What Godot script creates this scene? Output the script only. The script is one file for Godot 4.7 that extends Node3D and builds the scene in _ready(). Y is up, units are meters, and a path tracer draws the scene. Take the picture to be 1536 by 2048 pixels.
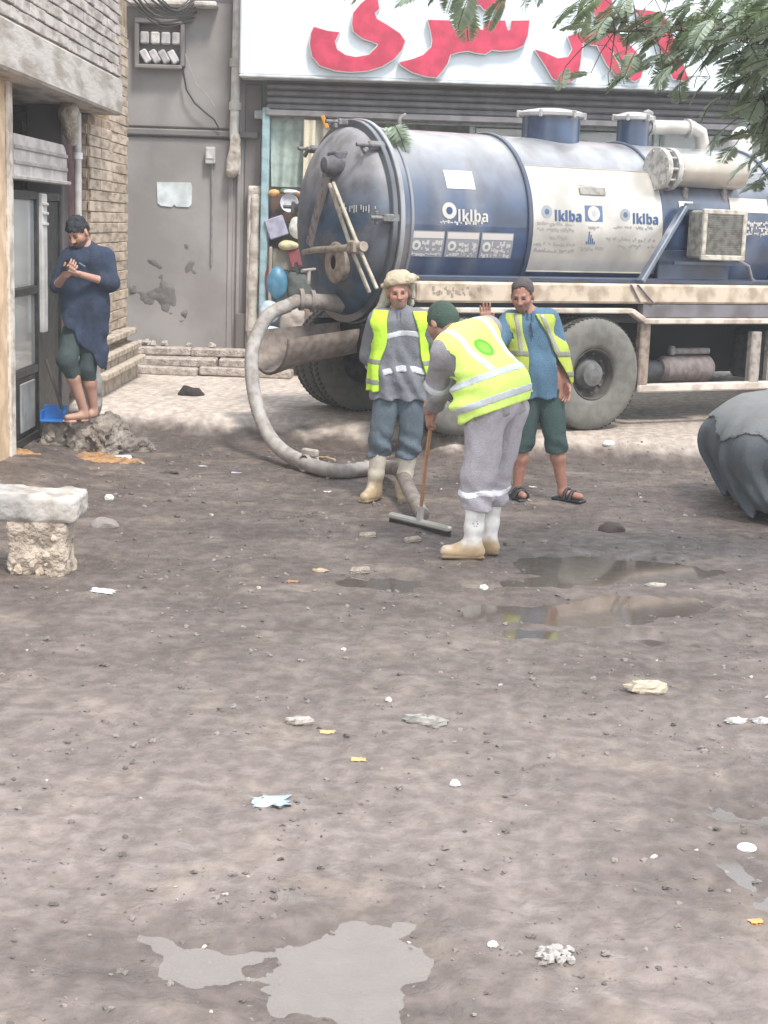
extends Node3D

var M := {}
var T := {}
var used := {}
var rng := RandomNumberGenerator.new()
var edge := Curve.new()
var nz := FastNoiseLite.new()
var nf := FastNoiseLite.new()

class Geo:
	var v := PackedVector3Array()
	var n := PackedVector3Array()
	var c := PackedColorArray()
	var u := PackedVector2Array()
	var col := Color.WHITE
	var uvs := false

	func tri(a: Vector3, b: Vector3, d: Vector3, na: Vector3, nb: Vector3, nd: Vector3) -> void:
		if (b - a).cross(d - a).dot(na + nb + nd) > 0.0:
			var t := b; b = d; d = t
			t = nb; nb = nd; nd = t
		v.append(a); v.append(b); v.append(d)
		n.append(na); n.append(nb); n.append(nd)
		c.append(col); c.append(col); c.append(col)

	func flat(a: Vector3, b: Vector3, d: Vector3, out: Vector3) -> void:
		var k := (b - a).cross(d - a).normalized()
		if k.dot(out) < 0.0: k = -k
		tri(a, b, d, k, k, k)

	func quad(a: Vector3, b: Vector3, d: Vector3, e: Vector3, out: Vector3) -> void:
		flat(a, b, d, out); flat(a, d, e, out)

	func box(ctr: Vector3, s: Vector3, bev := 0.0, bs := Basis()) -> void:
		var h := s * 0.5
		bev = minf(bev, minf(h.x, minf(h.y, h.z)) * 0.9)
		for i in 3:
			var j := (i + 1) % 3
			var k := (i + 2) % 3
			for si in [-1.0, 1.0]:
				var p := []
				for q in [[-1, -1], [1, -1], [1, 1], [-1, 1]]:
					var w := Vector3()
					w[i] = si * h[i]; w[j] = q[0] * (h[j] - bev); w[k] = q[1] * (h[k] - bev)
					p.append(ctr + bs * w)
				var o := Vector3(); o[i] = si
				quad(p[0], p[1], p[2], p[3], bs * o)
				if bev > 0.0:
					for sj in [-1.0, 1.0]:
						var a := Vector3(); var b := Vector3()
						a[i] = si * h[i]; a[j] = sj * (h[j] - bev)
						b[i] = si * (h[i] - bev); b[j] = sj * h[j]
						var a2 := a; var b2 := b
						a[k] = -(h[k] - bev); b[k] = a[k]; a2[k] = -a[k]; b2[k] = a2[k]
						var oo := Vector3(); oo[i] = si; oo[j] = sj
						quad(ctr + bs * a, ctr + bs * b, ctr + bs * b2, ctr + bs * a2, bs * oo)
						if i == 0:
							for sk in [-1.0, 1.0]:
								flat(ctr + bs * Vector3(si * h.x, sj * (h.y - bev), sk * (h.z - bev)), ctr + bs * Vector3(si * (h.x - bev), sj * h.y, sk * (h.z - bev)), ctr + bs * Vector3(si * (h.x - bev), sj * (h.y - bev), sk * h.z), bs * Vector3(si, sj, sk))

	func bar(a: Vector3, b: Vector3, w: float, hgt: float, bev := 0.0, upv := Vector3.UP) -> void:
		var x := (b - a).normalized()
		var z := x.cross(upv).normalized()
		box((a + b) * 0.5, Vector3(a.distance_to(b), hgt, w), bev, Basis(x, z.cross(x), z))

	func tube(pts: Array, rad, seg := 10, caps := true) -> void:
		var m := pts.size()
		var rings := []
		var nrm := []
		var ref := Vector3.UP if absf((pts[1] - pts[0]).normalized().y) < 0.9 else Vector3.RIGHT
		for i in m:
			var d: Vector3 = (pts[mini(i + 1, m - 1)] - pts[maxi(i - 1, 0)]).normalized()
			var x := ref.cross(d).normalized()
			ref = d.cross(x)
			var r: float = rad[i] if rad is Array else rad
			var ring := []; var nn := []
			for j in seg:
				var t := TAU * j / seg
				var o := x * cos(t) + ref * sin(t)
				ring.append(pts[i] + o * r); nn.append(o)
			rings.append(ring); nrm.append(nn)
		for i in m - 1:
			for j in seg:
				var k := (j + 1) % seg
				tri(rings[i][j], rings[i + 1][j], rings[i + 1][k], nrm[i][j], nrm[i + 1][j], nrm[i + 1][k])
				tri(rings[i][j], rings[i + 1][k], rings[i][k], nrm[i][j], nrm[i + 1][k], nrm[i][k])
		if caps:
			for e in [0, m - 1]:
				var o: Vector3 = (pts[0] - pts[1]) if e == 0 else (pts[m - 1] - pts[m - 2])
				for j in seg:
					flat(pts[e], rings[e][j], rings[e][(j + 1) % seg], o)

	# profile of (radius, height) turned about the local y axis of t
	func lathe(prof: Array, t: Transform3D, seg := 24, smooth := false, a0 := 0.0, a1 := TAU) -> void:
		for i in prof.size() - 1:
			var p: Vector2 = prof[i]
			var q: Vector2 = prof[i + 1]
			if p.distance_to(q) < 1e-6: continue
			var e := q - p
			var n0 := Vector2(e.y, -e.x).normalized()
			var n1 := n0
			if smooth:
				if i > 0:
					var f: Vector2 = p - prof[i - 1]
					n0 = (n0 + Vector2(f.y, -f.x).normalized()).normalized()
				if i + 2 < prof.size():
					var g: Vector2 = prof[i + 2] - q
					n1 = (n1 + Vector2(g.y, -g.x).normalized()).normalized()
			for j in seg:
				var ta := a0 + (a1 - a0) * j / seg
				var tb := a0 + (a1 - a0) * (j + 1) / seg
				var ca := Vector3(cos(ta), 0, sin(ta)); var cb := Vector3(cos(tb), 0, sin(tb))
				var A := t * (ca * p.x + Vector3.UP * p.y); var B := t * (cb * p.x + Vector3.UP * p.y)
				var D := t * (cb * q.x + Vector3.UP * q.y); var E := t * (ca * q.x + Vector3.UP * q.y)
				var nA := (t.basis * (ca * n0.x + Vector3.UP * n0.y)).normalized(); var nB := (t.basis * (cb * n0.x + Vector3.UP * n0.y)).normalized()
				var nD := (t.basis * (cb * n1.x + Vector3.UP * n1.y)).normalized(); var nE := (t.basis * (ca * n1.x + Vector3.UP * n1.y)).normalized()
				if p.x > 1e-5: tri(A, B, D, nA, nB, nD)
				if q.x > 1e-5: tri(A, D, E, nA, nD, nE)

	func prism(poly: PackedVector2Array, depth: float, t: Transform3D) -> void:
		var ix := Geometry2D.triangulate_polygon(poly)
		var zf := t.basis.z.normalized()
		for i in range(0, ix.size(), 3):
			for s in [0.0, -depth]:
				flat(t * Vector3(poly[ix[i]].x, poly[ix[i]].y, s), t * Vector3(poly[ix[i + 1]].x, poly[ix[i + 1]].y, s), t * Vector3(poly[ix[i + 2]].x, poly[ix[i + 2]].y, s), zf if s == 0.0 else -zf)
		var area := 0.0
		for i in poly.size(): area += poly[i].cross(poly[(i + 1) % poly.size()])
		var cw := area < 0.0
		for i in poly.size():
			var p := poly[i]; var q := poly[(i + 1) % poly.size()]
			var o := Vector2(q.y - p.y, p.x - q.x) * (-1.0 if cw else 1.0)
			quad(t * Vector3(p.x, p.y, 0), t * Vector3(q.x, q.y, 0), t * Vector3(q.x, q.y, -depth), t * Vector3(p.x, p.y, -depth), t.basis * Vector3(o.x, o.y, 0))

	# smooth surface f(s, t), s and t in 0..1; out is a rough outward direction or a point function
	func sheet(f: Callable, nu: int, nv: int, out: Vector3, tint = null) -> void:
		var p := []; var nn := []
		for i in nu + 1:
			for j in nv + 1:
				p.append(f.call(float(i) / nu, float(j) / nv))
		for i in nu + 1:
			for j in nv + 1:
				var du: Vector3 = p[mini(i + 1, nu) * (nv + 1) + j] - p[maxi(i - 1, 0) * (nv + 1) + j]
				var dv: Vector3 = p[i * (nv + 1) + mini(j + 1, nv)] - p[i * (nv + 1) + maxi(j - 1, 0)]
				var k := du.cross(dv)
				k = k.normalized() if k.length() > 1e-12 else out.normalized()
				nn.append(k)
		var flip: bool = nn[(nu / 2) * (nv + 1) + nv / 2].dot(out) < 0.0
		if flip:
			for i in nn.size(): nn[i] = -nn[i]
		for i in nu:
			for j in nv:
				var a := i * (nv + 1) + j; var b := a + nv + 1
				var q := [a, b, b + 1, a, b + 1, a + 1]
				for g in [0, 3]:
					var s0 := v.size()
					tri(p[q[g]], p[q[g + 1]], p[q[g + 2]], nn[q[g]], nn[q[g + 1]], nn[q[g + 2]])
					if tint != null:
						for m in 3: c[s0 + m] = tint.call(v[s0 + m])
					if uvs:
						var o := [q[g], q[g + 1], q[g + 2]]
						if v[s0 + 1] != p[q[g + 1]]: o = [q[g], q[g + 2], q[g + 1]]
						for m in 3: u.append(Vector2(float(o[m] / (nv + 1)) / nu, float(o[m] % (nv + 1)) / nv))

	func put(other: Geo, t: Transform3D) -> void:
		for i in other.v.size():
			v.append(t * other.v[i]); n.append((t.basis * other.n[i]).normalized()); c.append(other.c[i])

	func mesh() -> ArrayMesh:
		var a := []
		a.resize(Mesh.ARRAY_MAX)
		a[Mesh.ARRAY_VERTEX] = v; a[Mesh.ARRAY_NORMAL] = n; a[Mesh.ARRAY_COLOR] = c
		if u.size() == v.size(): a[Mesh.ARRAY_TEX_UV] = u
		var m := ArrayMesh.new()
		m.add_surface_from_arrays(Mesh.PRIMITIVE_TRIANGLES, a)
		return m

# a solid given by joined capsules and ellipsoids, meshed by surface nets
class Sdf:
	var A := PackedVector3Array()
	var BA := PackedVector3Array()
	var INV := PackedFloat32Array()
	var RA := PackedFloat32Array()
	var DR := PackedFloat32Array()
	var K := PackedFloat32Array()
	var kind := PackedInt32Array()
	var eb := []
	var subs := []
	var planes := []
	var off := 0.0
	var noise: FastNoiseLite
	var amp := 0.0
	var nscale := Vector3.ONE
	var mod: Callable
	var tint: Callable
	var kmax := 0.0

	func cap(a: Vector3, b: Vector3, ra: float, rb: float, k := 0.03) -> void:
		A.append(a); BA.append(b - a); INV.append(1.0 / maxf((b - a).length_squared(), 1e-8)); RA.append(ra); DR.append(rb - ra); K.append(k); kind.append(0); eb.append(null)
		kmax = maxf(kmax, k)

	func chain(p: Array, r: Array, k := 0.03) -> void:
		for i in p.size() - 1: cap(p[i], p[i + 1], r[i], r[i + 1], k)

	func ell(ctr: Vector3, r: Vector3, bs := Basis(), k := 0.02) -> void:
		A.append(ctr); BA.append(r); INV.append(1.0); RA.append(maxf(r.x, maxf(r.y, r.z))); DR.append(0.0); K.append(k); kind.append(1); eb.append(bs.transposed())
		kmax = maxf(kmax, k)

	func prim(i: int, p: Vector3) -> float:
		var q := p - A[i]
		if kind[i] == 0:
			var h := clampf(q.dot(BA[i]) * INV[i], 0.0, 1.0)
			return (q - BA[i] * h).length() - RA[i] - DR[i] * h
		var l: Vector3 = eb[i] * q
		var r := BA[i]
		var k0 := (l / r).length()
		var k1 := (l / (r * r)).length()
		return k0 * (k0 - 1.0) / k1 if k1 > 1e-6 else -minf(r.x, minf(r.y, r.z))

	func eval(p: Vector3, list: PackedInt32Array) -> float:
		var d := 1e3
		for i in list:
			var e := prim(i, p)
			var k := K[i]
			var x := maxf(k - absf(d - e), 0.0)
			d = minf(d, e) - x * x * 0.25 / k
		d -= off
		if amp != 0.0: d += amp * noise.get_noise_3dv(p * nscale)
		for s in subs:
			var q: Vector3 = p - s[0]
			var h := clampf(q.dot(s[1]) * s[2], 0.0, 1.0)
			var e: float = s[3] - (q - s[1] * h).length()
			var x := maxf(0.008 - absf(d - e), 0.0)
			d = maxf(d, e) + x * x * 31.25
		for s in planes: d = maxf(d, s[0].dot(p) - s[1])
		if mod.is_valid(): d = mod.call(p, d)
		return d

	func sub(a: Vector3, b: Vector3, r: float) -> void:
		subs.append([a, b - a, 1.0 / maxf((b - a).length_squared(), 1e-8), r])

	func into(g: Geo, cell: float, xf := Transform3D()) -> void:
		var lo := Vector3.ONE * 1e9
		var hi := -lo
		for i in A.size():
			var r := Vector3.ONE * (RA[i] + maxf(DR[i], 0.0))
			lo = lo.min(A[i] - r); hi = hi.max(A[i] + r)
			if kind[i] == 0:
				lo = lo.min(A[i] + BA[i] - r); hi = hi.max(A[i] + BA[i] + r)
		lo -= Vector3.ONE * (off + absf(amp) + 2.0 * cell); hi += Vector3.ONE * (off + absf(amp) + 2.0 * cell)
		for s in planes:
			for k in 3:
				var o: Vector3 = s[0]
				if o[k] > 0.999: hi[k] = minf(hi[k], s[1] + 2.0 * cell)
				if o[k] < -0.999: lo[k] = maxf(lo[k], -s[1] - 2.0 * cell)
		var nx := int((hi.x - lo.x) / cell) + 2
		var ny := int((hi.y - lo.y) / cell) + 2
		var nzz := int((hi.z - lo.z) / cell) + 2
		var sy := nx
		var sz := nx * ny
		var f := PackedFloat32Array(); f.resize(sz * nzz); f.fill(1e3)
		var vi := PackedInt32Array(); vi.resize(sz * nzz); vi.fill(-1)
		var act := []
		var R := 4.0 * cell * 0.87
		var slack := absf(amp) + off + kmax * 0.3
		for bz in range(0, nzz - 1, 4):
			for by in range(0, ny - 1, 4):
				for bx in range(0, nx - 1, 4):
					var ctr := lo + Vector3(bx + 2, by + 2, bz + 2) * cell
					var list := PackedInt32Array()
					var best := 1e9
					for i in A.size():
						var d := prim(i, ctr)
						best = minf(best, d)
						if d < R + kmax + slack: list.append(i)
					if best > R + slack: continue
					if absf(eval(ctr, list)) > R * 1.5 + slack: continue
					act.append(bx); act.append(by); act.append(bz)
					for z in range(bz, mini(bz + 5, nzz)):
						for y in range(by, mini(by + 5, ny)):
							for x in range(bx, mini(bx + 5, nx)):
								var id := x + y * sy + z * sz
								if f[id] > 900.0: f[id] = eval(lo + Vector3(x, y, z) * cell, list)
		var P := PackedVector3Array()
		var N := PackedVector3Array()
		var C := PackedColorArray()
		var cells := PackedInt32Array()
		for b in range(0, act.size(), 3):
			for z in range(act[b + 2], mini(act[b + 2] + 4, nzz - 1)):
				for y in range(act[b + 1], mini(act[b + 1] + 4, ny - 1)):
					for x in range(act[b], mini(act[b] + 4, nx - 1)):
						var id := x + y * sy + z * sz
						var d0 := f[id]; var d1 := f[id + 1]; var d2 := f[id + sy]; var d3 := f[id + sy + 1]
						var d4 := f[id + sz]; var d5 := f[id + sz + 1]; var d6 := f[id + sz + sy]; var d7 := f[id + sz + sy + 1]
						var s := int(d0 < 0) + int(d1 < 0) + int(d2 < 0) + int(d3 < 0) + int(d4 < 0) + int(d5 < 0) + int(d6 < 0) + int(d7 < 0)
						if s == 0 or s == 8: continue
						var q := Vector3(); var m := 0
						if (d0 < 0) != (d1 < 0): q += Vector3(d0 / (d0 - d1), 0, 0); m += 1
						if (d2 < 0) != (d3 < 0): q += Vector3(d2 / (d2 - d3), 1, 0); m += 1
						if (d4 < 0) != (d5 < 0): q += Vector3(d4 / (d4 - d5), 0, 1); m += 1
						if (d6 < 0) != (d7 < 0): q += Vector3(d6 / (d6 - d7), 1, 1); m += 1
						if (d0 < 0) != (d2 < 0): q += Vector3(0, d0 / (d0 - d2), 0); m += 1
						if (d1 < 0) != (d3 < 0): q += Vector3(1, d1 / (d1 - d3), 0); m += 1
						if (d4 < 0) != (d6 < 0): q += Vector3(0, d4 / (d4 - d6), 1); m += 1
						if (d5 < 0) != (d7 < 0): q += Vector3(1, d5 / (d5 - d7), 1); m += 1
						if (d0 < 0) != (d4 < 0): q += Vector3(0, 0, d0 / (d0 - d4)); m += 1
						if (d1 < 0) != (d5 < 0): q += Vector3(1, 0, d1 / (d1 - d5)); m += 1
						if (d2 < 0) != (d6 < 0): q += Vector3(0, 1, d2 / (d2 - d6)); m += 1
						if (d3 < 0) != (d7 < 0): q += Vector3(1, 1, d3 / (d3 - d7)); m += 1
						vi[id] = P.size()
						var w := lo + (Vector3(x, y, z) + q / m) * cell
						P.append(w)
						var g3 := Vector3(d1 + d3 + d5 + d7 - d0 - d2 - d4 - d6, d2 + d3 + d6 + d7 - d0 - d1 - d4 - d5, d4 + d5 + d6 + d7 - d0 - d1 - d2 - d3)
						N.append(g3.normalized())
						C.append(tint.call(w) if tint.is_valid() else g.col)
						cells.append(id)
		for id in cells:
			var o := f[id] < 0
			if o != (f[id + 1] < 0): face(g, P, N, C, vi[id], vi[id - sy], vi[id - sy - sz], vi[id - sz], xf)
			if o != (f[id + sy] < 0): face(g, P, N, C, vi[id], vi[id - sz], vi[id - sz - 1], vi[id - 1], xf)
			if o != (f[id + sz] < 0): face(g, P, N, C, vi[id], vi[id - 1], vi[id - 1 - sy], vi[id - sy], xf)

	func face(g: Geo, P: PackedVector3Array, N: PackedVector3Array, C: PackedColorArray, a: int, b: int, d: int, e: int, xf: Transform3D) -> void:
		if a < 0 or b < 0 or d < 0 or e < 0: return
		for t in [[a, b, d], [a, d, e]]:
			var i: int = t[0]; var j: int = t[1]; var k: int = t[2]
			if (P[j] - P[i]).cross(P[k] - P[i]).dot(N[i] + N[j] + N[k]) > 0.0:
				j = t[2]; k = t[1]
			for m in [i, j, k]:
				g.v.append(xf * P[m]); g.n.append(xf.basis * N[m]); g.c.append(C[m])

func numbered(called: String, parent: Node) -> String:
	var key := str(parent.get_instance_id()) + called
	used[key] = used.get(key, -1) + 1
	return called if used[key] == 0 else "%s_%03d" % [called, used[key]]

func thing(called: String, label: String, category: String, at := Vector3.ZERO, group := "", turn := 0.0) -> Node3D:
	var o := Node3D.new()
	o.name = numbered(called, self)
	add_child(o, true)
	o.position = at
	o.rotation.y = turn
	return tag(o, label, category, group)

func tag(o: Node3D, label: String, category: String, group := "") -> Node3D:
	o.set_meta("label", label)
	o.set_meta("category", category)
	if group: o.set_meta("group", group)
	return o

func part(called: String, g, m: Material, parent: Node3D, at := Vector3.ZERO) -> MeshInstance3D:
	var o := MeshInstance3D.new()
	o.name = numbered(called, parent)
	o.mesh = g.mesh() if g is Geo else g
	o.material_override = m
	parent.add_child(o, true)
	o.position = at
	return o

func structure(called: String, g, m: Material) -> MeshInstance3D:
	var o := part(called, g, m, self)
	o.set_meta("kind", "structure")
	return o

func solid(called: String, s: Sdf, cell: float, m: Material, parent: Node3D) -> MeshInstance3D:
	var g := Geo.new()
	s.into(g, cell)
	return part(called, g, m, parent)

func lin(r: float, g: float, b: float) -> Color:
	return Color(r, g, b).linear_to_srgb()

func noise_tex(seed_: int, freq: float, oct: int, a: Color, b: Color, type := FastNoiseLite.TYPE_SIMPLEX_SMOOTH, size := 512, c0 := 0.25, c1 := 0.75) -> NoiseTexture2D:
	var f := FastNoiseLite.new()
	f.seed = seed_; f.frequency = freq; f.fractal_octaves = oct; f.noise_type = type
	if type == FastNoiseLite.TYPE_CELLULAR: f.cellular_return_type = FastNoiseLite.RETURN_DISTANCE2_SUB
	var t := NoiseTexture2D.new()
	t.width = size; t.height = size; t.seamless = true; t.noise = f
	var r := Gradient.new()
	r.offsets = PackedFloat32Array([c0, c1])
	r.colors = PackedColorArray([a, b])
	t.color_ramp = r
	return t

# base colour in linear values; tex mottles it, bump gives relief of hb centimetres, both tiled every s metres
func mat(key: String, col: Color, rough: float, tex := "", s := 1.0, bump := "", hb := 0.3, metal := 0.0, rtex := "") -> StandardMaterial3D:
	var m := StandardMaterial3D.new()
	m.resource_name = key
	m.albedo_color = col.linear_to_srgb()
	m.roughness = rough
	m.metallic = metal
	m.vertex_color_use_as_albedo = true
	m.uv1_triplanar = true
	m.uv1_scale = Vector3.ONE / s
	if tex: m.albedo_texture = T[tex]
	if bump:
		m.heightmap_enabled = true
		m.heightmap_texture = T[bump]
		m.heightmap_scale = hb
	if rtex: m.roughness_texture = T[rtex]
	M[key] = m
	return m

func _ready() -> void:
	var cam := Camera3D.new()
	cam.name = "camera"
	add_child(cam)
	cam.fov = 36.83
	cam.near = 0.1
	cam.far = 400.0
	cam.position = Vector3(0, 2.05, 0)
	cam.rotation_degrees = Vector3(-10.57, 0, 1.9)
	cam.current = true
	var env := Environment.new()
	var sky := Sky.new()
	var ps := ProceduralSkyMaterial.new()
	ps.sky_top_color = Color(0.88, 0.91, 0.95)
	ps.sky_horizon_color = Color(0.95, 0.95, 0.94)
	ps.sky_curve = 0.2
	ps.ground_bottom_color = Color(0.45, 0.42, 0.4)
	ps.ground_horizon_color = Color(0.8, 0.79, 0.77)
	ps.sun_angle_max = 0.0
	sky.sky_material = ps
	env.background_mode = Environment.BG_SKY
	env.sky = sky
	env.background_energy_multiplier = 1.0
	env.tonemap_mode = Environment.TONE_MAPPER_LINEAR
	env.tonemap_exposure = 2.5
	env.sdfgi_enabled = true
	env.ssao_enabled = true
	env.ssil_enabled = true
	env.fog_enabled = true
	env.fog_density = 0.0025
	env.fog_light_color = Color(0.86, 0.87, 0.88)
	var we := WorldEnvironment.new()
	we.name = "environment"
	we.environment = env
	add_child(we)
	var sun := DirectionalLight3D.new()
	sun.name = "sun"
	sun.light_energy = 0.5
	sun.light_color = Color(1.0, 0.97, 0.93)
	sun.light_angular_distance = 11.0
	sun.shadow_enabled = true
	sun.rotation_degrees = Vector3(-58, 28, 0)
	add_child(sun)
	rng.seed = 4711
	textures()
	ground()
	left_building()
	grey_building()
	shop()
	shop_goods()
	covered_car()
	bench_and_block()
	litter()
	truck()
	hose_and_squeegee()
	people()
	tree()

func textures() -> void:
	nz.seed = 3; nz.frequency = 0.55; nz.fractal_octaves = 4
	nf.seed = 8; nf.frequency = 5.0; nf.fractal_octaves = 4
	var w := Color.WHITE
	T.mud = noise_tex(1, 0.012, 6, Color(0.84, 0.835, 0.83), w)
	T.mottle = noise_tex(2, 0.006, 5, Color(0.88, 0.875, 0.87), w)
	T.grime = noise_tex(3, 0.008, 6, Color(0.8, 0.78, 0.76), w, FastNoiseLite.TYPE_SIMPLEX_SMOOTH, 512, 0.25, 0.6)
	T.weave = noise_tex(5, 0.02, 4, Color(0.955, 0.955, 0.96), w)
	T.rust = noise_tex(6, 0.01, 6, Color(0.62, 0.5, 0.42), w)
	T.lumps = noise_tex(11, 0.02, 6, Color.BLACK, w, FastNoiseLite.TYPE_SIMPLEX_SMOOTH, 1024, 0.15, 0.85)
	T.pits = noise_tex(12, 0.035, 3, Color.BLACK, w, FastNoiseLite.TYPE_CELLULAR, 512, 0.1, 0.8)
	T.fine = noise_tex(13, 0.06, 4, Color.BLACK, w, FastNoiseLite.TYPE_SIMPLEX_SMOOTH, 512, 0.15, 0.85)
	T.wet = noise_tex(14, 0.01, 4, Color(0.42, 0.42, 0.42), w)
	mat("concrete", Color(0.36, 0.345, 0.335), 0.9, "grime", 1.6, "lumps", 0.25)
	mat("render", Color(0.4, 0.385, 0.385), 0.92, "mottle", 4.0, "fine", 0.08)
	mat("pale_render", Color(0.82, 0.79, 0.76), 0.9, "grime", 1.0, "lumps", 0.35)
	mat("plain", Color.WHITE, 0.7, "mottle", 0.8)
	mat("cloth", Color.WHITE, 0.92, "weave", 0.25, "lumps", 0.35)
	mat("plastic", Color.WHITE, 0.4, "mottle", 0.4)
	mat("metal", Color(0.5, 0.5, 0.5), 0.45, "grime", 0.7, "fine", 0.08, 0.6)
	mat("dark", Color(0.02, 0.021, 0.023), 0.7, "mottle", 0.5)
	mat("rock", Color.WHITE, 0.9, "mud", 0.35, "lumps", 0.8)
	mat("rough", Color(0.82, 0.79, 0.76), 0.92, "grime", 0.6, "pits", 0.9)
	M.rough.uv1_world_triplanar = true
	mat("long", Color(0.82, 0.79, 0.76), 0.9, "grime", 1.0, "lumps", 0.2)
	M.long.uv1_scale = Vector3(1, 1, 0.25)
	mat("chip", Color.WHITE, 0.9)
	M.chip.uv1_triplanar = false
	mat("skin", Color.WHITE, 0.55, "weave", 0.3)
	M.skin.subsurf_scatter_enabled = true
	M.skin.subsurf_scatter_strength = 0.1

func edge_z(x: float) -> float:
	var xs := [-9.0, -3.4, -2.83, -1.78, -0.63, 0.49, 1.68, 2.84, 9.0]
	var zs := [-15.6, -15.4, -15.04, -14.54, -14.4, -13.88, -13.94, -13.79, -13.6]
	for i in 8:
		if x < xs[i + 1]: return lerpf(zs[i], zs[i + 1], clampf((x - xs[i]) / (xs[i + 1] - xs[i]), 0, 1))
	return -13.6

const DIPS := [[1.2, -9.4, 0.5, 0.36, 0.033], [1.75, -9.42, 0.46, 0.3, 0.032], [1.12, -8.22, 0.56, 0.27, 0.03], [1.5, -8.5, 0.5, 0.26, 0.031], [0.57, -8.17, 0.3, 0.22, 0.029], [1.56, -7.63, 0.5, 0.2, 0.022], [-0.19, -8.9, 0.4, 0.26, 0.02], [0.2, -8.75, 0.45, 0.2, 0.02], [0.9, -7.75, 0.35, 0.14, 0.02], [1.0, -8.9, 0.5, 0.2, 0.02], [-0.25, -3.95, 0.42, 0.24, 0.017], [0.0, -4.1, 0.2, 0.3, 0.027], [-0.62, -4.0, 0.28, 0.2, 0.012], [0.1, -3.72, 0.26, 0.14, 0.02], [-0.1, -3.3, 0.5, 0.4, 0.022], [1.4, -5.4, 0.3, 0.3, 0.014], [1.22, -4.7, 0.3, 0.3, 0.014]]

func road_share(x: float, z: float) -> float:
	var e := edge_z(x) + nz.get_noise_2d(x * 2.0, z * 1.3) * 0.3
	return smoothstep(0.45, -0.55, z - e)

func ground_h(x: float, z: float) -> float:
	var t := road_share(x, z)
	var h := 0.2 * t + 0.1 * smoothstep(-2.3, -2.9, x) * smoothstep(-10.5, -12.0, z) * (1.0 - t)
	h += (nz.get_noise_2d(x * 1.6, z * 1.6) * 0.022 + nz.get_noise_2d(x * 7.0 + 40.0, z * 7.0) * lerpf(0.007, 0.012, smoothstep(-6.5, -8.0, z))) * (1.0 - t) * (1.0 - t) + nf.get_noise_2d(x, z) * 0.015 * smoothstep(-11.0, -5.0, z)
	for d in DIPS:
		var q := Vector2((x - d[0]) / d[2], (z - d[1]) / d[3]).length_squared()
		if q < 6.0: h -= d[4] * exp(-q * q)
	return h

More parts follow.
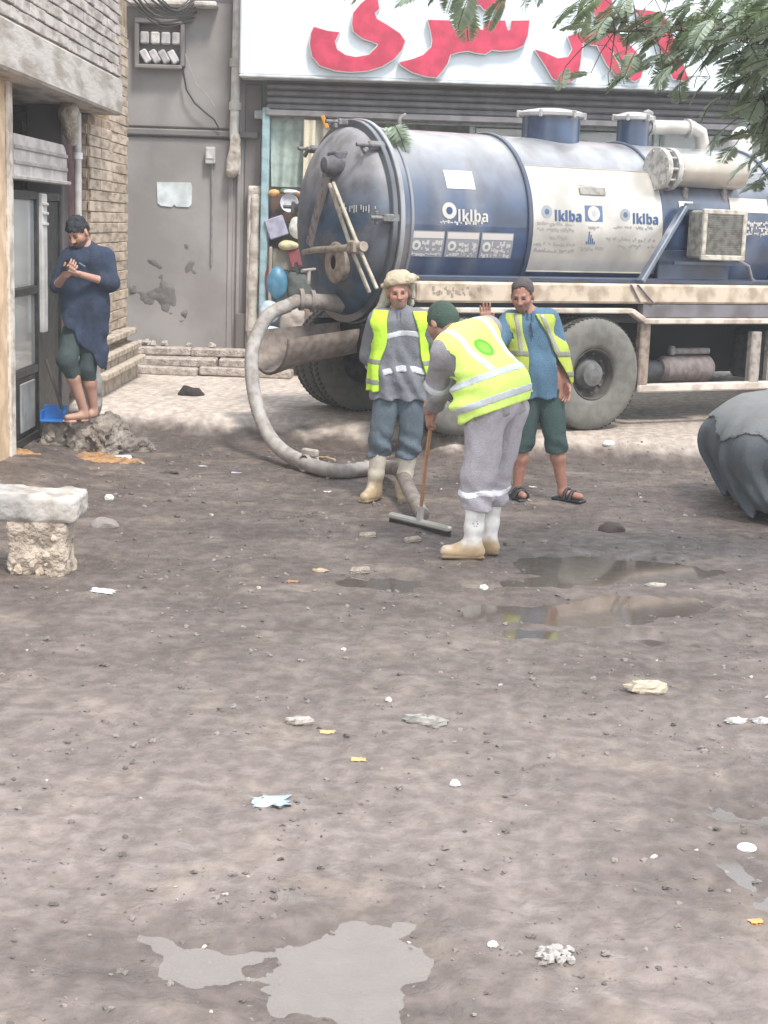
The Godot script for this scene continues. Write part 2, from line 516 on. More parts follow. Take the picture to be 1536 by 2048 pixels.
func ground() -> void:
	var m := mat("ground", Color.WHITE, 0.95, "mud", 0.9, "lumps", 0.4, 0.0, "wet")
	m.uv1_scale = Vector3.ONE * 1.3
	var zs := [60.0, 20.0, 8.0, 4.0, 2.0, 0.5, -0.6, -1.4, -2.0]
	var z := -2.4
	while z > -22.0:
		zs.append(z)
		z += z * 0.0075
	zs.append_array([-30.0, -60.0, -150.0])
	var cols := 400
	var v := PackedVector3Array(); var n := PackedVector3Array(); var c := PackedColorArray(); var ix := PackedInt32Array()
	for zi in zs:
		var half: float = clampf(absf(zi) * 0.42 + 1.6, 2.6, 60.0)
		if zi > -2.0 or zi < -22.0: half = maxf(half, 40.0)
		for i in cols + 1:
			var s := 2.0 * i / cols - 1.0
			var x := s * half
			if absf(s) > 0.985: x = signf(s) * lerpf(half * 0.985, 80.0, (absf(s) - 0.985) / 0.015)
			var inside: bool = absf(x) < 9.0 and zi < 3.0 and zi > -23.0
			var h := ground_h(x, zi) if inside else 0.2 * road_share(x, zi)
			v.append(Vector3(x, h, zi))
			var t := road_share(x, zi)
			var a := nz.get_noise_2d(x * 1.3 + 7.0, zi * 1.3)
			var b := nz.get_noise_2d(x * 6.0, zi * 4.0 + 90.0)
			var e: float = nf.get_noise_2d(x * 1.6 + 31.0, zi * 1.6) * smoothstep(-10.0, -4.0, zi)
			var damp := clampf(smoothstep(-3.4, -8.6, zi) * 0.9 + a * 0.32 - 0.02 + nz.get_noise_2d(x * 2.0 + 70.0, zi * 4.0) * 0.45 * smoothstep(-5.0, -8.0, zi), 0.0, 1.0)
			for d in DIPS:
				var q := Vector2((x - d[0]) / (d[2] * 1.7), (zi - d[1]) / (d[3] * 1.7)).length_squared()
				if q < 4.0: damp = maxf(damp, exp(-q * 0.7) * 0.85)
			var col := Color(0.25, 0.207, 0.189).lerp(Color(0.114, 0.09, 0.08), damp)
			col = col * (1.0 + b * 0.13 + e * 0.16)
			col = col.lerp(Color(0.33, 0.27, 0.22), clampf(nz.get_noise_2d(x * 3.0 + 55.0, zi * 3.0) - 0.15, 0, 1) * 0.9)
			var dusty := Color(0.68, 0.6, 0.54) * (1.0 + b * 0.16)
			dusty = dusty.lerp(Color(0.44, 0.37, 0.315), smoothstep(0.2, 1.6, x) * 0.8)  # darker to the right: the truck's shade painted into the road
			dusty = dusty.lerp(Color(0.3, 0.27, 0.25), smoothstep(0.1, 0.5, a) * 0.4)
			c.append(col.lerp(dusty, smoothstep(0.25, 0.75, t + b * 0.3)))
	var w := cols + 1
	for r in zs.size():
		for i in w:
			var k := r * w + i
			var dx := v[r * w + mini(i + 1, cols)] - v[r * w + maxi(i - 1, 0)]
			var dz := v[mini(r + 1, zs.size() - 1) * w + i] - v[maxi(r - 1, 0) * w + i]
			var q := dx.cross(dz).normalized()
			n.append(q if q.y > 0 else -q)
			if r + 1 < zs.size() and i < cols: ix.append_array([k, k + w, k + 1, k + 1, k + w, k + w + 1])
	# front faces run clockwise seen from above
	var t0 := (v[ix[1]] - v[ix[0]]).cross(v[ix[2]] - v[ix[0]])
	if t0.y > 0:
		for k in range(0, ix.size(), 3):
			var s := ix[k + 1]; ix[k + 1] = ix[k + 2]; ix[k + 2] = s
	var arr := []
	arr.resize(Mesh.ARRAY_MAX)
	arr[Mesh.ARRAY_VERTEX] = v; arr[Mesh.ARRAY_NORMAL] = n; arr[Mesh.ARRAY_COLOR] = c; arr[Mesh.ARRAY_INDEX] = ix
	var am := ArrayMesh.new()
	am.add_surface_from_arrays(Mesh.PRIMITIVE_TRIANGLES, arr)
	structure("ground", am, m)
	var wm := mat("water", Color(0.15, 0.12, 0.1), 0.05)
	wm.uv1_triplanar = false
	wm.metallic_specular = 0.72
	wm.transparency = BaseMaterial3D.TRANSPARENCY_ALPHA
	wm.albedo_color.a = 0.55
	var pale_reflecting: StandardMaterial3D = wm.duplicate()
	pale_reflecting.metallic_specular = 0.5
	pale_reflecting.roughness = 0.2
	pale_reflecting.albedo_color = Color(lin(0.3, 0.255, 0.22), 0.45)  # bright reflection of this puddle put into a paler water colour
	for p in [[0.45, 2.3, -9.95, -7.2], [-0.75, 0.44, -9.4, -8.3], [-1.35, 0.7, -4.6, -2.5], [0.9, 2.0, -5.9, -4.2]]:
		var g := Geo.new()
		g.quad(Vector3(p[0], -0.021, p[2]), Vector3(p[1], -0.021, p[2]), Vector3(p[1], -0.021, p[3]), Vector3(p[0], -0.021, p[3]), Vector3.UP)
		structure("puddle", g, pale_reflecting if p[3] == -2.5 else wm)
	gravel()

func rock(sub: int, seed_: int, rough: float, flat := Vector3(1, 0.7, 0.85)) -> Geo:
	var g := Geo.new()
	var f := FastNoiseLite.new()
	f.seed = seed_; f.frequency = 0.9; f.fractal_octaves = 2
	var pt := func(s: float, t: float) -> Vector3:
		var d := Vector3(sin(PI * s) * cos(TAU * t), cos(PI * s), sin(PI * s) * sin(TAU * t))
		return d * flat * (1.0 + rough * f.get_noise_3dv(d * 1.4))
	for i in sub:
		for j in sub * 2:
			var a: Vector3 = pt.call(float(i) / sub, float(j) / (2 * sub)); var b: Vector3 = pt.call(float(i + 1) / sub, float(j) / (2 * sub))
			var d: Vector3 = pt.call(float(i + 1) / sub, float(j + 1) / (2 * sub)); var e: Vector3 = pt.call(float(i) / sub, float(j + 1) / (2 * sub))
			if i + 1 < sub: g.flat(a, b, d, a + b + d)
			if i > 0: g.flat(a, d, e, a + d + e)
	return g

func gravel() -> void:
	for k in 3:
		var mm := MultiMesh.new()
		mm.transform_format = MultiMesh.TRANSFORM_3D
		mm.use_colors = true
		mm.mesh = rock(4 + k, 20 + k, 0.9, Vector3(1, [0.55, 0.35, 0.7][k], 0.8)).mesh()
		var count := 2000
		mm.instance_count = count
		for i in count:
			var z := -2.6 - 11.5 * pow(rng.randf(), 1.25)
			var x := rng.randf_range(-1, 1) * (absf(z) * 0.3 + 0.7)
			while nz.get_noise_2d(x * 2.6 + k * 9.0, z * 2.6) * 1.7 + 0.22 < rng.randf():
				z = -2.6 - 11.5 * pow(rng.randf(), 1.25)
				x = rng.randf_range(-1, 1) * (absf(z) * 0.3 + 0.7)
			var s := 0.003 + 0.010 * pow(rng.randf(), 4.0) * (1.0 + 0.07 * absf(z))
			var b := Basis.from_euler(Vector3(rng.randf_range(-0.4, 0.4), rng.randf() * TAU, rng.randf_range(-0.4, 0.4))).scaled(Vector3.ONE * s)
			mm.set_instance_transform(i, Transform3D(b, Vector3(x, ground_h(x, z) + s * 0.15, z)))
			var tone := rng.randf_range(0.1, 0.25)
			var pale := rng.randf() < 0.045
			if pale: tone = rng.randf_range(0.34, 0.55)
			mm.set_instance_color(i, Color(tone, tone * 0.87, tone * (0.78 if pale else 0.8)))
		var o := MultiMeshInstance3D.new()
		o.name = numbered("gravel", self)
		o.multimesh = mm
		o.material_override = M.chip
		add_child(o, true)
		o.set_meta("kind", "stuff")
		tag(o, ["loose grey gravel strewn over the muddy ground", "flat stone chips trodden into the muddy ground", "rounded lumps of mud and stone on the ground"][k], "gravel")

func left_building() -> void:
	var b := thing("brick_building", "pale brick building with an overhanging upper floor, left edge of the street", "building", Vector3(-3.05, 0.0, -13.0))
	var at := Vector3(-3.05, 0.0, -13.0)
	var g := Geo.new()
	g.col = Color(0.78, 0.57, 0.38)
	g.box(Vector3(-3.4, 1.55, -11.2) - at, Vector3(0.68, 3.1, 2.3), 0.01)
	part("column", g, M.plain, b)
	g = Geo.new()
	g.col = Color(0.88, 0.82, 0.75)
	g.box(Vector3(-3.36, 1.55, -12.44) - at, Vector3(0.64, 3.1, 0.17), 0.012)
	part("door_jamb", g, M.pale_render, b)
	g = Geo.new()
	g.col = Color(0.35, 0.34, 0.34)
	g.box(Vector3(-3.98, 1.6, -14.3) - at, Vector3(0.2, 3.0, 4.0))
	g.box(Vector3(-4.6, 5.0, -14.0) - at, Vector3(1.4, 9.0, 8.4))
	part("back_wall", g, M.render, b)
	g = Geo.new()
	g.col = Color(0.62, 0.6, 0.58)
	g.box(Vector3(-3.4, 3.235, -12.1) - at, Vector3(1.2, 0.36, 8.1), 0.02)
	part("concrete_beam", g, M.long, b)
	g = Geo.new()
	g.col = Color(0.9, 0.86, 0.82)
	g.box(Vector3(-3.4, 5.8, -12.1) - at, Vector3(1.13, 4.8, 8.02))
	var uw := part("upper_wall", g, M.render, b)
	var shapes := []
	for k in 4:
		var q := Geo.new()
		q.box(Vector3.ZERO, Vector3(0.05, 0.084 + 0.003 * (k % 2), 0.249), 0.005)
		shapes.append(q.mesh())
	var tones := []
	for k in 5:
		var tn: float = [0.52, 0.47, 0.56, 0.43, 0.5][k]
		tones.append(mat("brick%d" % k, Color(tn, tn * 0.92, tn * 0.87), 0.9, "grime", 0.6, "lumps", 0.12))
		tones[k].uv1_world_triplanar = true
		tones[k].uv1_scale = Vector3(2.0, 2.0, 0.5)
	for row in 12:
		var y := 3.42 + 0.055 + row * 0.1
		for i in 24:
			var z := -16.0 + i * 0.255 + (0.127 if row % 2 else 0.0)
			if z > -16.0 + 6.0 or z - 0.12 < -16.13 or (row > 6 and z > -11.9): continue
			if 2.05 + 0.2425 * absf(z) * 0.55 < y - 0.3 and z > -13.0: continue
			var o := part("brick", shapes[rng.randi() % 4], tones[rng.randi() % 5], uw, Vector3(-2.835 + rng.randf_range(-0.004, 0.006), y + rng.randf_range(-0.004, 0.004), z) - at)
			o.rotation = Vector3(rng.randf_range(-0.012, 0.012), rng.randf_range(-0.015, 0.015), 0)
	# stone faced corner piers
	g = Geo.new()
	g.col = Color(0.5, 0.4, 0.3)
	g.box(Vector3(-3.5, 1.62, -16.4) - at, Vector3(0.84, 2.85, 1.2), 0.01)
	g.box(Vector3(-3.5, 4.2, -17.6) - at, Vector3(0.78, 8.0, 1.2), 0.01)
	var pier := part("corner_pier", g, M.pale_render, b)
	var st := []
	for k in 4:
		var q := Geo.new()
		q.box(Vector3.ZERO, Vector3(0.03, 0.101, [0.52, 0.5, 0.21, 0.2][k]), 0.006)
		st.append(q.mesh())
	var stone := []
	for k in 5:
		var tn: float = [0.56, 0.6, 0.5, 0.64, 0.54][k]
		stone.append(mat("pier_stone%d" % k, Color(tn, tn * 0.83, tn * 0.66), 0.85, "grime", 0.5, "lumps", 0.15))
		stone[k].uv1_world_triplanar = true
		stone[k].uv1_scale = Vector3(2.0, 2.0, 0.5)
	for row in 34:
		var y := 0.52 + row * 0.108
		for i in 4:
			if y > 2.98 and i < 2: continue
			var z: float = [-16.07, -16.66, -17.3, -17.88][i] + (0.04 if row % 2 else -0.03)
			var x := -3.072 if i < 2 else -3.104
			var o := part("pier_stone", st[(i + row) % 2 + (0 if i < 2 else 0)], stone[rng.randi() % 5], pier, Vector3(x + rng.randf_range(-0.006, 0.008), y, z) - at)
			o.scale = Vector3(1, 1, [1.08, 1.16, 1.12, 1.1][i])
		for i in 3:
			if y > 2.98: continue
			var o := part("pier_stone", st[2 + (row + i) % 2], stone[rng.randi() % 5], pier, Vector3(-3.2 - 0.22 * i, y, -15.792 + rng.randf_range(-0.006, 0.004)) - at)
			o.rotation.y = PI / 2
	for k in 3:
		g = Geo.new()
		g.col = Color(0.66, 0.6, 0.52)
		g.box(Vector3(-3.42 + 0.02 * k, 0.74 - 0.16 * k, -16.95) - at, Vector3(0.9 + 0.06 * k, 0.075, 2.34 + 0.08 * k), 0.015)
		part("plinth_moulding", g, M.pale_render, b)
	g = Geo.new()
	g.col = Color(0.62, 0.57, 0.5)
	g.box(Vector3(-3.42, 0.3, -16.95) - at, Vector3(0.92, 0.5, 2.4), 0.02)
	part("plinth", g, M.pale_render, b)
	# door beside the pier
	g = Geo.new()
	g.col = Color(0.16, 0.075, 0.085)
	g.box(Vector3(-3.2, 1.6, -15.42) - at, Vector3(0.08, 2.6, 0.7), 0.01)
	for k in 2: g.box(Vector3(-3.155, 1.0 + 1.1 * k, -15.42) - at, Vector3(0.02, 0.9, 0.5), 0.008)
	part("maroon_door", g, mat("maroon", Color.WHITE, 0.6, "grime", 1.2), b)
	g = Geo.new()
	g.col = Color(0.36, 0.32, 0.33)
	g.box(Vector3(-3.3, 1.6, -14.93) - at, Vector3(0.34, 3.0, 0.26), 0.01)
	part("door_jamb", g, M.render, b)
	# broken plaster bracket under the soffit
	var s := Sdf.new()
	s.noise = nf; s.amp = 0.03; s.nscale = Vector3.ONE * 0.9
	s.cap(Vector3(-3.02, 2.98, -14.55) - at, Vector3(-3.03, 2.72, -14.75) - at, 0.09, 0.05, 0.04)
	s.cap(Vector3(-3.02, 2.98, -14.75) - at, Vector3(-3.1, 2.9, -14.85) - at, 0.07, 0.06, 0.04)
	s.tint = func(_p): return Color(0.62, 0.58, 0.5)
	solid("plaster_bracket", s, 0.012, M.rough, b)
	# cables under the beam, top right
	g = Geo.new()
	g.col = Color(0.1, 0.095, 0.09)
	for k in 7:
		var p := []
		for i in 9:
			var t := i / 8.0
			p.append(Vector3(-2.95 + 0.5 * t + 0.02 * k, 4.32 + 0.07 * k - 0.35 * sin(PI * t) * (0.4 + 0.1 * k) + 0.02 * sin(9.0 * t + k), -17.0 - 1.9 * t) - at)
		g.tube(p, 0.008 + 0.004 * (k % 3), 6)
	part("cable_bundle", g, M.plain, b)

	var pv := thing("drain_pipe", "thin white vertical pipe beside the maroon door", "pipe", Vector3(-3.02, 1.6, -14.98))
	g = Geo.new()
	g.col = Color(0.62, 0.6, 0.59)
	g.tube([Vector3(0, -1.3, 0), Vector3(0, 0.4, 0.005), Vector3(-0.004, 1.4, 0)], 0.035, 10)
	part("pipe", g, M.plastic, pv)
	g = Geo.new()
	for y in [-0.6, 0.3, 1.0]:
		g.lathe([Vector2(0.036, -0.03), Vector2(0.044, -0.03), Vector2(0.044, 0.03), Vector2(0.036, 0.03)], Transform3D(Basis(), Vector3(0, y, 0)), 12)
	part("pipe_collar", g, M.plastic, pv)

	var f := thing("fascia_board", "pale grooved fascia board with rounded corner above the glass cabinet", "board", Vector3(-3.03, 2.35, -13.5))
	var poly := PackedVector2Array([Vector2(-1.0, 0.0), Vector2(1.02, 0.0), Vector2(1.02, 0.16)])
	for i in 7: poly.append(Vector2(0.82 + 0.2 * cos(PI * 0.5 * i / 6.0), 0.16 + 0.16 * sin(PI * 0.5 * i / 6.0)))
	poly.append(Vector2(-1.0, 0.32))
	g = Geo.new()
	g.col = Color(0.6, 0.56, 0.54)
	g.prism(poly, 0.1, Transform3D(Basis(Vector3(0, 0, -1), Vector3.UP, Vector3(1, 0, 0)), Vector3.ZERO))
	part("panel", g, M.plain, f)
	for y in [0.1, 0.22]:
		g = Geo.new()
		g.col = Color(0.42, 0.39, 0.38)
		g.box(Vector3(0.006, y, 0.0), Vector3(0.02, 0.035, 2.0), 0.006)
		part("groove_strip", g, M.plain, f)
	g = Geo.new()
	g.col = Color(0.45, 0.43, 0.41)
	g.box(Vector3(-0.03, -0.02, 0.0), Vector3(0.14, 0.035, 2.02), 0.008)
	part("bottom_rail", g, M.plain, f)

	cabinet()

func cabinet() -> void:
	var at := Vector3(-3.1, 0.1, -13.5)
	var c := thing("shop_cabinet", "tall grey glazed metal cabinet standing in the doorway left of the phone man", "cabinet", at)
	var fr := Color(0.15, 0.155, 0.16)
	var g := Geo.new()
	g.col = fr
	for z in [0.93, 0.0, -0.93]: g.box(Vector3(0, 1.06, z), Vector3(0.07, 2.12, 0.07), 0.006)
	for y in [0.04, 0.62, 1.3, 2.1]: g.box(Vector3(-0.002, y, 0.465), Vector3(0.064, 0.07, 0.86), 0.006)
	for y in [0.04, 2.1]: g.box(Vector3(-0.002, y, -0.465), Vector3(0.064, 0.07, 0.86), 0.006)
	part("frame", g, M.metal, c)
	g = Geo.new()
	g.col = Color(0.2, 0.21, 0.215)
	g.box(Vector3(-0.4, 1.06, 0), Vector3(0.03, 2.1, 1.86))
	for z in [0.95, -0.95]: g.box(Vector3(-0.22, 1.06, z), Vector3(0.36, 2.1, 0.02))
	g.box(Vector3(-0.22, 2.12, 0), Vector3(0.36, 0.02, 1.9))
	part("case", g, M.plain, c)
	g = Geo.new()
	g.col = Color(0.62, 0.61, 0.6)
	g.box(Vector3(0.045, 1.52, -0.1), Vector3(0.05, 1.2, 0.17), 0.01)
	part("pale_post", g, M.plain, c)
	g = Geo.new()
	g.col = Color(0.56, 0.54, 0.53)
	for y in [1.86, 1.95, 2.03]: g.box(Vector3(0.075, y, -0.1), Vector3(0.02, 0.025, 0.17), 0.005)
	part("post_trim", g, M.plain, c)
	var glass := mat("cabinet_glass", Color(0.75, 0.8, 0.8), 0.08)
	glass.transparency = BaseMaterial3D.TRANSPARENCY_ALPHA
	glass.albedo_color.a = 0.25
	glass.uv1_triplanar = false
	g = Geo.new()
	g.box(Vector3(0.0, 1.7, 0.465), Vector3(0.006, 0.72, 0.84))
	part("upper_pane", g, glass, c)
	g = Geo.new()
	g.box(Vector3(0.0, 0.96, 0.465), Vector3(0.006, 0.6, 0.84))
	part("middle_pane", g, glass, c)
	g = Geo.new()
	g.col = Color(0.3, 0.31, 0.31)
	g.box(Vector3(-0.06, 1.7, 0.465), Vector3(0.01, 0.7, 0.84))
	part("grey_curtain", g, M.cloth, c)
	g = Geo.new()
	g.col = Color(0.13, 0.135, 0.14)
	g.box(Vector3(0.0, 0.33, 0.465), Vector3(0.03, 0.5, 0.84), 0.005)
	g.box(Vector3(0.0, 1.06, -0.465), Vector3(0.03, 2.0, 0.84), 0.005)
	part("door_panel", g, M.metal, c)
	g = Geo.new()
	g.col = Color(0.3, 0.31, 0.315)
	g.box(Vector3(0.025, 0.33, 0.44), Vector3(0.02, 0.42, 0.5), 0.015)
	part("inset_panel", g, M.plain, c)
	for y in [0.82, 1.05]:
		g = Geo.new()
		g.col = fr
		g.box(Vector3(-0.2, y, 0.465), Vector3(0.34, 0.02, 0.84))
		part("shelf", g, M.metal, c)
	for k in 9:
		var s := Sdf.new()
		s.noise = nf; s.amp = 0.012
		var q := Vector3(-0.12, [0.67, 0.83, 1.06][k % 3] + 0.05, 0.15 + 0.27 * (k / 3) + 0.04 * (k % 2))
		s.ell(q, Vector3(0.08, 0.04 + 0.01 * (k % 4), 0.1))
		var tn := 0.16 + 0.09 * (k % 4)
		s.tint = func(_p): return Color(tn, tn, tn * 0.97)
		solid("cloth_bundle", s, 0.016, M.cloth, c)

func grey_building() -> void:
	var at := Vector3(-2.4, 0.5, -19.0)
	var b := thing("grey_building", "narrow grey cement fronted building between the stone pier and the shop", "building", at)
	var g := Geo.new()
	g.box(Vector3(-0.2, 2.4, -0.3), Vector3(1.9, 5.8, 0.6), 0.01)
	part("wall", g, M.render, b)
	g = Geo.new()
	g.col = Color(0.84, 0.84, 0.84)
	g.box(Vector3(-0.25, 3.34, 0.02), Vector3(1.36, 1.45, 0.05), 0.015)
	g.box(Vector3(-0.25, 1.22, 0.02), Vector3(1.36, 2.55, 0.05), 0.015)
	part("wall_panel", g, M.render, b)
	g = Geo.new()
	g.col = Color(0.6, 0.6, 0.6)
	g.box(Vector3(-0.1, 2.555, 0.04), Vector3(1.7, 0.08, 0.1), 0.015)
	part("string_course", g, M.render, b)
	g = Geo.new()
	g.col = Color(0.9, 0.88, 0.88)
	g.box(Vector3(0.42, 1.2, 0.03), Vector3(0.06, 2.5, 0.07), 0.01)
	g.box(Vector3(0.52, 3.0, 0.02), Vector3(0.05, 6.6, 0.06), 0.01)
	part("pilaster_strip", g, M.render, b)
	g = Geo.new()
	g.col = Color(0.62, 0.6, 0.6)
	g.box(Vector3(0.68, 1.55, 0.0), Vector3(0.2, 3.2, 0.06), 0.01)
	part("recess_panel", g, M.render, b)
	g = Geo.new()
	g.col = Color(0.55, 0.53, 0.52)
	g.box(Vector3(0.66, 0.18, 0.05), Vector3(0.3, 0.5, 0.1), 0.01)
	part("low_box", g, M.render, b)
	# glass block window
	g = Geo.new()
	g.col = Color(0.62, 0.6, 0.6)
	g.box(Vector3(-0.44, 3.3, 0.1), Vector3(0.56, 0.05, 0.22), 0.012)
	g.box(Vector3(-0.44, 3.82, 0.1), Vector3(0.56, 0.06, 0.2), 0.012)
	for x in [-0.7, -0.16]: g.box(Vector3(x, 3.56, 0.1), Vector3(0.05, 0.5, 0.18), 0.012)
	var wf := part("window_surround", g, M.render, b)
	for k in 8:
		g = Geo.new()
		var tn := 0.5 + 0.1 * ((k * 5) % 3)
		g.col = Color(tn, tn, tn * 1.02)
		if k < 4: g.box(Vector3(-0.61 + 0.125 * k, 3.63, 0.12), Vector3(0.105, 0.14, 0.1), 0.015)
		else: g.box(Vector3(-0.6 + 0.11 * (k - 4), 3.42, 0.13), Vector3(0.09, 0.16, 0.08), 0.015, Basis(Vector3(0, 0, 1), 0.55))
		part("glass_block", g, M.plastic, wf)
	g = Geo.new()
	g.col = Color(0.75, 0.75, 0.75)
	g.box(Vector3(-0.3, 4.02, 0.14), Vector3(1.1, 0.06, 0.3), 0.015)
	g.box(Vector3(-0.05, 4.34, 0.1), Vector3(1.3, 0.05, 0.2), 0.015)
	part("ledge", g, M.pale_render, b)
	# broken plaster stain patches near the foot
	for k in 3:
		var s := Sdf.new()
		s.noise = nf; s.amp = 0.06; s.nscale = Vector3(0.5, 0.5, 0.2)
		s.ell(Vector3([-0.5, -0.28, -0.15][k], [0.75, 0.6, 0.95][k], 0.03), Vector3(0.16, 0.2, 0.011))
		s.tint = func(_p): return Color(0.5, 0.5, 0.51)
		solid("bare_patch", s, 0.018, M.render, b)
	# pale plaster column at the shop edge
	g = Geo.new()
	g.col = Color(0.8, 0.78, 0.76)
	g.box(Vector3(0.72, 0.98, 0.08), Vector3(0.16, 1.96, 0.2), 0.02)
	part("pale_column", g, M.pale_render, b)
	var s2 := Sdf.new()
	s2.noise = nf; s2.amp = 0.03; s2.nscale = Vector3(0.6, 0.35, 0.6)
	s2.cap(Vector3(0.74, 1.8, 0.17), Vector3(0.71, 0.1, 0.17), 0.06, 0.07)
	s2.tint = func(_p): return Color(0.72, 0.7, 0.67)
	solid("loose_plaster", s2, 0.02, M.pale_render, b)

	var st := thing("front_steps", "broken pale stone steps along the foot of the grey building", "steps", Vector3(-2.3, 0.2, -18.6))
	for k in 3:
		g = Geo.new()
		g.col = Color(0.62, 0.58, 0.55)
		var l := 0.0
		while l < 2.0:
			var w := rng.randf_range(0.6, 1.3)
			g.box(Vector3(-1.05 + l + w * 0.5, 0.05 + 0.1 * k, -0.16 * k + rng.randf_range(-0.03, 0.03)), Vector3(w - 0.02, 0.1, 0.5), 0.016, Basis.from_euler(Vector3(rng.randf_range(-0.05, 0.05), rng.randf_range(-0.06, 0.06), rng.randf_range(-0.025, 0.025))))
			l += w
		part("tread", g, M.rough, st)
	for k in 14:
		var r := rock(5, 60 + k, 0.9)
		var tn := rng.randf_range(0.35, 0.7)
		var o := part("rubble", r, M["brick%d" % (k % 5)], st, Vector3(rng.randf_range(-0.95, 0.95), 0.33, rng.randf_range(-0.45, -0.2)))
		o.scale = Vector3.ONE * rng.randf_range(0.025, 0.07)

	var nb := thing("notice", "blank pale blue paper notice pasted on the grey wall", "notice", Vector3(-2.66, 2.33, -18.94))
	var pl := PackedVector2Array([Vector2(-0.21, 0.14), Vector2(0.2, 0.145), Vector2(0.215, 0.1), Vector2(0.21, -0.11), Vector2(0.18, -0.145), Vector2(0.03, -0.145), Vector2(0.0, -0.12), Vector2(-0.03, -0.15), Vector2(-0.16, -0.14), Vector2(-0.2, -0.11)])
	g = Geo.new()
	g.col = Color(0.66, 0.74, 0.78)
	g.prism(pl, 0.012, Transform3D())
	part("sheet", g, M.plain, nb)

	var mb := thing("meter_box", "small light grey meter box on the grey wall above right of the notice", "box", Vector3(-2.22, 2.8, -18.9))
	g = Geo.new()
	g.col = Color(0.5, 0.5, 0.51)
	g.box(Vector3.ZERO, Vector3(0.12, 0.2, 0.1), 0.012)
	part("case", g, M.plastic, mb)
	g = Geo.new()
	g.col = Color(0.6, 0.6, 0.61)
	g.box(Vector3(0, 0.02, 0.055), Vector3(0.09, 0.12, 0.012), 0.004)
	part("lid", g, M.plastic, mb)
	g = Geo.new()
	g.col = Color(0.3, 0.3, 0.3)
	g.tube([Vector3(0.02, -0.1, 0), Vector3(0.025, -0.5, -0.02), Vector3(0.02, -1.3, -0.03)], 0.012, 6)
	part("conduit", g, M.plastic, mb)

	var pp := thing("downpipe", "thick broken white plastic downpipe at the right edge of the grey building", "pipe", Vector3(-1.93, 2.6, -18.86))
	g = Geo.new()
	g.col = Color(0.66, 0.64, 0.62)
	g.tube([Vector3(0.0, 0.0, 0), Vector3(0.02, 0.12, 0), Vector3(-0.01, 0.5, 0), Vector3(0.0, 0.8, 0), Vector3(0.005, 1.3, 0), Vector3(0.02, 2.6, 0)], [0.075, 0.062, 0.055, 0.055, 0.055, 0.055], 12)
	part("pipe", g, M.plastic, pp)
	g = Geo.new()
	g.col = Color(0.55, 0.53, 0.5)
	for y in [0.78, 1.28]: g.lathe([Vector2(0.055, -0.05), Vector2(0.075, -0.045), Vector2(0.075, 0.045), Vector2(0.055, 0.05)], Transform3D(Basis(), Vector3(0, y, 0)), 14)
	part("joint_collar", g, M.plastic, pp)
	s2 = Sdf.new()
	s2.noise = nf; s2.amp = 0.03
	s2.cap(Vector3(0.02, 0.42, 0.0), Vector3(-0.02, 0.02, 0.03), 0.06, 0.08)
	s2.tint = func(_p): return Color(0.6, 0.57, 0.53)
	solid("mortar", s2, 0.014, M.pale_render, pp)

	var cb := thing("hanging_cable", "dark loose cable drooping across the grey wall under the glass block window", "cable", Vector3(-2.45, 3.5, -18.88))
	g = Geo.new()
	g.col = Color(0.05, 0.05, 0.055)
	g.tube([Vector3(-0.12, 0.55, 0), Vector3(-0.1, 0.25, 0.02), Vector3(-0.06, 0.05, 0.03), Vector3(0.04, -0.1, 0.03), Vector3(0.16, -0.2, 0.02), Vector3(0.27, -0.28, 0.02), Vector3(0.34, -0.4, 0.0)], 0.011, 6)
	part("cable", g, M.plastic, cb)
	g = Geo.new()
	g.col = Color(0.4, 0.4, 0.4)
	g.tube([Vector3(-0.1, 0.5, 0), Vector3(-0.02, 0.3, 0.03), Vector3(0.05, 0.12, 0.03), Vector3(0.2, -0.02, 0.02), Vector3(0.28, -0.14, 0.0)], 0.006, 6)
	part("thin_wire", g, M.plastic, cb)

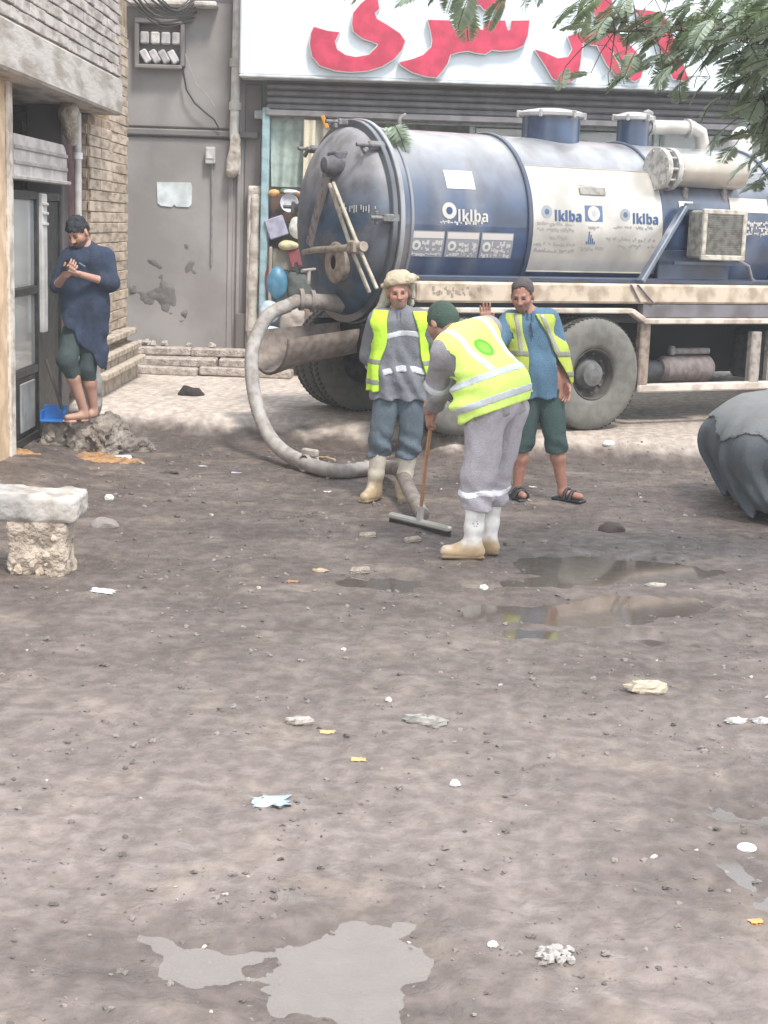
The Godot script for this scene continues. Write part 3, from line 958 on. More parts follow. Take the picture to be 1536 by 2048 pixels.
func shop() -> void:
	var at := Vector3(1.5, 0.5, -19.0)
	var b := thing("shop_building", "shop with a wide glazed front under a white sign, behind the tanker truck", "building", at)
	var g := Geo.new()
	g.col = Color(0.9, 0.86, 0.82)
	g.box(Vector3(1.5, 4.45, -1.2), Vector3(9.6, 2.1, 2.4), 0.02)
	part("upper_wall", g, M.concrete, b)
	g = Geo.new()
	g.col = Color(0.7, 0.66, 0.6)
	g.box(Vector3(1.5, 0.0, -1.2), Vector3(9.6, 0.12, 2.4), 0.01)
	part("floor", g, M.concrete, b)
	g = Geo.new()
	g.col = Color(0.72, 0.76, 0.74)
	g.box(Vector3(1.5, 1.7, -2.4), Vector3(9.6, 3.4, 0.1))
	for x in [-3.2, 6.2]: g.box(Vector3(x, 1.7, -1.2), Vector3(0.12, 3.4, 2.3))
	part("inner_wall", g, M.plain, b)
	g = Geo.new()
	g.col = Color(0.8, 0.8, 0.78)
	g.box(Vector3(1.5, 3.3, -1.2), Vector3(9.5, 0.1, 2.3))
	part("ceiling", g, M.plain, b)
	# blue front frame
	g = Geo.new()
	g.col = Color(0.34, 0.5, 0.55)
	g.box(Vector3(-3.05, 1.42, 0.22), Vector3(0.09, 2.9, 0.12), 0.012)
	part("blue_post", g, M.plastic, b)
	g = Geo.new()
	g.col = Color(0.42, 0.47, 0.46)
	g.box(Vector3(1.5, 2.79, 0.12), Vector3(9.4, 0.1, 0.08), 0.01)
	for x in [-0.6, 1.6, 3.8]: g.box(Vector3(x, 1.4, 0.1), Vector3(0.07, 2.7, 0.07), 0.01)
	g.box(Vector3(1.5, 0.1, 0.1), Vector3(9.4, 0.12, 0.07), 0.01)
	part("door_frame", g, M.plastic, b)
	var glass := mat("shop_glass", Color(0.85, 0.9, 0.88), 0.03)
	glass.transparency = BaseMaterial3D.TRANSPARENCY_ALPHA
	glass.albedo_color.a = 0.12
	glass.uv1_triplanar = false
	for k in 3:
		g = Geo.new()
		g.box(Vector3(0.5 + 2.2 * k, 1.44, 0.1), Vector3(2.1, 2.56, 0.008))
		part("glass_pane", g, glass, b)
	g = Geo.new()
	g.col = Color(0.55, 0.6, 0.57)
	g.box(Vector3(2.6, 1.4, -0.35), Vector3(6.4, 2.7, 0.03))
	part("blind", g, M.cloth, b)

	var sh := thing("roller_shutter", "raised grey ribbed roller shutter housing under the white sign", "shutter", Vector3(1.5, 3.34, -18.75))
	for k in 5:
		g = Geo.new()
		var tn := 0.2 + 0.025 * (k % 2)
		g.col = Color(tn, tn * 0.97, tn)
		g.box(Vector3(0.3, 0.04 + 0.078 * k, -0.012 * k), Vector3(6.7, 0.068, 0.05), 0.02)
		part("slat", g, M.metal if false else M.plain, sh)
	g = Geo.new()
	g.col = Color(0.3, 0.29, 0.3)
	g.box(Vector3(0.3, -0.03, 0.02), Vector3(6.7, 0.07, 0.09), 0.012)
	part("bottom_bar", g, M.plain, sh)
	g = Geo.new()
	g.col = Color(0.13, 0.13, 0.14)
	g.box(Vector3(0.3, 0.2, -0.1), Vector3(6.7, 0.44, 0.1))
	part("backing", g, M.plain, sh)

	var sg := thing("shop_sign", "long white shop sign board with large raised red Arabic letters", "sign", Vector3(1.5, 3.715, -18.5))
	g = Geo.new()
	g.col = Color(0.78, 0.86, 0.92)
	g.box(Vector3(0.9, 0.75, -0.2), Vector3(8.5, 1.5, 0.4), 0.02)
	part("board", g, mat("sign_board", Color.WHITE, 0.35), sg)
	g = Geo.new()
	g.col = Color(0.6, 0.62, 0.64)
	g.box(Vector3(0.9, -0.012, -0.19), Vector3(8.5, 0.03, 0.43), 0.008)
	part("bottom_trim", g, M.plain, sg)
	var letters := {
		"letter_alef_maqsura": [-0.99, 4.26, -0.83, 4.22, -0.70, 4.21, -0.75, 4.11, -0.72, 4.02, -0.62, 3.96, -0.50, 3.94, -0.35, 3.97, -0.26, 4.06, -0.24, 4.10, -0.30, 4.12, -0.43, 4.16, -0.53, 4.23, -0.55, 4.31, -0.54, 4.43, -0.46, 4.53, -0.39, 4.59, -0.37, 4.66, -0.23, 4.66, -0.27, 4.59, -0.25, 4.49, -0.30, 4.44, -0.27, 4.37, -0.15, 4.31, 0.00, 4.22, 0.06, 4.14, 0.03, 4.05, -0.06, 3.94, -0.20, 3.85, -0.36, 3.80, -0.55, 3.78, -0.73, 3.79, -0.91, 3.84, -1.00, 3.94, -1.03, 4.07, -1.02, 4.19],
		"letters_sheen_reh": [0.32, 4.38, 0.57, 4.38, 0.62, 4.28, 0.67, 4.29, 0.65, 4.39, 0.86, 4.40, 0.92, 4.29, 0.96, 4.29, 0.98, 4.39, 1.20, 4.40, 1.24, 4.29, 1.27, 4.30, 1.28, 4.40, 1.48, 4.41, 1.47, 4.25, 1.43, 4.14, 1.33, 4.09, 1.17, 4.07, 1.07, 4.08, 0.99, 4.03, 0.88, 4.04, 0.80, 4.06, 0.68, 4.04, 0.59, 4.01, 0.56, 3.91, 0.50, 3.82, 0.44, 3.75, 0.31, 3.76, 0.16, 3.80, 0.03, 3.87, 0.01, 3.90, 0.16, 3.94, 0.28, 3.99, 0.37, 4.08, 0.38, 4.16, 0.36, 4.25],
		"letter_dots": [0.76, 4.53, 0.78, 4.61, 0.83, 4.73, 1.13, 4.74, 1.20, 4.62, 1.18, 4.52, 0.96, 4.52, 0.91, 4.57, 0.84, 4.57],
		"letter_lam": [2.20, 4.57, 2.27, 4.65, 2.31, 4.78, 2.40, 4.78, 2.43, 4.52, 2.46, 4.37, 2.57, 4.25, 2.73, 4.10, 2.82, 3.93, 2.80, 3.82, 2.73, 3.78, 2.65, 3.83, 2.62, 3.96, 2.51, 4.07, 2.38, 4.17, 2.22, 4.17, 2.09, 4.20, 2.05, 4.29, 2.17, 4.32, 2.28, 4.35, 2.25, 4.47],
		"letter_hook": [1.94, 4.25, 2.03, 4.28, 2.11, 4.16, 2.10, 4.08, 2.09, 3.94, 2.07, 3.83, 2.01, 3.76, 1.90, 3.74, 1.79, 3.78, 1.69, 3.93, 1.57, 4.09, 1.68, 4.06, 1.83, 4.00, 1.95, 4.02, 2.00, 4.11],
		"letter_stroke": [2.29, 4.15, 2.40, 4.15, 2.52, 3.98, 2.57, 3.87, 2.53, 3.83, 2.41, 3.95],
		"letter_alef": [2.69, 4.57, 2.88, 4.56, 3.01, 4.52, 3.07, 4.44, 3.11, 4.34, 3.20, 4.17, 3.28, 3.98, 3.36, 3.80, 3.18, 3.82, 3.12, 3.95, 3.02, 4.13, 2.95, 4.25, 2.86, 4.36, 2.80, 4.43],
	}
	var red := mat("letter_red", Color(0.62, 0.055, 0.115), 0.4, "mottle", 0.8)
	var steel := mat("letter_side", Color(0.62, 0.6, 0.6), 0.35, "", 1.0, "", 0.0, 0.5)
	for k in letters:
		var p := PackedVector2Array()
		var l: Array = letters[k]
		for i in range(0, l.size(), 2): p.append(Vector2(l[i] - 1.5, l[i + 1] - 3.715))
		var side := Geo.new()
		for q in Geometry2D.offset_polygon(p, 0.014): side.prism(q, 0.075, Transform3D(Basis(), Vector3(0, 0, 0.078)))
		var o := part(k, side, steel, sg)
		var inner := Geometry2D.offset_polygon(p, 0.002)
		g = Geo.new()
		for q in inner:
			if q.size() > 2: g.prism(q, 0.02, Transform3D(Basis(), Vector3(0, 0, 0.088)))
		part("letter_face", g, red, o)

func good(called: String, label: String, category: String, at: Vector3, g, m: Material, pn := "body") -> Node3D:
	var o := thing(called, label, category, at)
	part(pn, g, m, o)
	return o

func lump(r: Vector3, col: Color, amp := 0.02, cell := 0.018, turn := 0.0) -> Geo:
	var s := Sdf.new()
	s.noise = nf; s.amp = amp; s.nscale = Vector3.ONE * 0.8
	s.ell(Vector3.ZERO, r, Basis(Vector3(0, 0, 1), turn))
	s.tint = func(_p): return col
	var g := Geo.new()
	s.into(g, cell)
	return g

func slab(s: Vector3, col: Color, turn := 0.0, bev := 0.012) -> Geo:
	var g := Geo.new()
	g.col = col
	g.box(Vector3.ZERO, s, bev, Basis(Vector3(0, 0, 1), turn))
	return g

func drape(w: float, h: float, folds: float, col: Color) -> Geo:
	var g := Geo.new()
	g.col = col
	g.sheet(func(s, t): return Vector3((s - 0.5) * w * (1.0 - 0.12 * t), -h * t, 0.02 * sin(folds * s * TAU + 2.0 * t) * (0.4 + t)), 24, 8, Vector3(0, 0, 1))
	return g

func shop_goods() -> void:
	var z := -18.72
	good("plastic_sheet", "pale green plastic sheet hung in the shop front beside the blue post", "sheet", Vector3(-1.26, 3.26, z - 0.15), drape(0.5, 0.8, 3.0, Color(0.43, 0.52, 0.48)), M.plastic, "sheet")
	good("cream_cloth", "cream cloth hanging beside the green plastic sheet", "cloth", Vector3(-1.03, 3.24, z), drape(0.14, 0.84, 1.5, Color(0.72, 0.66, 0.52)), M.cloth, "cloth")
	good("tan_cloth", "tan cloth strip hanging next to the tank's rounded end", "cloth", Vector3(-0.88, 3.24, z - 0.05), drape(0.2, 0.6, 2.0, Color(0.45, 0.43, 0.36)), M.cloth, "cloth")
	good("orange_ribbon", "small orange strip hanging under the shop's shutter", "ribbon", Vector3(-0.85, 3.22, z + 0.05), slab(Vector3(0.05, 0.16, 0.02), Color(0.8, 0.36, 0.06), 0.4), M.cloth, "strip")
	good("orange_packet", "orange packet on the upper shelf nearest the blue post", "packet", Vector3(-1.43, 2.38, z), lump(Vector3(0.07, 0.045, 0.05), Color(0.7, 0.4, 0.16)), M.plastic, "packet")
	good("orange_pack", "orange pack on the upper shelf right of the round white plate", "packet", Vector3(-1.08, 2.37, z), lump(Vector3(0.1, 0.04, 0.05), Color(0.65, 0.35, 0.14)), M.plastic, "packet")
	good("green_packet", "dark green packet above the round white plate", "packet", Vector3(-1.3, 2.4, z - 0.02), lump(Vector3(0.07, 0.04, 0.04), Color(0.12, 0.2, 0.14)), M.plastic, "packet")
	var g := Geo.new()
	g.col = Color(0.62, 0.65, 0.72)
	g.lathe([Vector2(0.0, 0.012), Vector2(0.07, 0.014), Vector2(0.105, 0.03), Vector2(0.11, 0.026), Vector2(0.075, 0.0), Vector2(0.0, 0.0)], Transform3D(Basis(Vector3(1, 0, 0), PI / 2), Vector3.ZERO), 28)
	good("round_plate", "round white plate standing on the shop shelf", "plate", Vector3(-1.25, 2.27, z + 0.02), g, M.plastic, "plate")
	good("white_ribbon", "crumpled white wrapper lying above the round plate", "wrapper", Vector3(-1.22, 2.4, z + 0.06), lump(Vector3(0.11, 0.025, 0.03), Color(0.78, 0.8, 0.8)), M.plastic, "wrapper")
	good("lilac_box", "tilted lilac box in the shop front below the round plate", "box", Vector3(-1.4, 1.98, z), slab(Vector3(0.23, 0.24, 0.1), Color(0.42, 0.42, 0.55), 0.35), M.plastic, "box")
	good("white_bag", "crumpled white bag right of the lilac box", "bag", Vector3(-1.15, 1.98, z), lump(Vector3(0.1, 0.13, 0.07), Color(0.72, 0.74, 0.7)), M.plastic, "bag")
	good("yellow_bag", "pale yellow bag beneath the white bag", "bag", Vector3(-1.25, 1.77, z), lump(Vector3(0.13, 0.06, 0.07), Color(0.66, 0.6, 0.38)), M.plastic, "bag")
	good("maroon_cloth", "maroon cloth folded beside the yellow bag", "cloth", Vector3(-1.16, 1.62, z - 0.03), slab(Vector3(0.16, 0.2, 0.08), Color(0.32, 0.1, 0.12), 0.3), M.cloth, "cloth")
	good("blue_jug", "tall sky blue plastic jug at the shop threshold", "jug", Vector3(-1.38, 1.32, z + 0.02), lump(Vector3(0.13, 0.2, 0.1), Color(0.1, 0.27, 0.42), 0.008), M.plastic, "jug")
	good("grey_sack", "tall grey green sack leaning between the blue jug and the tank", "sack", Vector3(-1.05, 1.3, z - 0.08), lump(Vector3(0.22, 0.34, 0.12), Color(0.16, 0.18, 0.17)), M.cloth, "sack")
	good("brown_carton", "brown cardboard carton behind the round plate", "carton", Vector3(-1.25, 2.2, z - 0.25), slab(Vector3(0.5, 0.34, 0.2), Color(0.17, 0.11, 0.1)), M.plain, "carton")
	good("dark_carton", "dark carton on the middle shelf behind the lilac box", "carton", Vector3(-1.25, 1.85, z - 0.25), slab(Vector3(0.5, 0.34, 0.2), Color(0.13, 0.12, 0.14)), M.plain, "carton")
	good("tan_carton", "tan carton under the lilac box", "carton", Vector3(-1.3, 1.6, z - 0.15), slab(Vector3(0.3, 0.26, 0.2), Color(0.3, 0.28, 0.24)), M.plain, "carton")
	good("red_bottle", "narrow dark red bottle against the blue post", "bottle", Vector3(-1.49, 1.36, z), lump(Vector3(0.04, 0.16, 0.04), Color(0.25, 0.07, 0.09), 0.0), M.plastic, "bottle")
	good("wooden_stake", "thin wooden stake standing beside the blue jug", "stake", Vector3(-1.46, 1.4, z + 0.05), slab(Vector3(0.04, 0.7, 0.04), Color(0.42, 0.36, 0.3)), M.plain, "stake")
	good("light_blue_bag", "light blue plastic bag on the shop step, upper of two", "bag", Vector3(-1.45, 0.98, z + 0.1), lump(Vector3(0.13, 0.13, 0.1), Color(0.55, 0.68, 0.76)), M.plastic, "bag")
	good("ice_blue_bag", "light blue plastic bag on the shop step, lower of two", "bag", Vector3(-1.42, 0.7, z + 0.16), lump(Vector3(0.16, 0.11, 0.1), Color(0.6, 0.72, 0.8)), M.plastic, "bag")
	good("crumpled_sheet", "crumpled cream sheet heaped right of the light blue bags", "sheet", Vector3(-1.18, 0.9, z + 0.1), lump(Vector3(0.16, 0.2, 0.1), Color(0.5, 0.45, 0.41), 0.05), M.cloth, "sheet")
	good("brown_heap", "brown heap of rags at the foot of the grey sack", "rags", Vector3(-0.95, 0.85, z + 0.05), lump(Vector3(0.2, 0.18, 0.1), Color(0.2, 0.16, 0.14), 0.05), M.cloth, "rags")

const TU := 1.865
const TW := -1.25

# a patch on the tank's skin: along a0..a1, angles e0..e1 (radians above level, near side), radius r
func skin_patch(g: Geo, a0: float, a1: float, e0: float, e1: float, r: float, nu := 6, nv := 8) -> void:
	g.sheet(func(s, t):
		var e := lerpf(e0, e1, t)
		return Vector3(lerpf(a0, a1, s), TU + r * sin(e), TW + r * cos(e)), nu, nv, Vector3(0, sin((e0 + e1) / 2), cos((e0 + e1) / 2)))

func band(g: Geo, a: float, w: float, r0: float, r1: float) -> void:
	var t := Transform3D(Basis(Vector3(0, 1, 0), Vector3(1, 0, 0), Vector3(0, 0, -1)), Vector3(a, TU, TW))
	g.lathe([Vector2(r0, -w / 2), Vector2(r1 - 0.006, -w / 2), Vector2(r1, -w / 2 + 0.006), Vector2(r1, w / 2 - 0.006), Vector2(r1 - 0.006, w / 2), Vector2(r0, w / 2)], t, 72)

# lettering bent round the tank
func skin_text(text: String, a: float, e: float, h: float, shear: float, col: Color, parent: Node3D, called: String, m: Material, rad := 0.876) -> void:
	var tm := TextMesh.new()
	var sf := SystemFont.new()
	sf.font_names = PackedStringArray(["Droid Sans"])
	sf.font_weight = 700
	tm.font = sf
	tm.text = text
	tm.font_size = 64
	tm.pixel_size = h / 64.0 * 1.35
	tm.depth = 0.006
	tm.horizontal_alignment = HORIZONTAL_ALIGNMENT_LEFT
	var arr := tm.surface_get_arrays(0)
	var g := Geo.new()
	g.col = col
	var P: PackedVector3Array = arr[Mesh.ARRAY_VERTEX]
	var I: PackedInt32Array = arr[Mesh.ARRAY_INDEX]
	var f := func(p: Vector3) -> Vector3:
		var r := rad + p.z
		var q := e + p.y / rad
		return Vector3(a + p.x + p.y * shear, TU + r * sin(q), TW + r * cos(q))
	for i in range(0, I.size(), 3):
		var x: Vector3 = f.call(P[I[i]]); var y: Vector3 = f.call(P[I[i + 1]]); var z: Vector3 = f.call(P[I[i + 2]])
		if (P[I[i + 1]] - P[I[i]]).cross(P[I[i + 2]] - P[I[i]]).z == 0.0: continue
		g.flat(x, y, z, (x - Vector3(x.x, TU, TW)))
	part(called, g, m, parent)

# a row of small joined strokes that reads as fine print
func skin_print(g: Geo, a0: float, a1: float, e: float, h: float, r := 0.878) -> void:
	var a := a0
	while a < a1:
		var w := rng.randf_range(0.006, 0.03)
		if rng.randf() > 0.2:
			var k := rng.randf_range(0.25, 1.0)
			var o := rng.randf_range(-0.3, 0.3) * h
			skin_patch(g, a, minf(a + w, a1), e + (o - h * k * 0.5) / r, e + (o + h * k * 0.5) / r, r, 1, 1)
		a += w + 0.003

func wheel(parent: Node3D, a: float, w: float, inner := false) -> void:
	# axle along local z; outer face at w
	var t := Transform3D(Basis(Vector3(1, 0, 0), PI / 2), Vector3(a, 0.53, w))
	var g := Geo.new()
	g.col = Color(0.17, 0.165, 0.15)
	g.lathe([Vector2(0.235, -0.05), Vector2(0.25, -0.01), Vector2(0.29, 0.012), Vector2(0.4, 0.022), Vector2(0.47, 0.016), Vector2(0.505, -0.004), Vector2(0.525, -0.03), Vector2(0.53, -0.06), Vector2(0.53, -0.21), Vector2(0.52, -0.25), Vector2(0.47, -0.285), Vector2(0.4, -0.29), Vector2(0.3, -0.28), Vector2(0.235, -0.25), Vector2(0.235, -0.05)], t, 56, true)
	var wn := Node3D.new()
	wn.name = numbered("wheel", parent)
	parent.add_child(wn, true)
	part("tyre", g, M.tyre, wn)
	g = Geo.new()
	g.col = Color(0.06, 0.058, 0.054)
	for j in 64:
		var q := TAU * j / 64.0
		var d := Vector3(cos(q), sin(q), 0)
		for s in [0.0, 1.0]:
			g.box(Vector3(a, 0.53, w) + d * 0.528 + Vector3(0, 0, -0.062 - 0.12 * s), Vector3(0.016, 0.03, 0.075), 0.003, Basis(d, d.cross(Vector3(0, 0, 1)) * -1.0, Vector3(0, 0, 1)).rotated(d, 0.5 if s == 0.0 else -0.5))
	part("tread", g, M.tyre, wn)
	g = Geo.new()
	g.col = Color(0.1, 0.09, 0.08)
	g.lathe([Vector2(0.242, -0.02), Vector2(0.236, -0.012), Vector2(0.228, -0.02), Vector2(0.225, -0.05), Vector2(0.215, -0.12), Vector2(0.18, -0.15), Vector2(0.12, -0.15), Vector2(0.0, -0.15)], t, 36)
	part("rim", g, M.dusty_metal, wn)
	if inner: return
	g = Geo.new()
	g.col = Color(0.15, 0.16, 0.16)
	g.lathe([Vector2(0.15, -0.15), Vector2(0.145, -0.1), Vector2(0.12, -0.06), Vector2(0.11, -0.02), Vector2(0.06, 0.0), Vector2(0.0, 0.002)], t, 24)
	for j in 10:
		var q := TAU * j / 10.0
		g.lathe([Vector2(0.016, -0.15), Vector2(0.016, -0.115), Vector2(0.0, -0.11)], Transform3D(t.basis, t.origin + Vector3(cos(q) * 0.195, sin(q) * 0.195, 0)), 8)
	part("hub", g, M.dusty_metal, wn)

func truck() -> void:
	var tr := thing("tanker_truck", "large dusty blue vacuum tanker truck with twin rear axles parked on the road", "truck", Vector3(1.944, 0.2, -14.441), "", deg_to_rad(29))
	var navy := mat("tank_paint", Color.WHITE, 0.3, "grime", 2.2)
	navy.clearcoat_enabled = true
	navy.clearcoat = 0.8
	navy.clearcoat_roughness = 0.25
	mat("tyre", Color.WHITE, 0.9, "mottle", 0.4, "fine", 0.15)
	mat("dusty_metal", Color.WHITE, 0.75, "grime", 0.5, "fine", 0.12)
	var cream := mat("cream_paint", Color.WHITE, 0.45, "grime", 1.3)
	mat("steel_sheet", Color.WHITE, 0.32, "mottle", 1.5, "", 0.0, 0.35)
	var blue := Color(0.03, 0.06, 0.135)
	var sheen_dust := Color(0.36, 0.365, 0.37)
	# tank: sky reflection and thin dusting, painted paler where the skin faces up
	var g := Geo.new()
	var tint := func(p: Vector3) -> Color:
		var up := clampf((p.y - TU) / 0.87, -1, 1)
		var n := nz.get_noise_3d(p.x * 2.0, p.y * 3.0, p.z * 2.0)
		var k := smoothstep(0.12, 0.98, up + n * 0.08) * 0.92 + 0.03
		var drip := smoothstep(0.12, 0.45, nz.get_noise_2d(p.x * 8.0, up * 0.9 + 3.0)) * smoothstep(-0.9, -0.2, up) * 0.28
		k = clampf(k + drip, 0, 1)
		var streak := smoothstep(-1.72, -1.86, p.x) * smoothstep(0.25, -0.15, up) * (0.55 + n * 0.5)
		return blue.lerp(sheen_dust, clampf(k, 0, 0.9)).lerp(Color(0.3, 0.25, 0.2), clampf(streak, 0, 1))
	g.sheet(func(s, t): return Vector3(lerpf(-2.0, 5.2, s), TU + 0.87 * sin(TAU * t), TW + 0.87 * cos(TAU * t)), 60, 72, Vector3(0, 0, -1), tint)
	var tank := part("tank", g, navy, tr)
	# domed rear end
	g = Geo.new()
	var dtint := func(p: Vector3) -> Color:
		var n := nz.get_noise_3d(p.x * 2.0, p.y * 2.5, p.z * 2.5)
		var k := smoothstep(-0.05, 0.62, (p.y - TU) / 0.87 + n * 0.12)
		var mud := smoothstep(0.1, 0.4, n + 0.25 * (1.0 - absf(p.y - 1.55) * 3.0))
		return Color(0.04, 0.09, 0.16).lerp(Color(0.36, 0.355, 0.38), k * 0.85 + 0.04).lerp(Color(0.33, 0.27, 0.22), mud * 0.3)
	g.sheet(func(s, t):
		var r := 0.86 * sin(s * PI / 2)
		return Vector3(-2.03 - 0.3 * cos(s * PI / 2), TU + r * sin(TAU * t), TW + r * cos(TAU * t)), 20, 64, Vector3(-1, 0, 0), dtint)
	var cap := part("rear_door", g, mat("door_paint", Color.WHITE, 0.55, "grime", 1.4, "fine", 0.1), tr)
	for q in [[-2.02, 0.05, 0.93, Color(0.1, 0.11, 0.13)], [-1.95, 0.045, 0.94, Color(0.3, 0.31, 0.33)], [-1.82, 0.03, 0.885, Color(0.22, 0.23, 0.25)], [-0.565, 0.045, 0.895, Color(0.05, 0.07, 0.12)], [0.985, 0.03, 0.893, Color(0.05, 0.07, 0.12)], [2.5, 0.045, 0.895, Color(0.05, 0.07, 0.12)]]:
		g = Geo.new()
		g.col = q[3]
		band(g, q[0], q[1], 0.84, q[2])
		part("ring", g, navy, tank)
	# screw clamps round the door rim
	for e in [0.85, 1.6, 2.3, 3.0, 3.7, 0.05]:
		g = Geo.new()
		g.col = Color(0.2, 0.2, 0.21)
		var d := Vector3(0, sin(e), cos(e))
		var o := Vector3(-2.06, TU, TW) + d * 0.9
		g.box(o, Vector3(0.16, 0.07, 0.06), 0.01, Basis(Vector3(1, 0, 0), -e))
		g.tube([o + Vector3(-0.2, 0, 0), o + Vector3(0.02, 0, 0)], 0.018, 8)
		g.box(o + Vector3(-0.12, 0, 0) - d * 0.04, Vector3(0.03, 0.12, 0.04), 0.006, Basis(Vector3(1, 0, 0), -e))
		part("door_clamp", g, M.dusty_metal, cap)
	# hinge boss, support strut, twin rails of the lifting arm
	g = Geo.new()
	g.col = Color(0.13, 0.13, 0.15)
	g.lathe([Vector2(0.0, 0.14), Vector2(0.07, 0.13), Vector2(0.09, 0.05), Vector2(0.1, -0.12)], Transform3D(Basis(Vector3(0, 0, 1), PI / 2), Vector3(-2.28, 2.36, -0.99)), 16)
	g.box(Vector3(-2.22, 2.45, -1.02), Vector3(0.2, 0.08, 0.2), 0.015)
	part("hinge_boss", g, M.dusty_metal, cap)
	g = Geo.new()
	g.col = Color(0.3, 0.28, 0.28)
	g.bar(Vector3(-2.34, 2.28, -1.06), Vector3(-2.32, 1.64, -1.42), 0.04, 0.12, 0.01, Vector3(0, 0, 1))
	part("support_strut", g, M.dusty_metal, cap)
	for k in 2:
		g = Geo.new()
		g.col = Color(0.46, 0.42, 0.35)
		var q: Array = [[Vector3(-2.36, 2.21, -0.9), Vector3(-2.32, 1.67, -0.46), Vector3(-2.22, 1.296, -0.265)], [Vector3(-2.36, 2.2, -0.97), Vector3(-2.32, 1.63, -0.58), Vector3(-2.22, 1.255, -0.4)]][k]
		g.bar(q[0], q[1], 0.03, 0.032, 0.006, Vector3(1, 0, 0))
		g.bar(q[1], q[2], 0.03, 0.032, 0.006, Vector3(1, 0, 0))
		part("arm_rail", g, M.dusty_metal, cap)
	g = Geo.new()
	g.col = Color(0.36, 0.31, 0.26)
	g.box(Vector3(-2.33, 1.65, -0.52), Vector3(0.07, 0.12, 0.16), 0.02)
	part("arm_joint", g, M.dusty_metal, cap)
	# cross pipe with its flanged port
	g = Geo.new()
	g.col = Color(0.38, 0.33, 0.28)
	g.tube([Vector3(-2.26, 1.57, -1.66), Vector3(-2.33, 1.6, -1.3), Vector3(-2.33, 1.635, -0.7), Vector3(-2.3, 1.66, -0.38)], [0.03, 0.03, 0.032, 0.045], 12)
	part("cross_pipe", g, M.dusty_metal, cap)
	g = Geo.new()
	g.col = Color(0.36, 0.3, 0.25)
	g.lathe([Vector2(0.0, -0.1), Vector2(0.16, -0.1), Vector2(0.19, 0.0), Vector2(0.17, 0.02), Vector2(0.11, 0.035), Vector2(0.07, 0.03), Vector2(0.065, -0.02), Vector2(0.0, -0.02)], Transform3D(Basis(Vector3(0, 0, 1), PI / 2), Vector3(-2.3, 1.5, -0.93)), 28)
	part("port_flange", g, M.dusty_metal, cap)
	g = Geo.new()
	g.col = Color(0.03, 0.03, 0.03)
	g.lathe([Vector2(0.0, 0.0), Vector2(0.066, 0.0)], Transform3D(Basis(Vector3(0, 0, 1), PI / 2), Vector3(-2.312, 1.5, -0.93)), 20)
	part("port_hole", g, M.dark, cap)
	skin_text_rear(cap)
	# suction outlet under the door
	g = Geo.new()
	g.col = Color(0.3, 0.27, 0.25)
	g.tube([Vector3(-2.15, 1.12, -1.1), Vector3(-2.42, 1.14, -1.06), Vector3(-2.66, 1.145, -0.98), Vector3(-2.8, 1.105, -0.9)], [0.085, 0.072, 0.062, 0.058], 14)
	for q in [[-2.46, 1.145, -1.05], [-2.6, 1.16, -1.0]]:
		g.lathe([Vector2(0.06, -0.018), Vector2(0.1, -0.018), Vector2(0.1, 0.018), Vector2(0.06, 0.018)], Transform3D(Basis(Vector3(0, 0, 1), PI / 2).rotated(Vector3.UP, -0.25), Vector3(q[0], q[1], q[2])), 18)
	part("suction_outlet", g, M.dusty_metal, tr)
	g = Geo.new()
	g.col = Color(0.4, 0.38, 0.37)
	g.tube([Vector3(-2.52, 1.3, -1.02), Vector3(-2.52, 1.42, -1.02)], 0.02, 8)
	g.tube([Vector3(-2.62, 1.42, -0.95), Vector3(-2.42, 1.43, -1.1)], 0.016, 8)
	part("valve_lever", g, M.dusty_metal, tr)
	# drip tray below the outlet
	g = Geo.new()
	var trough := func(off: float) -> Callable:
		return func(s, t):
			var R := lerpf(0.15, 0.235, s) + off
			var q: float = PI + PI * t
			return Vector3(lerpf(-1.72, -2.86, s), lerpf(0.95, 0.83, s) + R * 1.5 * sin(q) * (1.0 + 0.05 * sin(7.0 * s)), -1.15 + R * 2.0 * cos(q))
	var tt := func(p: Vector3) -> Color: return Color(0.3, 0.25, 0.22).lerp(Color(0.2, 0.175, 0.165), smoothstep(-0.2, 0.4, nz.get_noise_3d(p.x * 2, p.y * 2, p.z * 2)))
	g.sheet(trough.call(0.0), 16, 18, Vector3(0, -1, 0), tt)
	g.sheet(trough.call(-0.012), 16, 18, Vector3(0, 1, 0), tt)
	part("drip_tray", g, M.dusty_metal, tr)
	g = Geo.new()
	g.col = Color(0.2, 0.17, 0.16)
	var lip := []
	for i in 15:
		var q := PI + PI * i / 14.0
		lip.append(Vector3(-2.86, 0.83 + 0.23 * 1.5 * sin(q), -1.15 + 0.46 * cos(q)))
	g.tube(lip, 0.014, 6)
	part("tray_lip", g, M.dusty_metal, tr)
	# side cover panel and its lettering
	g = Geo.new()
	g.col = Color(0.58, 0.555, 0.515)
	skin_patch(g, -0.54, 0.985, -0.46, 0.7, 0.888, 8, 24)
	var panel := part("cover_panel", g, M.steel_sheet, tr)
	g = Geo.new()
	g.col = Color(0.5, 0.45, 0.38)
	for e in [-0.46, 0.7]:
		var d := Vector3(0, sin(e), cos(e)) * 0.885
		g.bar(Vector3(-0.54, TU, TW) + d, Vector3(0.985, TU, TW) + d, 0.012, 0.02, 0.003)
	part("panel_edge", g, M.steel_sheet, panel)
	g = Geo.new()
	g.col = Color(0.3, 0.29, 0.27)
	skin_patch(g, 0.01, 0.31, 0.375, 0.46, 0.9, 4, 3)
	part("panel_handle", g, M.dusty_metal, panel)
	g = Geo.new()
	g.col = Color(0.7, 0.67, 0.62)
	skin_patch(g, 0.0, 0.2, 0.48, 0.53, 0.892, 2, 2)
	part("panel_label", g, cream, panel)
	var ink := mat("print_ink", Color(1, 1, 1), 0.6)
	var inkb := Color(0.05, 0.1, 0.22)
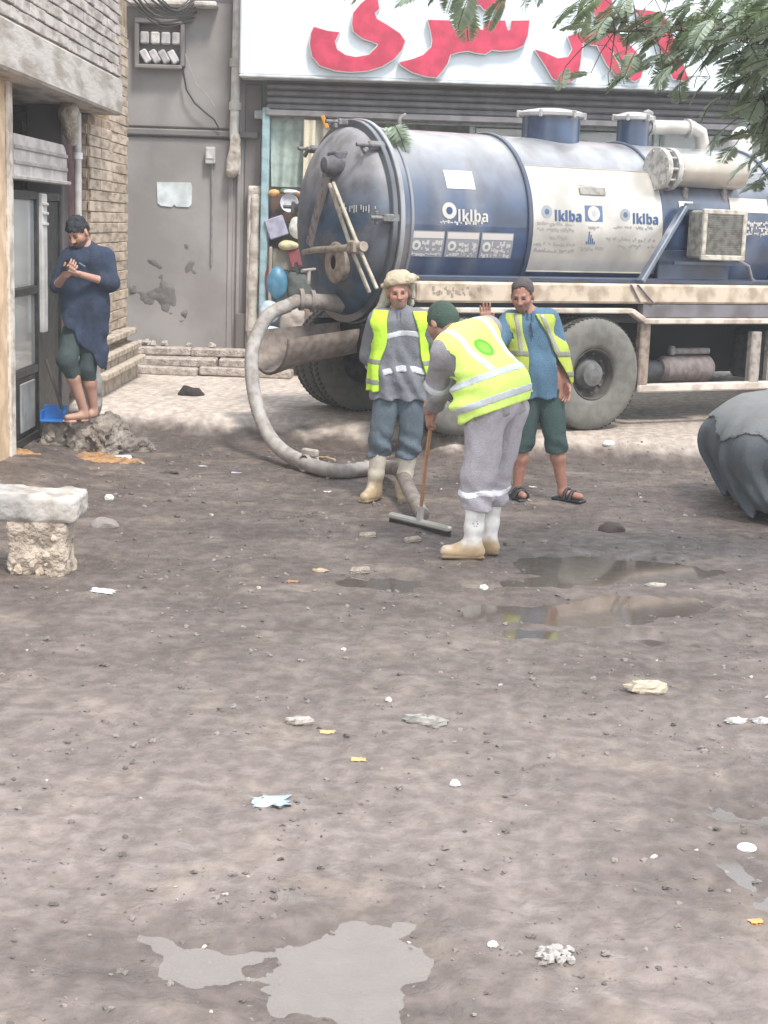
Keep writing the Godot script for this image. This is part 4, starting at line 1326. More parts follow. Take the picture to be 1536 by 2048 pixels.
	for a in [-0.45, 0.46]:
		emblem(panel, a + 0.06, 0.175, 0.06, Color(0.28, 0.3, 0.33), Color(0.08, 0.12, 0.2), 0.891)
		skin_text_at("lklba", a + 0.14, 0.135, 0.1, 0.0, inkb, panel, ink, 0.893)
	g = Geo.new()
	g.col = Color(0.1, 0.15, 0.27)
	skin_patch(g, 0.045, 0.25, 0.09, 0.26, 0.8905, 3, 3)
	part("blue_square", g, ink, panel)
	emblem(panel, 0.147, 0.175, 0.07, Color(0.6, 0.56, 0.5), Color(0.4, 0.4, 0.42), 0.893)
	g = Geo.new()
	g.col = Color(0.3, 0.29, 0.28)
	for q in [[-0.5, -0.08, 0.05], [-0.5, -0.08, -0.01], [-0.36, -0.15, -0.09], [-0.52, -0.05, -0.16], [-0.52, -0.05, -0.23], [0.06, 0.24, 0.03], [0.38, 0.85, 0.04], [0.3, 0.9, -0.09], [0.45, 0.92, -0.16], [0.0, 0.28, -0.2]]:
		skin_print(g, q[0], q[1], q[2], 0.035, 0.8905)
	part("fine_print", g, ink, panel).set_meta("kind", "stuff")
	g = Geo.new()
	g.col = inkb
	for k in 5: skin_patch(g, 0.07 + 0.022 * k, 0.085 + 0.022 * k, -0.15, -0.12 + 0.035 * ((k * 3) % 4), 0.8905, 1, 1)
	part("small_mark", g, ink, panel)
	# white sticker, logo and three plates on the blue skin
	g = Geo.new()
	g.col = Color(0.72, 0.7, 0.68)
	skin_patch(g, -1.44, -1.14, 0.385, 0.595, 0.874, 4, 4)
	part("white_sticker", g, ink, tank)
	var pale := Color(0.5, 0.48, 0.46)
	emblem(tank, -1.44, 0.15, 0.075, pale, blue, 0.8745)
	skin_text_at("lklba", -1.36, 0.1, 0.105, 0.0, pale, tank, ink)
	g = Geo.new()
	g.col = pale
	skin_print(g, -1.54, -1.07, 0.035, 0.035, 0.8745)
	part("fine_print", g, ink, tank).set_meta("kind", "stuff")
	for k in 3:
		var a := -1.83 + 0.37 * k
		g = Geo.new()
		g.col = Color(0.24, 0.25, 0.28)
		skin_patch(g, a, a + 0.35, -0.33, -0.06, 0.8735, 4, 4)
		part("number_plate", g, ink, tank)
		g = Geo.new()
		g.col = Color(0.52, 0.49, 0.47)
		skin_patch(g, a + 0.01, a + 0.34, -0.135, -0.07, 0.8755, 4, 2)
		part("plate_header", g, ink, tank)
		g = Geo.new()
		g.col = Color(0.52, 0.49, 0.47)
		skin_print(g, a + 0.12, a + 0.33, -0.19, 0.05, 0.8755)
		skin_print(g, a + 0.12, a + 0.33, -0.25, 0.04, 0.8755)
		skin_print(g, a + 0.02, a + 0.33, -0.3, 0.035, 0.8755)
		part("plate_print", g, ink, tank).set_meta("kind", "stuff")
		emblem(tank, a + 0.065, -0.21, 0.045, Color(0.55, 0.53, 0.5), Color(0.2, 0.22, 0.26), 0.8765)
	# manholes, elbow pipe and relief valve on top
	for q in [[0.21, 0.295, 2.62, 2.95], [1.22, 0.17, 2.62, 2.98]]:
		g = Geo.new()
		g.col = Color(0.05, 0.085, 0.17)
		var t := Transform3D(Basis(), Vector3(q[0], 0, TW))
		g.lathe([Vector2(q[1] * 0.97, q[2]), Vector2(q[1] * 0.97, q[3])], t, 32)
		var mh := part("manhole", g, navy, tr)
		g = Geo.new()
		g.col = Color(0.62, 0.62, 0.62)
		g.lathe([Vector2(q[1] * 0.97, q[3] - 0.01), Vector2(q[1] + 0.03, q[3]), Vector2(q[1] + 0.035, q[3] + 0.03), Vector2(q[1], q[3] + 0.05), Vector2(q[1] * 0.5, q[3] + 0.075), Vector2(0, q[3] + 0.08)], t, 32)
		part("lid", g, M.steel_sheet, mh)
		g = Geo.new()
		g.col = Color(0.4, 0.4, 0.4)
		for j in 6:
			var e := TAU * j / 6.0 + 0.4
			g.box(Vector3(q[0] + cos(e) * (q[1] + 0.03), q[3] + 0.015, TW + sin(e) * (q[1] + 0.03)), Vector3(0.05, 0.07, 0.03), 0.006, Basis(Vector3.UP, -e))
		part("lid_clamp", g, M.dusty_metal, mh)
	g = Geo.new()
	g.col = Color(0.56, 0.54, 0.5)
	g.tube([Vector3(1.36, 2.92, TW), Vector3(1.75, 2.935, TW), Vector3(1.98, 2.945, TW), Vector3(2.1, 2.9, TW), Vector3(2.14, 2.78, TW), Vector3(2.15, 2.66, TW)], 0.075, 14)
	part("elbow_pipe", g, M.steel_sheet, tr)
	g = Geo.new()
	g.col = Color(0.5, 0.5, 0.5)
	for a in [1.42, 1.92]: g.lathe([Vector2(0.07, -0.02), Vector2(0.1, -0.02), Vector2(0.1, 0.02), Vector2(0.07, 0.02)], Transform3D(Basis(Vector3(0, 0, 1), PI / 2), Vector3(a, 2.935, TW)), 18)
	part("pipe_flange", g, M.dusty_metal, tr)
	g = Geo.new()
	g.col = Color(0.35, 0.35, 0.36)
	g.lathe([Vector2(0.03, 2.95), Vector2(0.03, 3.02), Vector2(0.055, 3.03), Vector2(0.055, 3.07), Vector2(0.0, 3.1)], Transform3D(Basis(), Vector3(1.4, 0, TW)), 14)
	part("relief_valve", g, M.dusty_metal, tr)
	g = Geo.new()
	g.col = Color(0.3, 0.3, 0.3)
	g.tube([Vector3(-1.5, 2.7, TW), Vector3(-1.5, 2.84, TW), Vector3(-1.44, 2.87, TW)], 0.018, 8)
	part("vent_stub", g, M.dusty_metal, tr)
	g = Geo.new()
	g.col = Color(0.78, 0.77, 0.75)
	g.lathe([Vector2(0.0, 2.68), Vector2(0.12, 2.68), Vector2(0.13, 2.84), Vector2(0.1, 2.94), Vector2(0.05, 2.99), Vector2(0.0, 3.0)], Transform3D(Basis(), Vector3(2.66, 0, TW)), 20)
	part("white_stand_in", g, M.plastic, tr)  # made-up white cap standing in for an unidentified bright patch
	# filter cylinder slung on the shoulder of the tank
	var fw := -0.45
	g = Geo.new()
	g.col = Color(0.55, 0.5, 0.44)
	var ft := Transform3D(Basis(Vector3(0, 0, 1), -PI / 2), Vector3(0.0, 2.47, fw))
	g.lathe([Vector2(0.0, 1.1), Vector2(0.13, 1.11), Vector2(0.155, 1.14), Vector2(0.16, 1.2), Vector2(0.16, 1.9), Vector2(0.155, 1.96), Vector2(0.13, 1.99), Vector2(0.0, 2.0)], ft, 28)
	var fil := part("filter_drum", g, M.steel_sheet, tr)
	g = Geo.new()
	g.col = Color(0.5, 0.49, 0.47)
	for a in [0.94, 1.07]: g.lathe([Vector2(0.0, a - 0.03), Vector2(0.2, a - 0.03), Vector2(0.205, a), Vector2(0.2, a + 0.025), Vector2(0.0, a + 0.025)], ft, 28)
	for j in 10:
		var e := TAU * j / 10.0
		g.tube([Vector3(0.9, 2.47 + 0.175 * sin(e), fw + 0.175 * cos(e)), Vector3(1.12, 2.47 + 0.175 * sin(e), fw + 0.175 * cos(e))], 0.014, 6)
	part("drum_flange", g, M.dusty_metal, fil)
	g = Geo.new()
	g.col = Color(0.3, 0.29, 0.28)
	for a in [1.3, 1.8]:
		g = Geo.new()
		g.col = Color(0.3, 0.29, 0.28)
		g.box(Vector3(a, 2.3, fw - 0.05), Vector3(0.06, 0.3, 0.12), 0.01)
		part("drum_bracket", g, M.dusty_metal, fil)
	g = Geo.new()
	g.col = Color(0.55, 0.5, 0.44)
	skin_patch(g, 1.85, 2.35, 0.26, 0.43, 0.876, 4, 4)
	part("tan_plate", g, ink, tank)
	g = Geo.new()
	g.col = Color(0.66, 0.66, 0.62)
	skin_patch(g, 1.2, 1.38, 0.27, 0.36, 0.876, 3, 3)
	part("white_sticker", g, ink, tank)
	g = Geo.new()
	g.col = Color(0.48, 0.44, 0.4)
	for e in [0.14, 0.08, 0.02]: skin_print(g, 2.0, 2.46, e, 0.045, 0.876)
	part("fine_print", g, ink, tank).set_meta("kind", "stuff")
	# finned oil cooler box on a braced bracket
	g = Geo.new()
	g.col = Color(0.36, 0.35, 0.31)
	g.box(Vector3(1.52, 1.86, -0.22), Vector3(0.53, 0.46, 0.24), 0.02)
	var cool := part("cooler_box", g, M.dusty_metal, tr)
	g = Geo.new()
	g.col = Color(0.52, 0.49, 0.43)
	for y in [-0.22, 0.22]: g.box(Vector3(1.52, 1.86 + y, -0.1), Vector3(0.55, 0.05, 0.04), 0.008)
	for x in [-0.25, 0.25]: g.box(Vector3(1.52 + x, 1.86, -0.1), Vector3(0.05, 0.4, 0.04), 0.008)
	part("cooler_frame", g, M.dusty_metal, cool)
	g = Geo.new()
	g.col = Color(0.2, 0.195, 0.18)
	for k in 18: g.box(Vector3(1.52, 1.685 + 0.0205 * k, -0.098), Vector3(0.46, 0.007, 0.02))
	part("cooler_fins", g, M.dusty_metal, cool)
	g = Geo.new()
	g.col = Color(0.1, 0.13, 0.19)
	g.bar(Vector3(1.18, 2.12, -0.3), Vector3(0.58, 1.39, -0.16), 0.05, 0.09, 0.01, Vector3(0, 0, 1))
	g.bar(Vector3(1.18, 2.12, -0.3), Vector3(1.5, 2.12, -0.34), 0.05, 0.07, 0.01)
	part("diagonal_brace", g, navy, tr)
	g = Geo.new()
	g.col = Color(0.03, 0.05, 0.1)
	g.box(Vector3(1.4, 1.55, -0.38), Vector3(0.9, 0.3, 0.03), 0.008)
	g.bar(Vector3(1.0, 1.58, -0.2), Vector3(1.9, 1.58, -0.2), 0.03, 0.03)
	part("bracket_plate", g, navy, tr)
	g = Geo.new()
	g.col = Color(0.2, 0.2, 0.22)
	g.tube([Vector3(1.8, 1.62, -0.2), Vector3(1.95, 1.56, -0.2), Vector3(2.02, 1.44, -0.22), Vector3(2.1, 1.4, -0.24)], 0.02, 8)
	part("oil_hose", g, M.plastic, tr)
	# body: tan side board, pale lower rails, chassis
	g = Geo.new()
	g.col = Color(0.56, 0.47, 0.37)
	g.box(Vector3(1.55, 1.283, -0.2), Vector3(6.9, 0.185, 0.2), 0.02)
	var board := part("side_board", g, cream, tr)
	g = Geo.new()
	g.col = Color(0.3, 0.25, 0.2)
	for k in 26: g.box(Vector3(-1.75 + 0.02 * k + rng.randf_range(-0.01, 0.01), 1.29 + rng.randf_range(-0.04, 0.04), -0.0985), Vector3(rng.randf_range(0.008, 0.03), rng.randf_range(0.01, 0.05), 0.004))
	part("faded_writing", g, ink, board)
	g = Geo.new()
	g.col = Color(0.3, 0.28, 0.3)
	for q in [[0.42, 0.12], [0.5, 0.2]]: g.bar(Vector3(q[0], 1.37, -0.098), Vector3(q[0] + q[1], 1.2, -0.098), 0.006, 0.05, 0.0, Vector3(0, 0, 1))
	part("scuff_mark", g, ink, board)
	g = Geo.new()
	g.col = Color(0.03, 0.045, 0.085)
	g.box(Vector3(1.55, 1.4, -0.9), Vector3(6.9, 0.05, 1.4), 0.01)
	g.box(Vector3(1.6, 1.15, -1.25), Vector3(6.8, 0.4, 1.2), 0.02)
	part("saddle", g, navy, tr)
	g = Geo.new()
	g.col = Color(0.16, 0.15, 0.17)
	g.box(Vector3(2.8, 1.12, -0.16), Vector3(4.4, 0.13, 0.1), 0.01)
	part("blue_strip", g, navy, tr)
	g = Geo.new()
	g.col = Color(0.6, 0.54, 0.47)
	g.box(Vector3(-0.72, 1.122, -0.13), Vector3(2.36, 0.05, 0.1), 0.01)
	g.bar(Vector3(0.455, 1.122, -0.13), Vector3(0.62, 1.03, -0.13), 0.1, 0.05, 0.008)
	g.box(Vector3(2.8, 1.025, -0.12), Vector3(4.4, 0.055, 0.1), 0.01)
	part("lower_rail", g, cream, tr)
	g = Geo.new()
	g.col = Color(0.3, 0.24, 0.2)
	g.box(Vector3(0.66, 0.7, -0.16), Vector3(0.12, 0.66, 0.08), 0.012)
	part("guard_post", g, M.dusty_metal, tr)
	for q in [[2.07, 0.13, -0.16], [2.3, 0.05, -0.2]]:
		g = Geo.new()
		g.col = Color(0.34, 0.31, 0.29)
		g.box(Vector3(q[0], 0.64, q[2]), Vector3(q[1], 0.56, 0.08), 0.012)
		part("guard_post", g, M.dusty_metal, tr)
	g = Geo.new()
	g.col = Color(0.62, 0.56, 0.5)
	g.box(Vector3(1.75, 0.375, -0.15), Vector3(2.3, 0.085, 0.07), 0.015)
	part("guard_rail", g, cream, tr)
	g = Geo.new()
	g.col = Color(0.025, 0.027, 0.03)
	for w in [-0.8, -1.7]: g.box(Vector3(1.5, 0.82, w), Vector3(7.2, 0.26, 0.09), 0.01)
	for a in [-1.9, -0.7, 0.8, 2.2]: g.box(Vector3(a, 0.82, -1.25), Vector3(0.12, 0.2, 0.85), 0.01)
	part("chassis", g, M.dark, tr)
	g = Geo.new()
	g.col = Color(0.02, 0.024, 0.028)
	g.box(Vector3(1.45, 0.72, -0.62), Vector3(1.5, 0.5, 0.05), 0.02)
	part("inner_guard", g, M.dark, tr)
	for a in [0.0, -1.45]:
		g = Geo.new()
		g.col = Color(0.05, 0.05, 0.05)
		g.tube([Vector3(a, 0.53, -0.15), Vector3(a, 0.53, -2.35)], 0.09, 12)
		g.lathe([Vector2(0, -0.2), Vector2(0.16, -0.15), Vector2(0.22, 0.0), Vector2(0.16, 0.15), Vector2(0, 0.2)], Transform3D(Basis(Vector3(1, 0, 0), PI / 2), Vector3(a, 0.53, -1.25)), 16)
		part("axle", g, M.dusty_metal, tr)
		wheel(tr, a, -0.02); wheel(tr, a, -0.36, true); wheel(tr, a, -1.87, true); wheel(tr, a, -2.21, true)
	g = Geo.new()
	g.col = Color(0.2, 0.17, 0.17)
	g.lathe([Vector2(0.0, -0.33), Vector2(0.09, -0.32), Vector2(0.125, -0.28), Vector2(0.125, 0.28), Vector2(0.09, 0.32), Vector2(0.0, 0.33)], Transform3D(Basis(Vector3(0, 0, 1), PI / 2), Vector3(1.36, 0.54, -0.36)), 24)
	part("air_tank", g, M.dusty_metal, tr)
	g = Geo.new()
	g.col = Color(0.22, 0.21, 0.2)
	g.box(Vector3(1.4, 0.71, -0.36), Vector3(0.5, 0.06, 0.08), 0.012)
	g.lathe([Vector2(0.0, -0.03), Vector2(0.05, -0.03), Vector2(0.05, 0.03), Vector2(0, 0.035)], Transform3D(Basis(Vector3(1, 0, 0), PI / 2), Vector3(0.86, 0.8, -0.5)), 12)
	g.box(Vector3(1.16, 0.72, -0.33), Vector3(0.06, 0.09, 0.06), 0.012)
	part("tank_strap", g, M.dusty_metal, tr)
	g = Geo.new()
	g.col = Color(0.06, 0.07, 0.08)
	g.lathe([Vector2(0.0, -0.1), Vector2(0.1, -0.1), Vector2(0.11, 0.1), Vector2(0.0, 0.1)], Transform3D(Basis(Vector3(0, 0, 1), PI / 2), Vector3(0.95, 0.52, -0.4)), 16)
	part("air_canister", g, M.dusty_metal, tr)
	g = Geo.new()
	g.col = Color(0.06, 0.07, 0.08)
	g.box(Vector3(2.7, 0.66, -0.5), Vector3(0.9, 0.5, 0.5), 0.05)
	part("fuel_tank", g, M.dusty_metal, tr)
	# cab ahead, out of the picture but part of the truck
	g = Geo.new()
	g.col = Color(0.06, 0.09, 0.17)
	g.box(Vector3(6.4, 1.75, -1.25), Vector3(2.0, 2.3, 2.4), 0.12)
	part("cab", g, navy, tr)
	g = Geo.new()
	g.col = Color(0.04, 0.05, 0.06)
	g.box(Vector3(6.5, 2.2, -0.04), Vector3(0.9, 0.7, 0.03), 0.01)
	part("cab_window", g, M.plastic, tr)
	wheel(tr, 6.2, -0.03); wheel(tr, 6.2, -2.2, true)

func skin_text_at(text: String, a: float, e: float, h: float, shear: float, col: Color, parent: Node3D, m: Material, rad := 0.876) -> void:
	skin_text(text, a, e, h, shear, col, parent, "logo_text", m, rad)

func emblem(parent: Node3D, a: float, e: float, r: float, col: Color, inner: Color, rad: float) -> void:
	for k in 2:
		var g := Geo.new()
		g.col = col if k == 0 else inner
		var ro := r if k == 0 else r * 0.45
		for j in 20:
			var p := []
			for q in [[0.0, 0.0], [ro, TAU * j / 20.0], [ro, TAU * (j + 1) / 20.0]]:
				var y: float = e + q[0] * sin(q[1]) / rad
				var R := rad + 0.0015 * k
				p.append(Vector3(a + q[0] * cos(q[1]), TU + R * sin(y), TW + R * cos(y)))
			g.flat(p[0], p[1], p[2], Vector3(0, sin(e), cos(e)))
		part("emblem" if k == 0 else "emblem_centre", g, M.print_ink, parent)

# faded white letters on the dome
func skin_text_rear(cap: Node3D) -> void:
	var g := Geo.new()
	g.col = Color(0.45, 0.44, 0.43)
	for k in 16:
		var w := -0.86 + 0.026 * k
		if k % 5 == 4: continue
		var y := 1.99 + rng.randf_range(-0.02, 0.02)
		var q := sqrt(maxf(0.0, 1.0 - (pow(w - TW, 2) + pow(y - TU, 2)) / (0.86 * 0.86)))
		g.box(Vector3(-2.034 - 0.3 * q, y, w), Vector3(0.008, rng.randf_range(0.02, 0.07), 0.016), 0.0, Basis(Vector3(0, 1, 0), -0.5 * (w - TW)))
	part("faded_writing", g, M.print_ink if M.has("print_ink") else M.plain, cap)

const SKIN := Color(0.36, 0.195, 0.14)

# head in its own frame: +z looks ahead, +y up, origin between the ears
func add_head(g: Geo, xf: Transform3D, beard: float, brow: Color, tone := SKIN, moustache := 0.0) -> void:
	var s := Sdf.new()
	s.ell(Vector3(0, 0.035, -0.015), Vector3(0.077, 0.092, 0.097), Basis(), 0.03)
	s.ell(Vector3(0, -0.03, 0.02), Vector3(0.064, 0.085, 0.072), Basis(), 0.03)
	s.ell(Vector3(0, -0.082, 0.045), Vector3(0.04, 0.034, 0.04), Basis(), 0.03)
	s.cap(Vector3(-0.03, 0.024, 0.076), Vector3(0.03, 0.024, 0.076), 0.012, 0.012, 0.015)
	s.cap(Vector3(-0.045, -0.02, 0.06), Vector3(-0.04, -0.025, 0.062), 0.018, 0.018, 0.03)
	s.cap(Vector3(0.045, -0.02, 0.06), Vector3(0.04, -0.025, 0.062), 0.018, 0.018, 0.03)
	s.cap(Vector3(0, 0.018, 0.086), Vector3(0, -0.026, 0.109), 0.009, 0.013, 0.012)
	s.cap(Vector3(-0.012, -0.03, 0.096), Vector3(0.012, -0.03, 0.096), 0.009, 0.009, 0.01)
	s.cap(Vector3(-0.02, -0.054, 0.084), Vector3(0.02, -0.054, 0.084), 0.0085, 0.0085, 0.01)
	s.cap(Vector3(-0.016, -0.066, 0.081), Vector3(0.016, -0.066, 0.081), 0.009, 0.009, 0.01)
	for x in [-1.0, 1.0]:
		s.ell(Vector3(0.079 * x, -0.008, -0.008), Vector3(0.013, 0.032, 0.02), Basis(Vector3.UP, 0.4 * x), 0.01)
		s.sub(Vector3(0.032 * x, 0.004, 0.096), Vector3(0.034 * x, 0.004, 0.1), 0.017)
	s.sub(Vector3(-0.018, -0.06, 0.098), Vector3(0.018, -0.06, 0.098), 0.005)
	s.cap(Vector3(0, -0.07, -0.02), Vector3(0, -0.19, -0.035), 0.056, 0.06, 0.03)
	s.tint = func(p: Vector3) -> Color:
		var c := tone
		var n := nz.get_noise_3d(p.x * 30, p.y * 30, p.z * 30)
		c = c * (1.0 + 0.12 * n)
		if p.z > 0.05 and absf(p.x) > 0.012 and absf(p.x) < 0.05 and p.y > 0.018 and p.y < 0.032: c = c.lerp(brow, 0.75)
		if p.z > 0.06 and absf(absf(p.x) - 0.032) < 0.015 and absf(p.y - 0.003) < 0.006: c = Color(0.06, 0.04, 0.035)
		if p.z > 0.07 and absf(p.x) < 0.024 and absf(p.y + 0.06) < 0.011: c = c.lerp(Color(0.33, 0.12, 0.1), 0.6)
		var b := smoothstep(-0.035, -0.06, p.y) * smoothstep(-0.02, 0.02, p.z) * (1.0 if p.y > -0.13 else 0.0)
		if absf(p.x) < 0.024 and absf(p.y + 0.06) < 0.009: b *= 0.2
		c = c.lerp(brow, b * beard)
		if moustache > 0.0 and p.z > 0.07 and absf(p.x) < 0.03 and p.y < -0.036 and p.y > -0.052: c = c.lerp(brow, moustache)
		c.a = 1.0
		return c
	s.into(g, 0.0048, xf)
	# eyeballs
	var e := Sdf.new()
	for x in [-1.0, 1.0]: e.ell(Vector3(0.032 * x, 0.003, 0.072), Vector3(0.013, 0.011, 0.012), Basis(), 0.001)
	e.tint = func(p: Vector3) -> Color: return Color(0.03, 0.02, 0.015) if absf(absf(p.x) - 0.032) < 0.006 else Color(0.45, 0.4, 0.36)
	e.into(g, 0.005, xf)

func add_hand(g: Geo, wrist: Vector3, dir: Vector3, palm: Vector3, thumb: Vector3, curl: float, tone := SKIN) -> void:
	var s := Sdf.new()
	dir = dir.normalized()
	palm = (palm - dir * palm.dot(dir)).normalized()
	var sd := palm.cross(dir).normalized()
	if sd.dot(thumb) < 0.0: sd = -sd
	for i in 4: s.cap(wrist + sd * (0.016 - 0.011 * i), wrist + dir * 0.088 + sd * (0.031 - 0.021 * i), 0.019, 0.0135, 0.014)
	for i in 4:
		var at := wrist + dir * 0.088 + sd * (0.031 - 0.021 * i)
		var l: float = [0.072, 0.08, 0.074, 0.058][i]
		var a := 0.12 * curl
		for k in 3:
			a += curl * [0.5, 0.8, 0.6][k] * (1.0 + 0.08 * i)
			var d := dir * cos(a) + palm * sin(a) + sd * (0.1 - 0.066 * i) * (1.0 - curl * 0.5)
			var q: Vector3 = at + d.normalized() * l * [0.45, 0.3, 0.25][k]
			s.cap(at, q, 0.0098 - 0.0008 * k, 0.009 - 0.0008 * k, 0.004)
			at = q
	var t0 := wrist + dir * 0.025 + sd * 0.022
	var t1 := t0 + (dir * 0.65 + sd * 0.6 + palm * 0.35).normalized() * 0.042
	var t2 := t1 + (dir * 0.9 + sd * 0.3 + palm * (0.2 + 0.7 * curl)).normalized() * 0.032
	s.cap(t0, t1, 0.015, 0.0115, 0.012)
	s.cap(t1, t2, 0.0108, 0.0092, 0.005)
	s.tint = func(p: Vector3) -> Color:
		var c := tone * (1.0 + 0.1 * nz.get_noise_3d(p.x * 30, p.y * 30, p.z * 30))
		c.a = 1.0
		return c
	s.into(g, 0.0045)

func look(fwd: Vector3, tilt := 0.0) -> Basis:
	var z := fwd.normalized()
	var x := Vector3.UP.cross(z).normalized()
	var b := Basis(x, z.cross(x), z)
	return b.rotated(z, tilt)

# the torso that skin, shirt and vest share; side is the shoulder direction
func torso(s: Sdf, J: Dictionary, r := 1.0, k := 0.07) -> void:
	var side: Vector3 = (J.sr - J.sl)
	var mid: Vector3 = (J.sl + J.sr) * 0.5
	var hs: Vector3 = (J.hipr - J.hipl).normalized() * 0.095
	for q in [-1.0, 1.0]:
		s.cap(mid + side * 0.26 * q - Vector3(0, 0.06, 0), J.pelvis + hs * q * 0.8 + Vector3(0, 0.12, 0), 0.108 * r, 0.104 * r, k)
		s.cap(J.pelvis + hs * q * 0.8 + Vector3(0, 0.12, 0), J.pelvis + hs * q - Vector3(0, 0.02, 0), 0.104 * r, 0.112 * r, k)
	s.cap(J.sl + side * 0.12, J.sr - side * 0.12, 0.07 * r, 0.07 * r, k)
	s.cap(J.sl + side * 0.25, J.neck, 0.058, 0.055, 0.05)
	s.cap(J.sr - side * 0.25, J.neck, 0.058, 0.055, 0.05)

func person(label: String, at: Vector3) -> Node3D:
	return thing("person", label, "person", at)

func skin_body(g: Geo, J: Dictionary, tone := SKIN) -> void:
	var s := Sdf.new()
	torso(s, J, 0.9)
	s.chain([J.neck - Vector3(0, 0.02, 0), J.head - (J.head - J.neck) * 0.35], [0.055, 0.052])
	for q in ["l", "r"]:
		s.chain([J["s" + q], J["e" + q], J["h" + q]], [0.05, 0.04, 0.027])
		s.chain([J["hip" + q], J["k" + q], J["k" + q].lerp(J["a" + q], 0.35), J["a" + q]], [0.085, 0.052, 0.055, 0.036])
		s.chain([J["a" + q] + Vector3(0, -0.04, 0), J["t" + q] + Vector3(0, 0.028, 0)], [0.038, 0.026])
	s.planes.append([Vector3(0, -1, 0), -0.004])
	s.tint = func(p: Vector3) -> Color:
		var c := tone * (1.0 + 0.12 * nz.get_noise_3d(p.x * 8, p.y * 8, p.z * 8))
		c.a = 1.0
		return c
	s.into(g, 0.013)

func cloth_sdf(amp: float, col: Color, ns := Vector3(1.2, 0.7, 1.2)) -> Sdf:
	var s := Sdf.new()
	s.noise = nf; s.amp = amp; s.nscale = ns
	s.tint = func(p: Vector3) -> Color:
		var c := col * (1.0 + 0.14 * nz.get_noise_3d(p.x * 6 + 9.0, p.y * 6, p.z * 6))
		c.a = 1.0
		return c
	return s

# rubber boot with mud that has dried on it from the sole up
func boot(parent: Node3D, top: Vector3, ankle: Vector3, toe: Vector3, col: Color, mud: Color, reach: float) -> void:
	var s := Sdf.new()
	s.noise = nf; s.amp = 0.004; s.nscale = Vector3.ONE
	var heel := ankle - (toe - ankle) * 0.22
	heel.y = 0.045
	s.chain([top, top.lerp(ankle, 0.6), Vector3(ankle.x, maxf(ankle.y, 0.1), ankle.z)], [0.068, 0.057, 0.052], 0.03)
	s.chain([heel, Vector3(ankle.x, 0.05, ankle.z), Vector3(toe.x, 0.04, toe.z)], [0.046, 0.05, 0.042], 0.03)
	s.cap(Vector3(ankle.x, 0.1, ankle.z), Vector3(ankle.x, 0.1, ankle.z).lerp(toe, 0.5), 0.045, 0.03, 0.04)
	s.planes.append([Vector3(0, -1, 0), -0.002])
	s.planes.append([(top - ankle).normalized(), (top - ankle).normalized().dot(top)])
	s.tint = func(p: Vector3) -> Color:
		var n := nz.get_noise_3d(p.x * 9, p.y * 9, p.z * 9)
		var c := col.lerp(mud, smoothstep(reach * 1.4, reach * 0.4, p.y + n * reach * 0.8))
		c.a = 1.0
		return c
	var o := solid("boot", s, 0.009, M.plastic, parent)
	var g := Geo.new()
	g.col = mud * 0.55
	var d := (Vector3(toe.x, 0, toe.z) - Vector3(heel.x, 0, heel.z)).normalized()
	g.bar(Vector3(heel.x, 0.012, heel.z) - d * 0.04, Vector3(toe.x, 0.012, toe.z) + d * 0.036, 0.085, 0.022, 0.008)
	part("sole", g, M.plain, o)

func people() -> void:
	mat("hi_vis", Color.WHITE, 0.75, "weave", 0.3)
	mat("reflective", Color.WHITE, 0.35, "weave", 0.2)
	mat("hair", Color.WHITE, 0.8, "weave", 0.1)
	man_in_hat()
	man_bending()
	man_in_polo()
	man_with_phone()

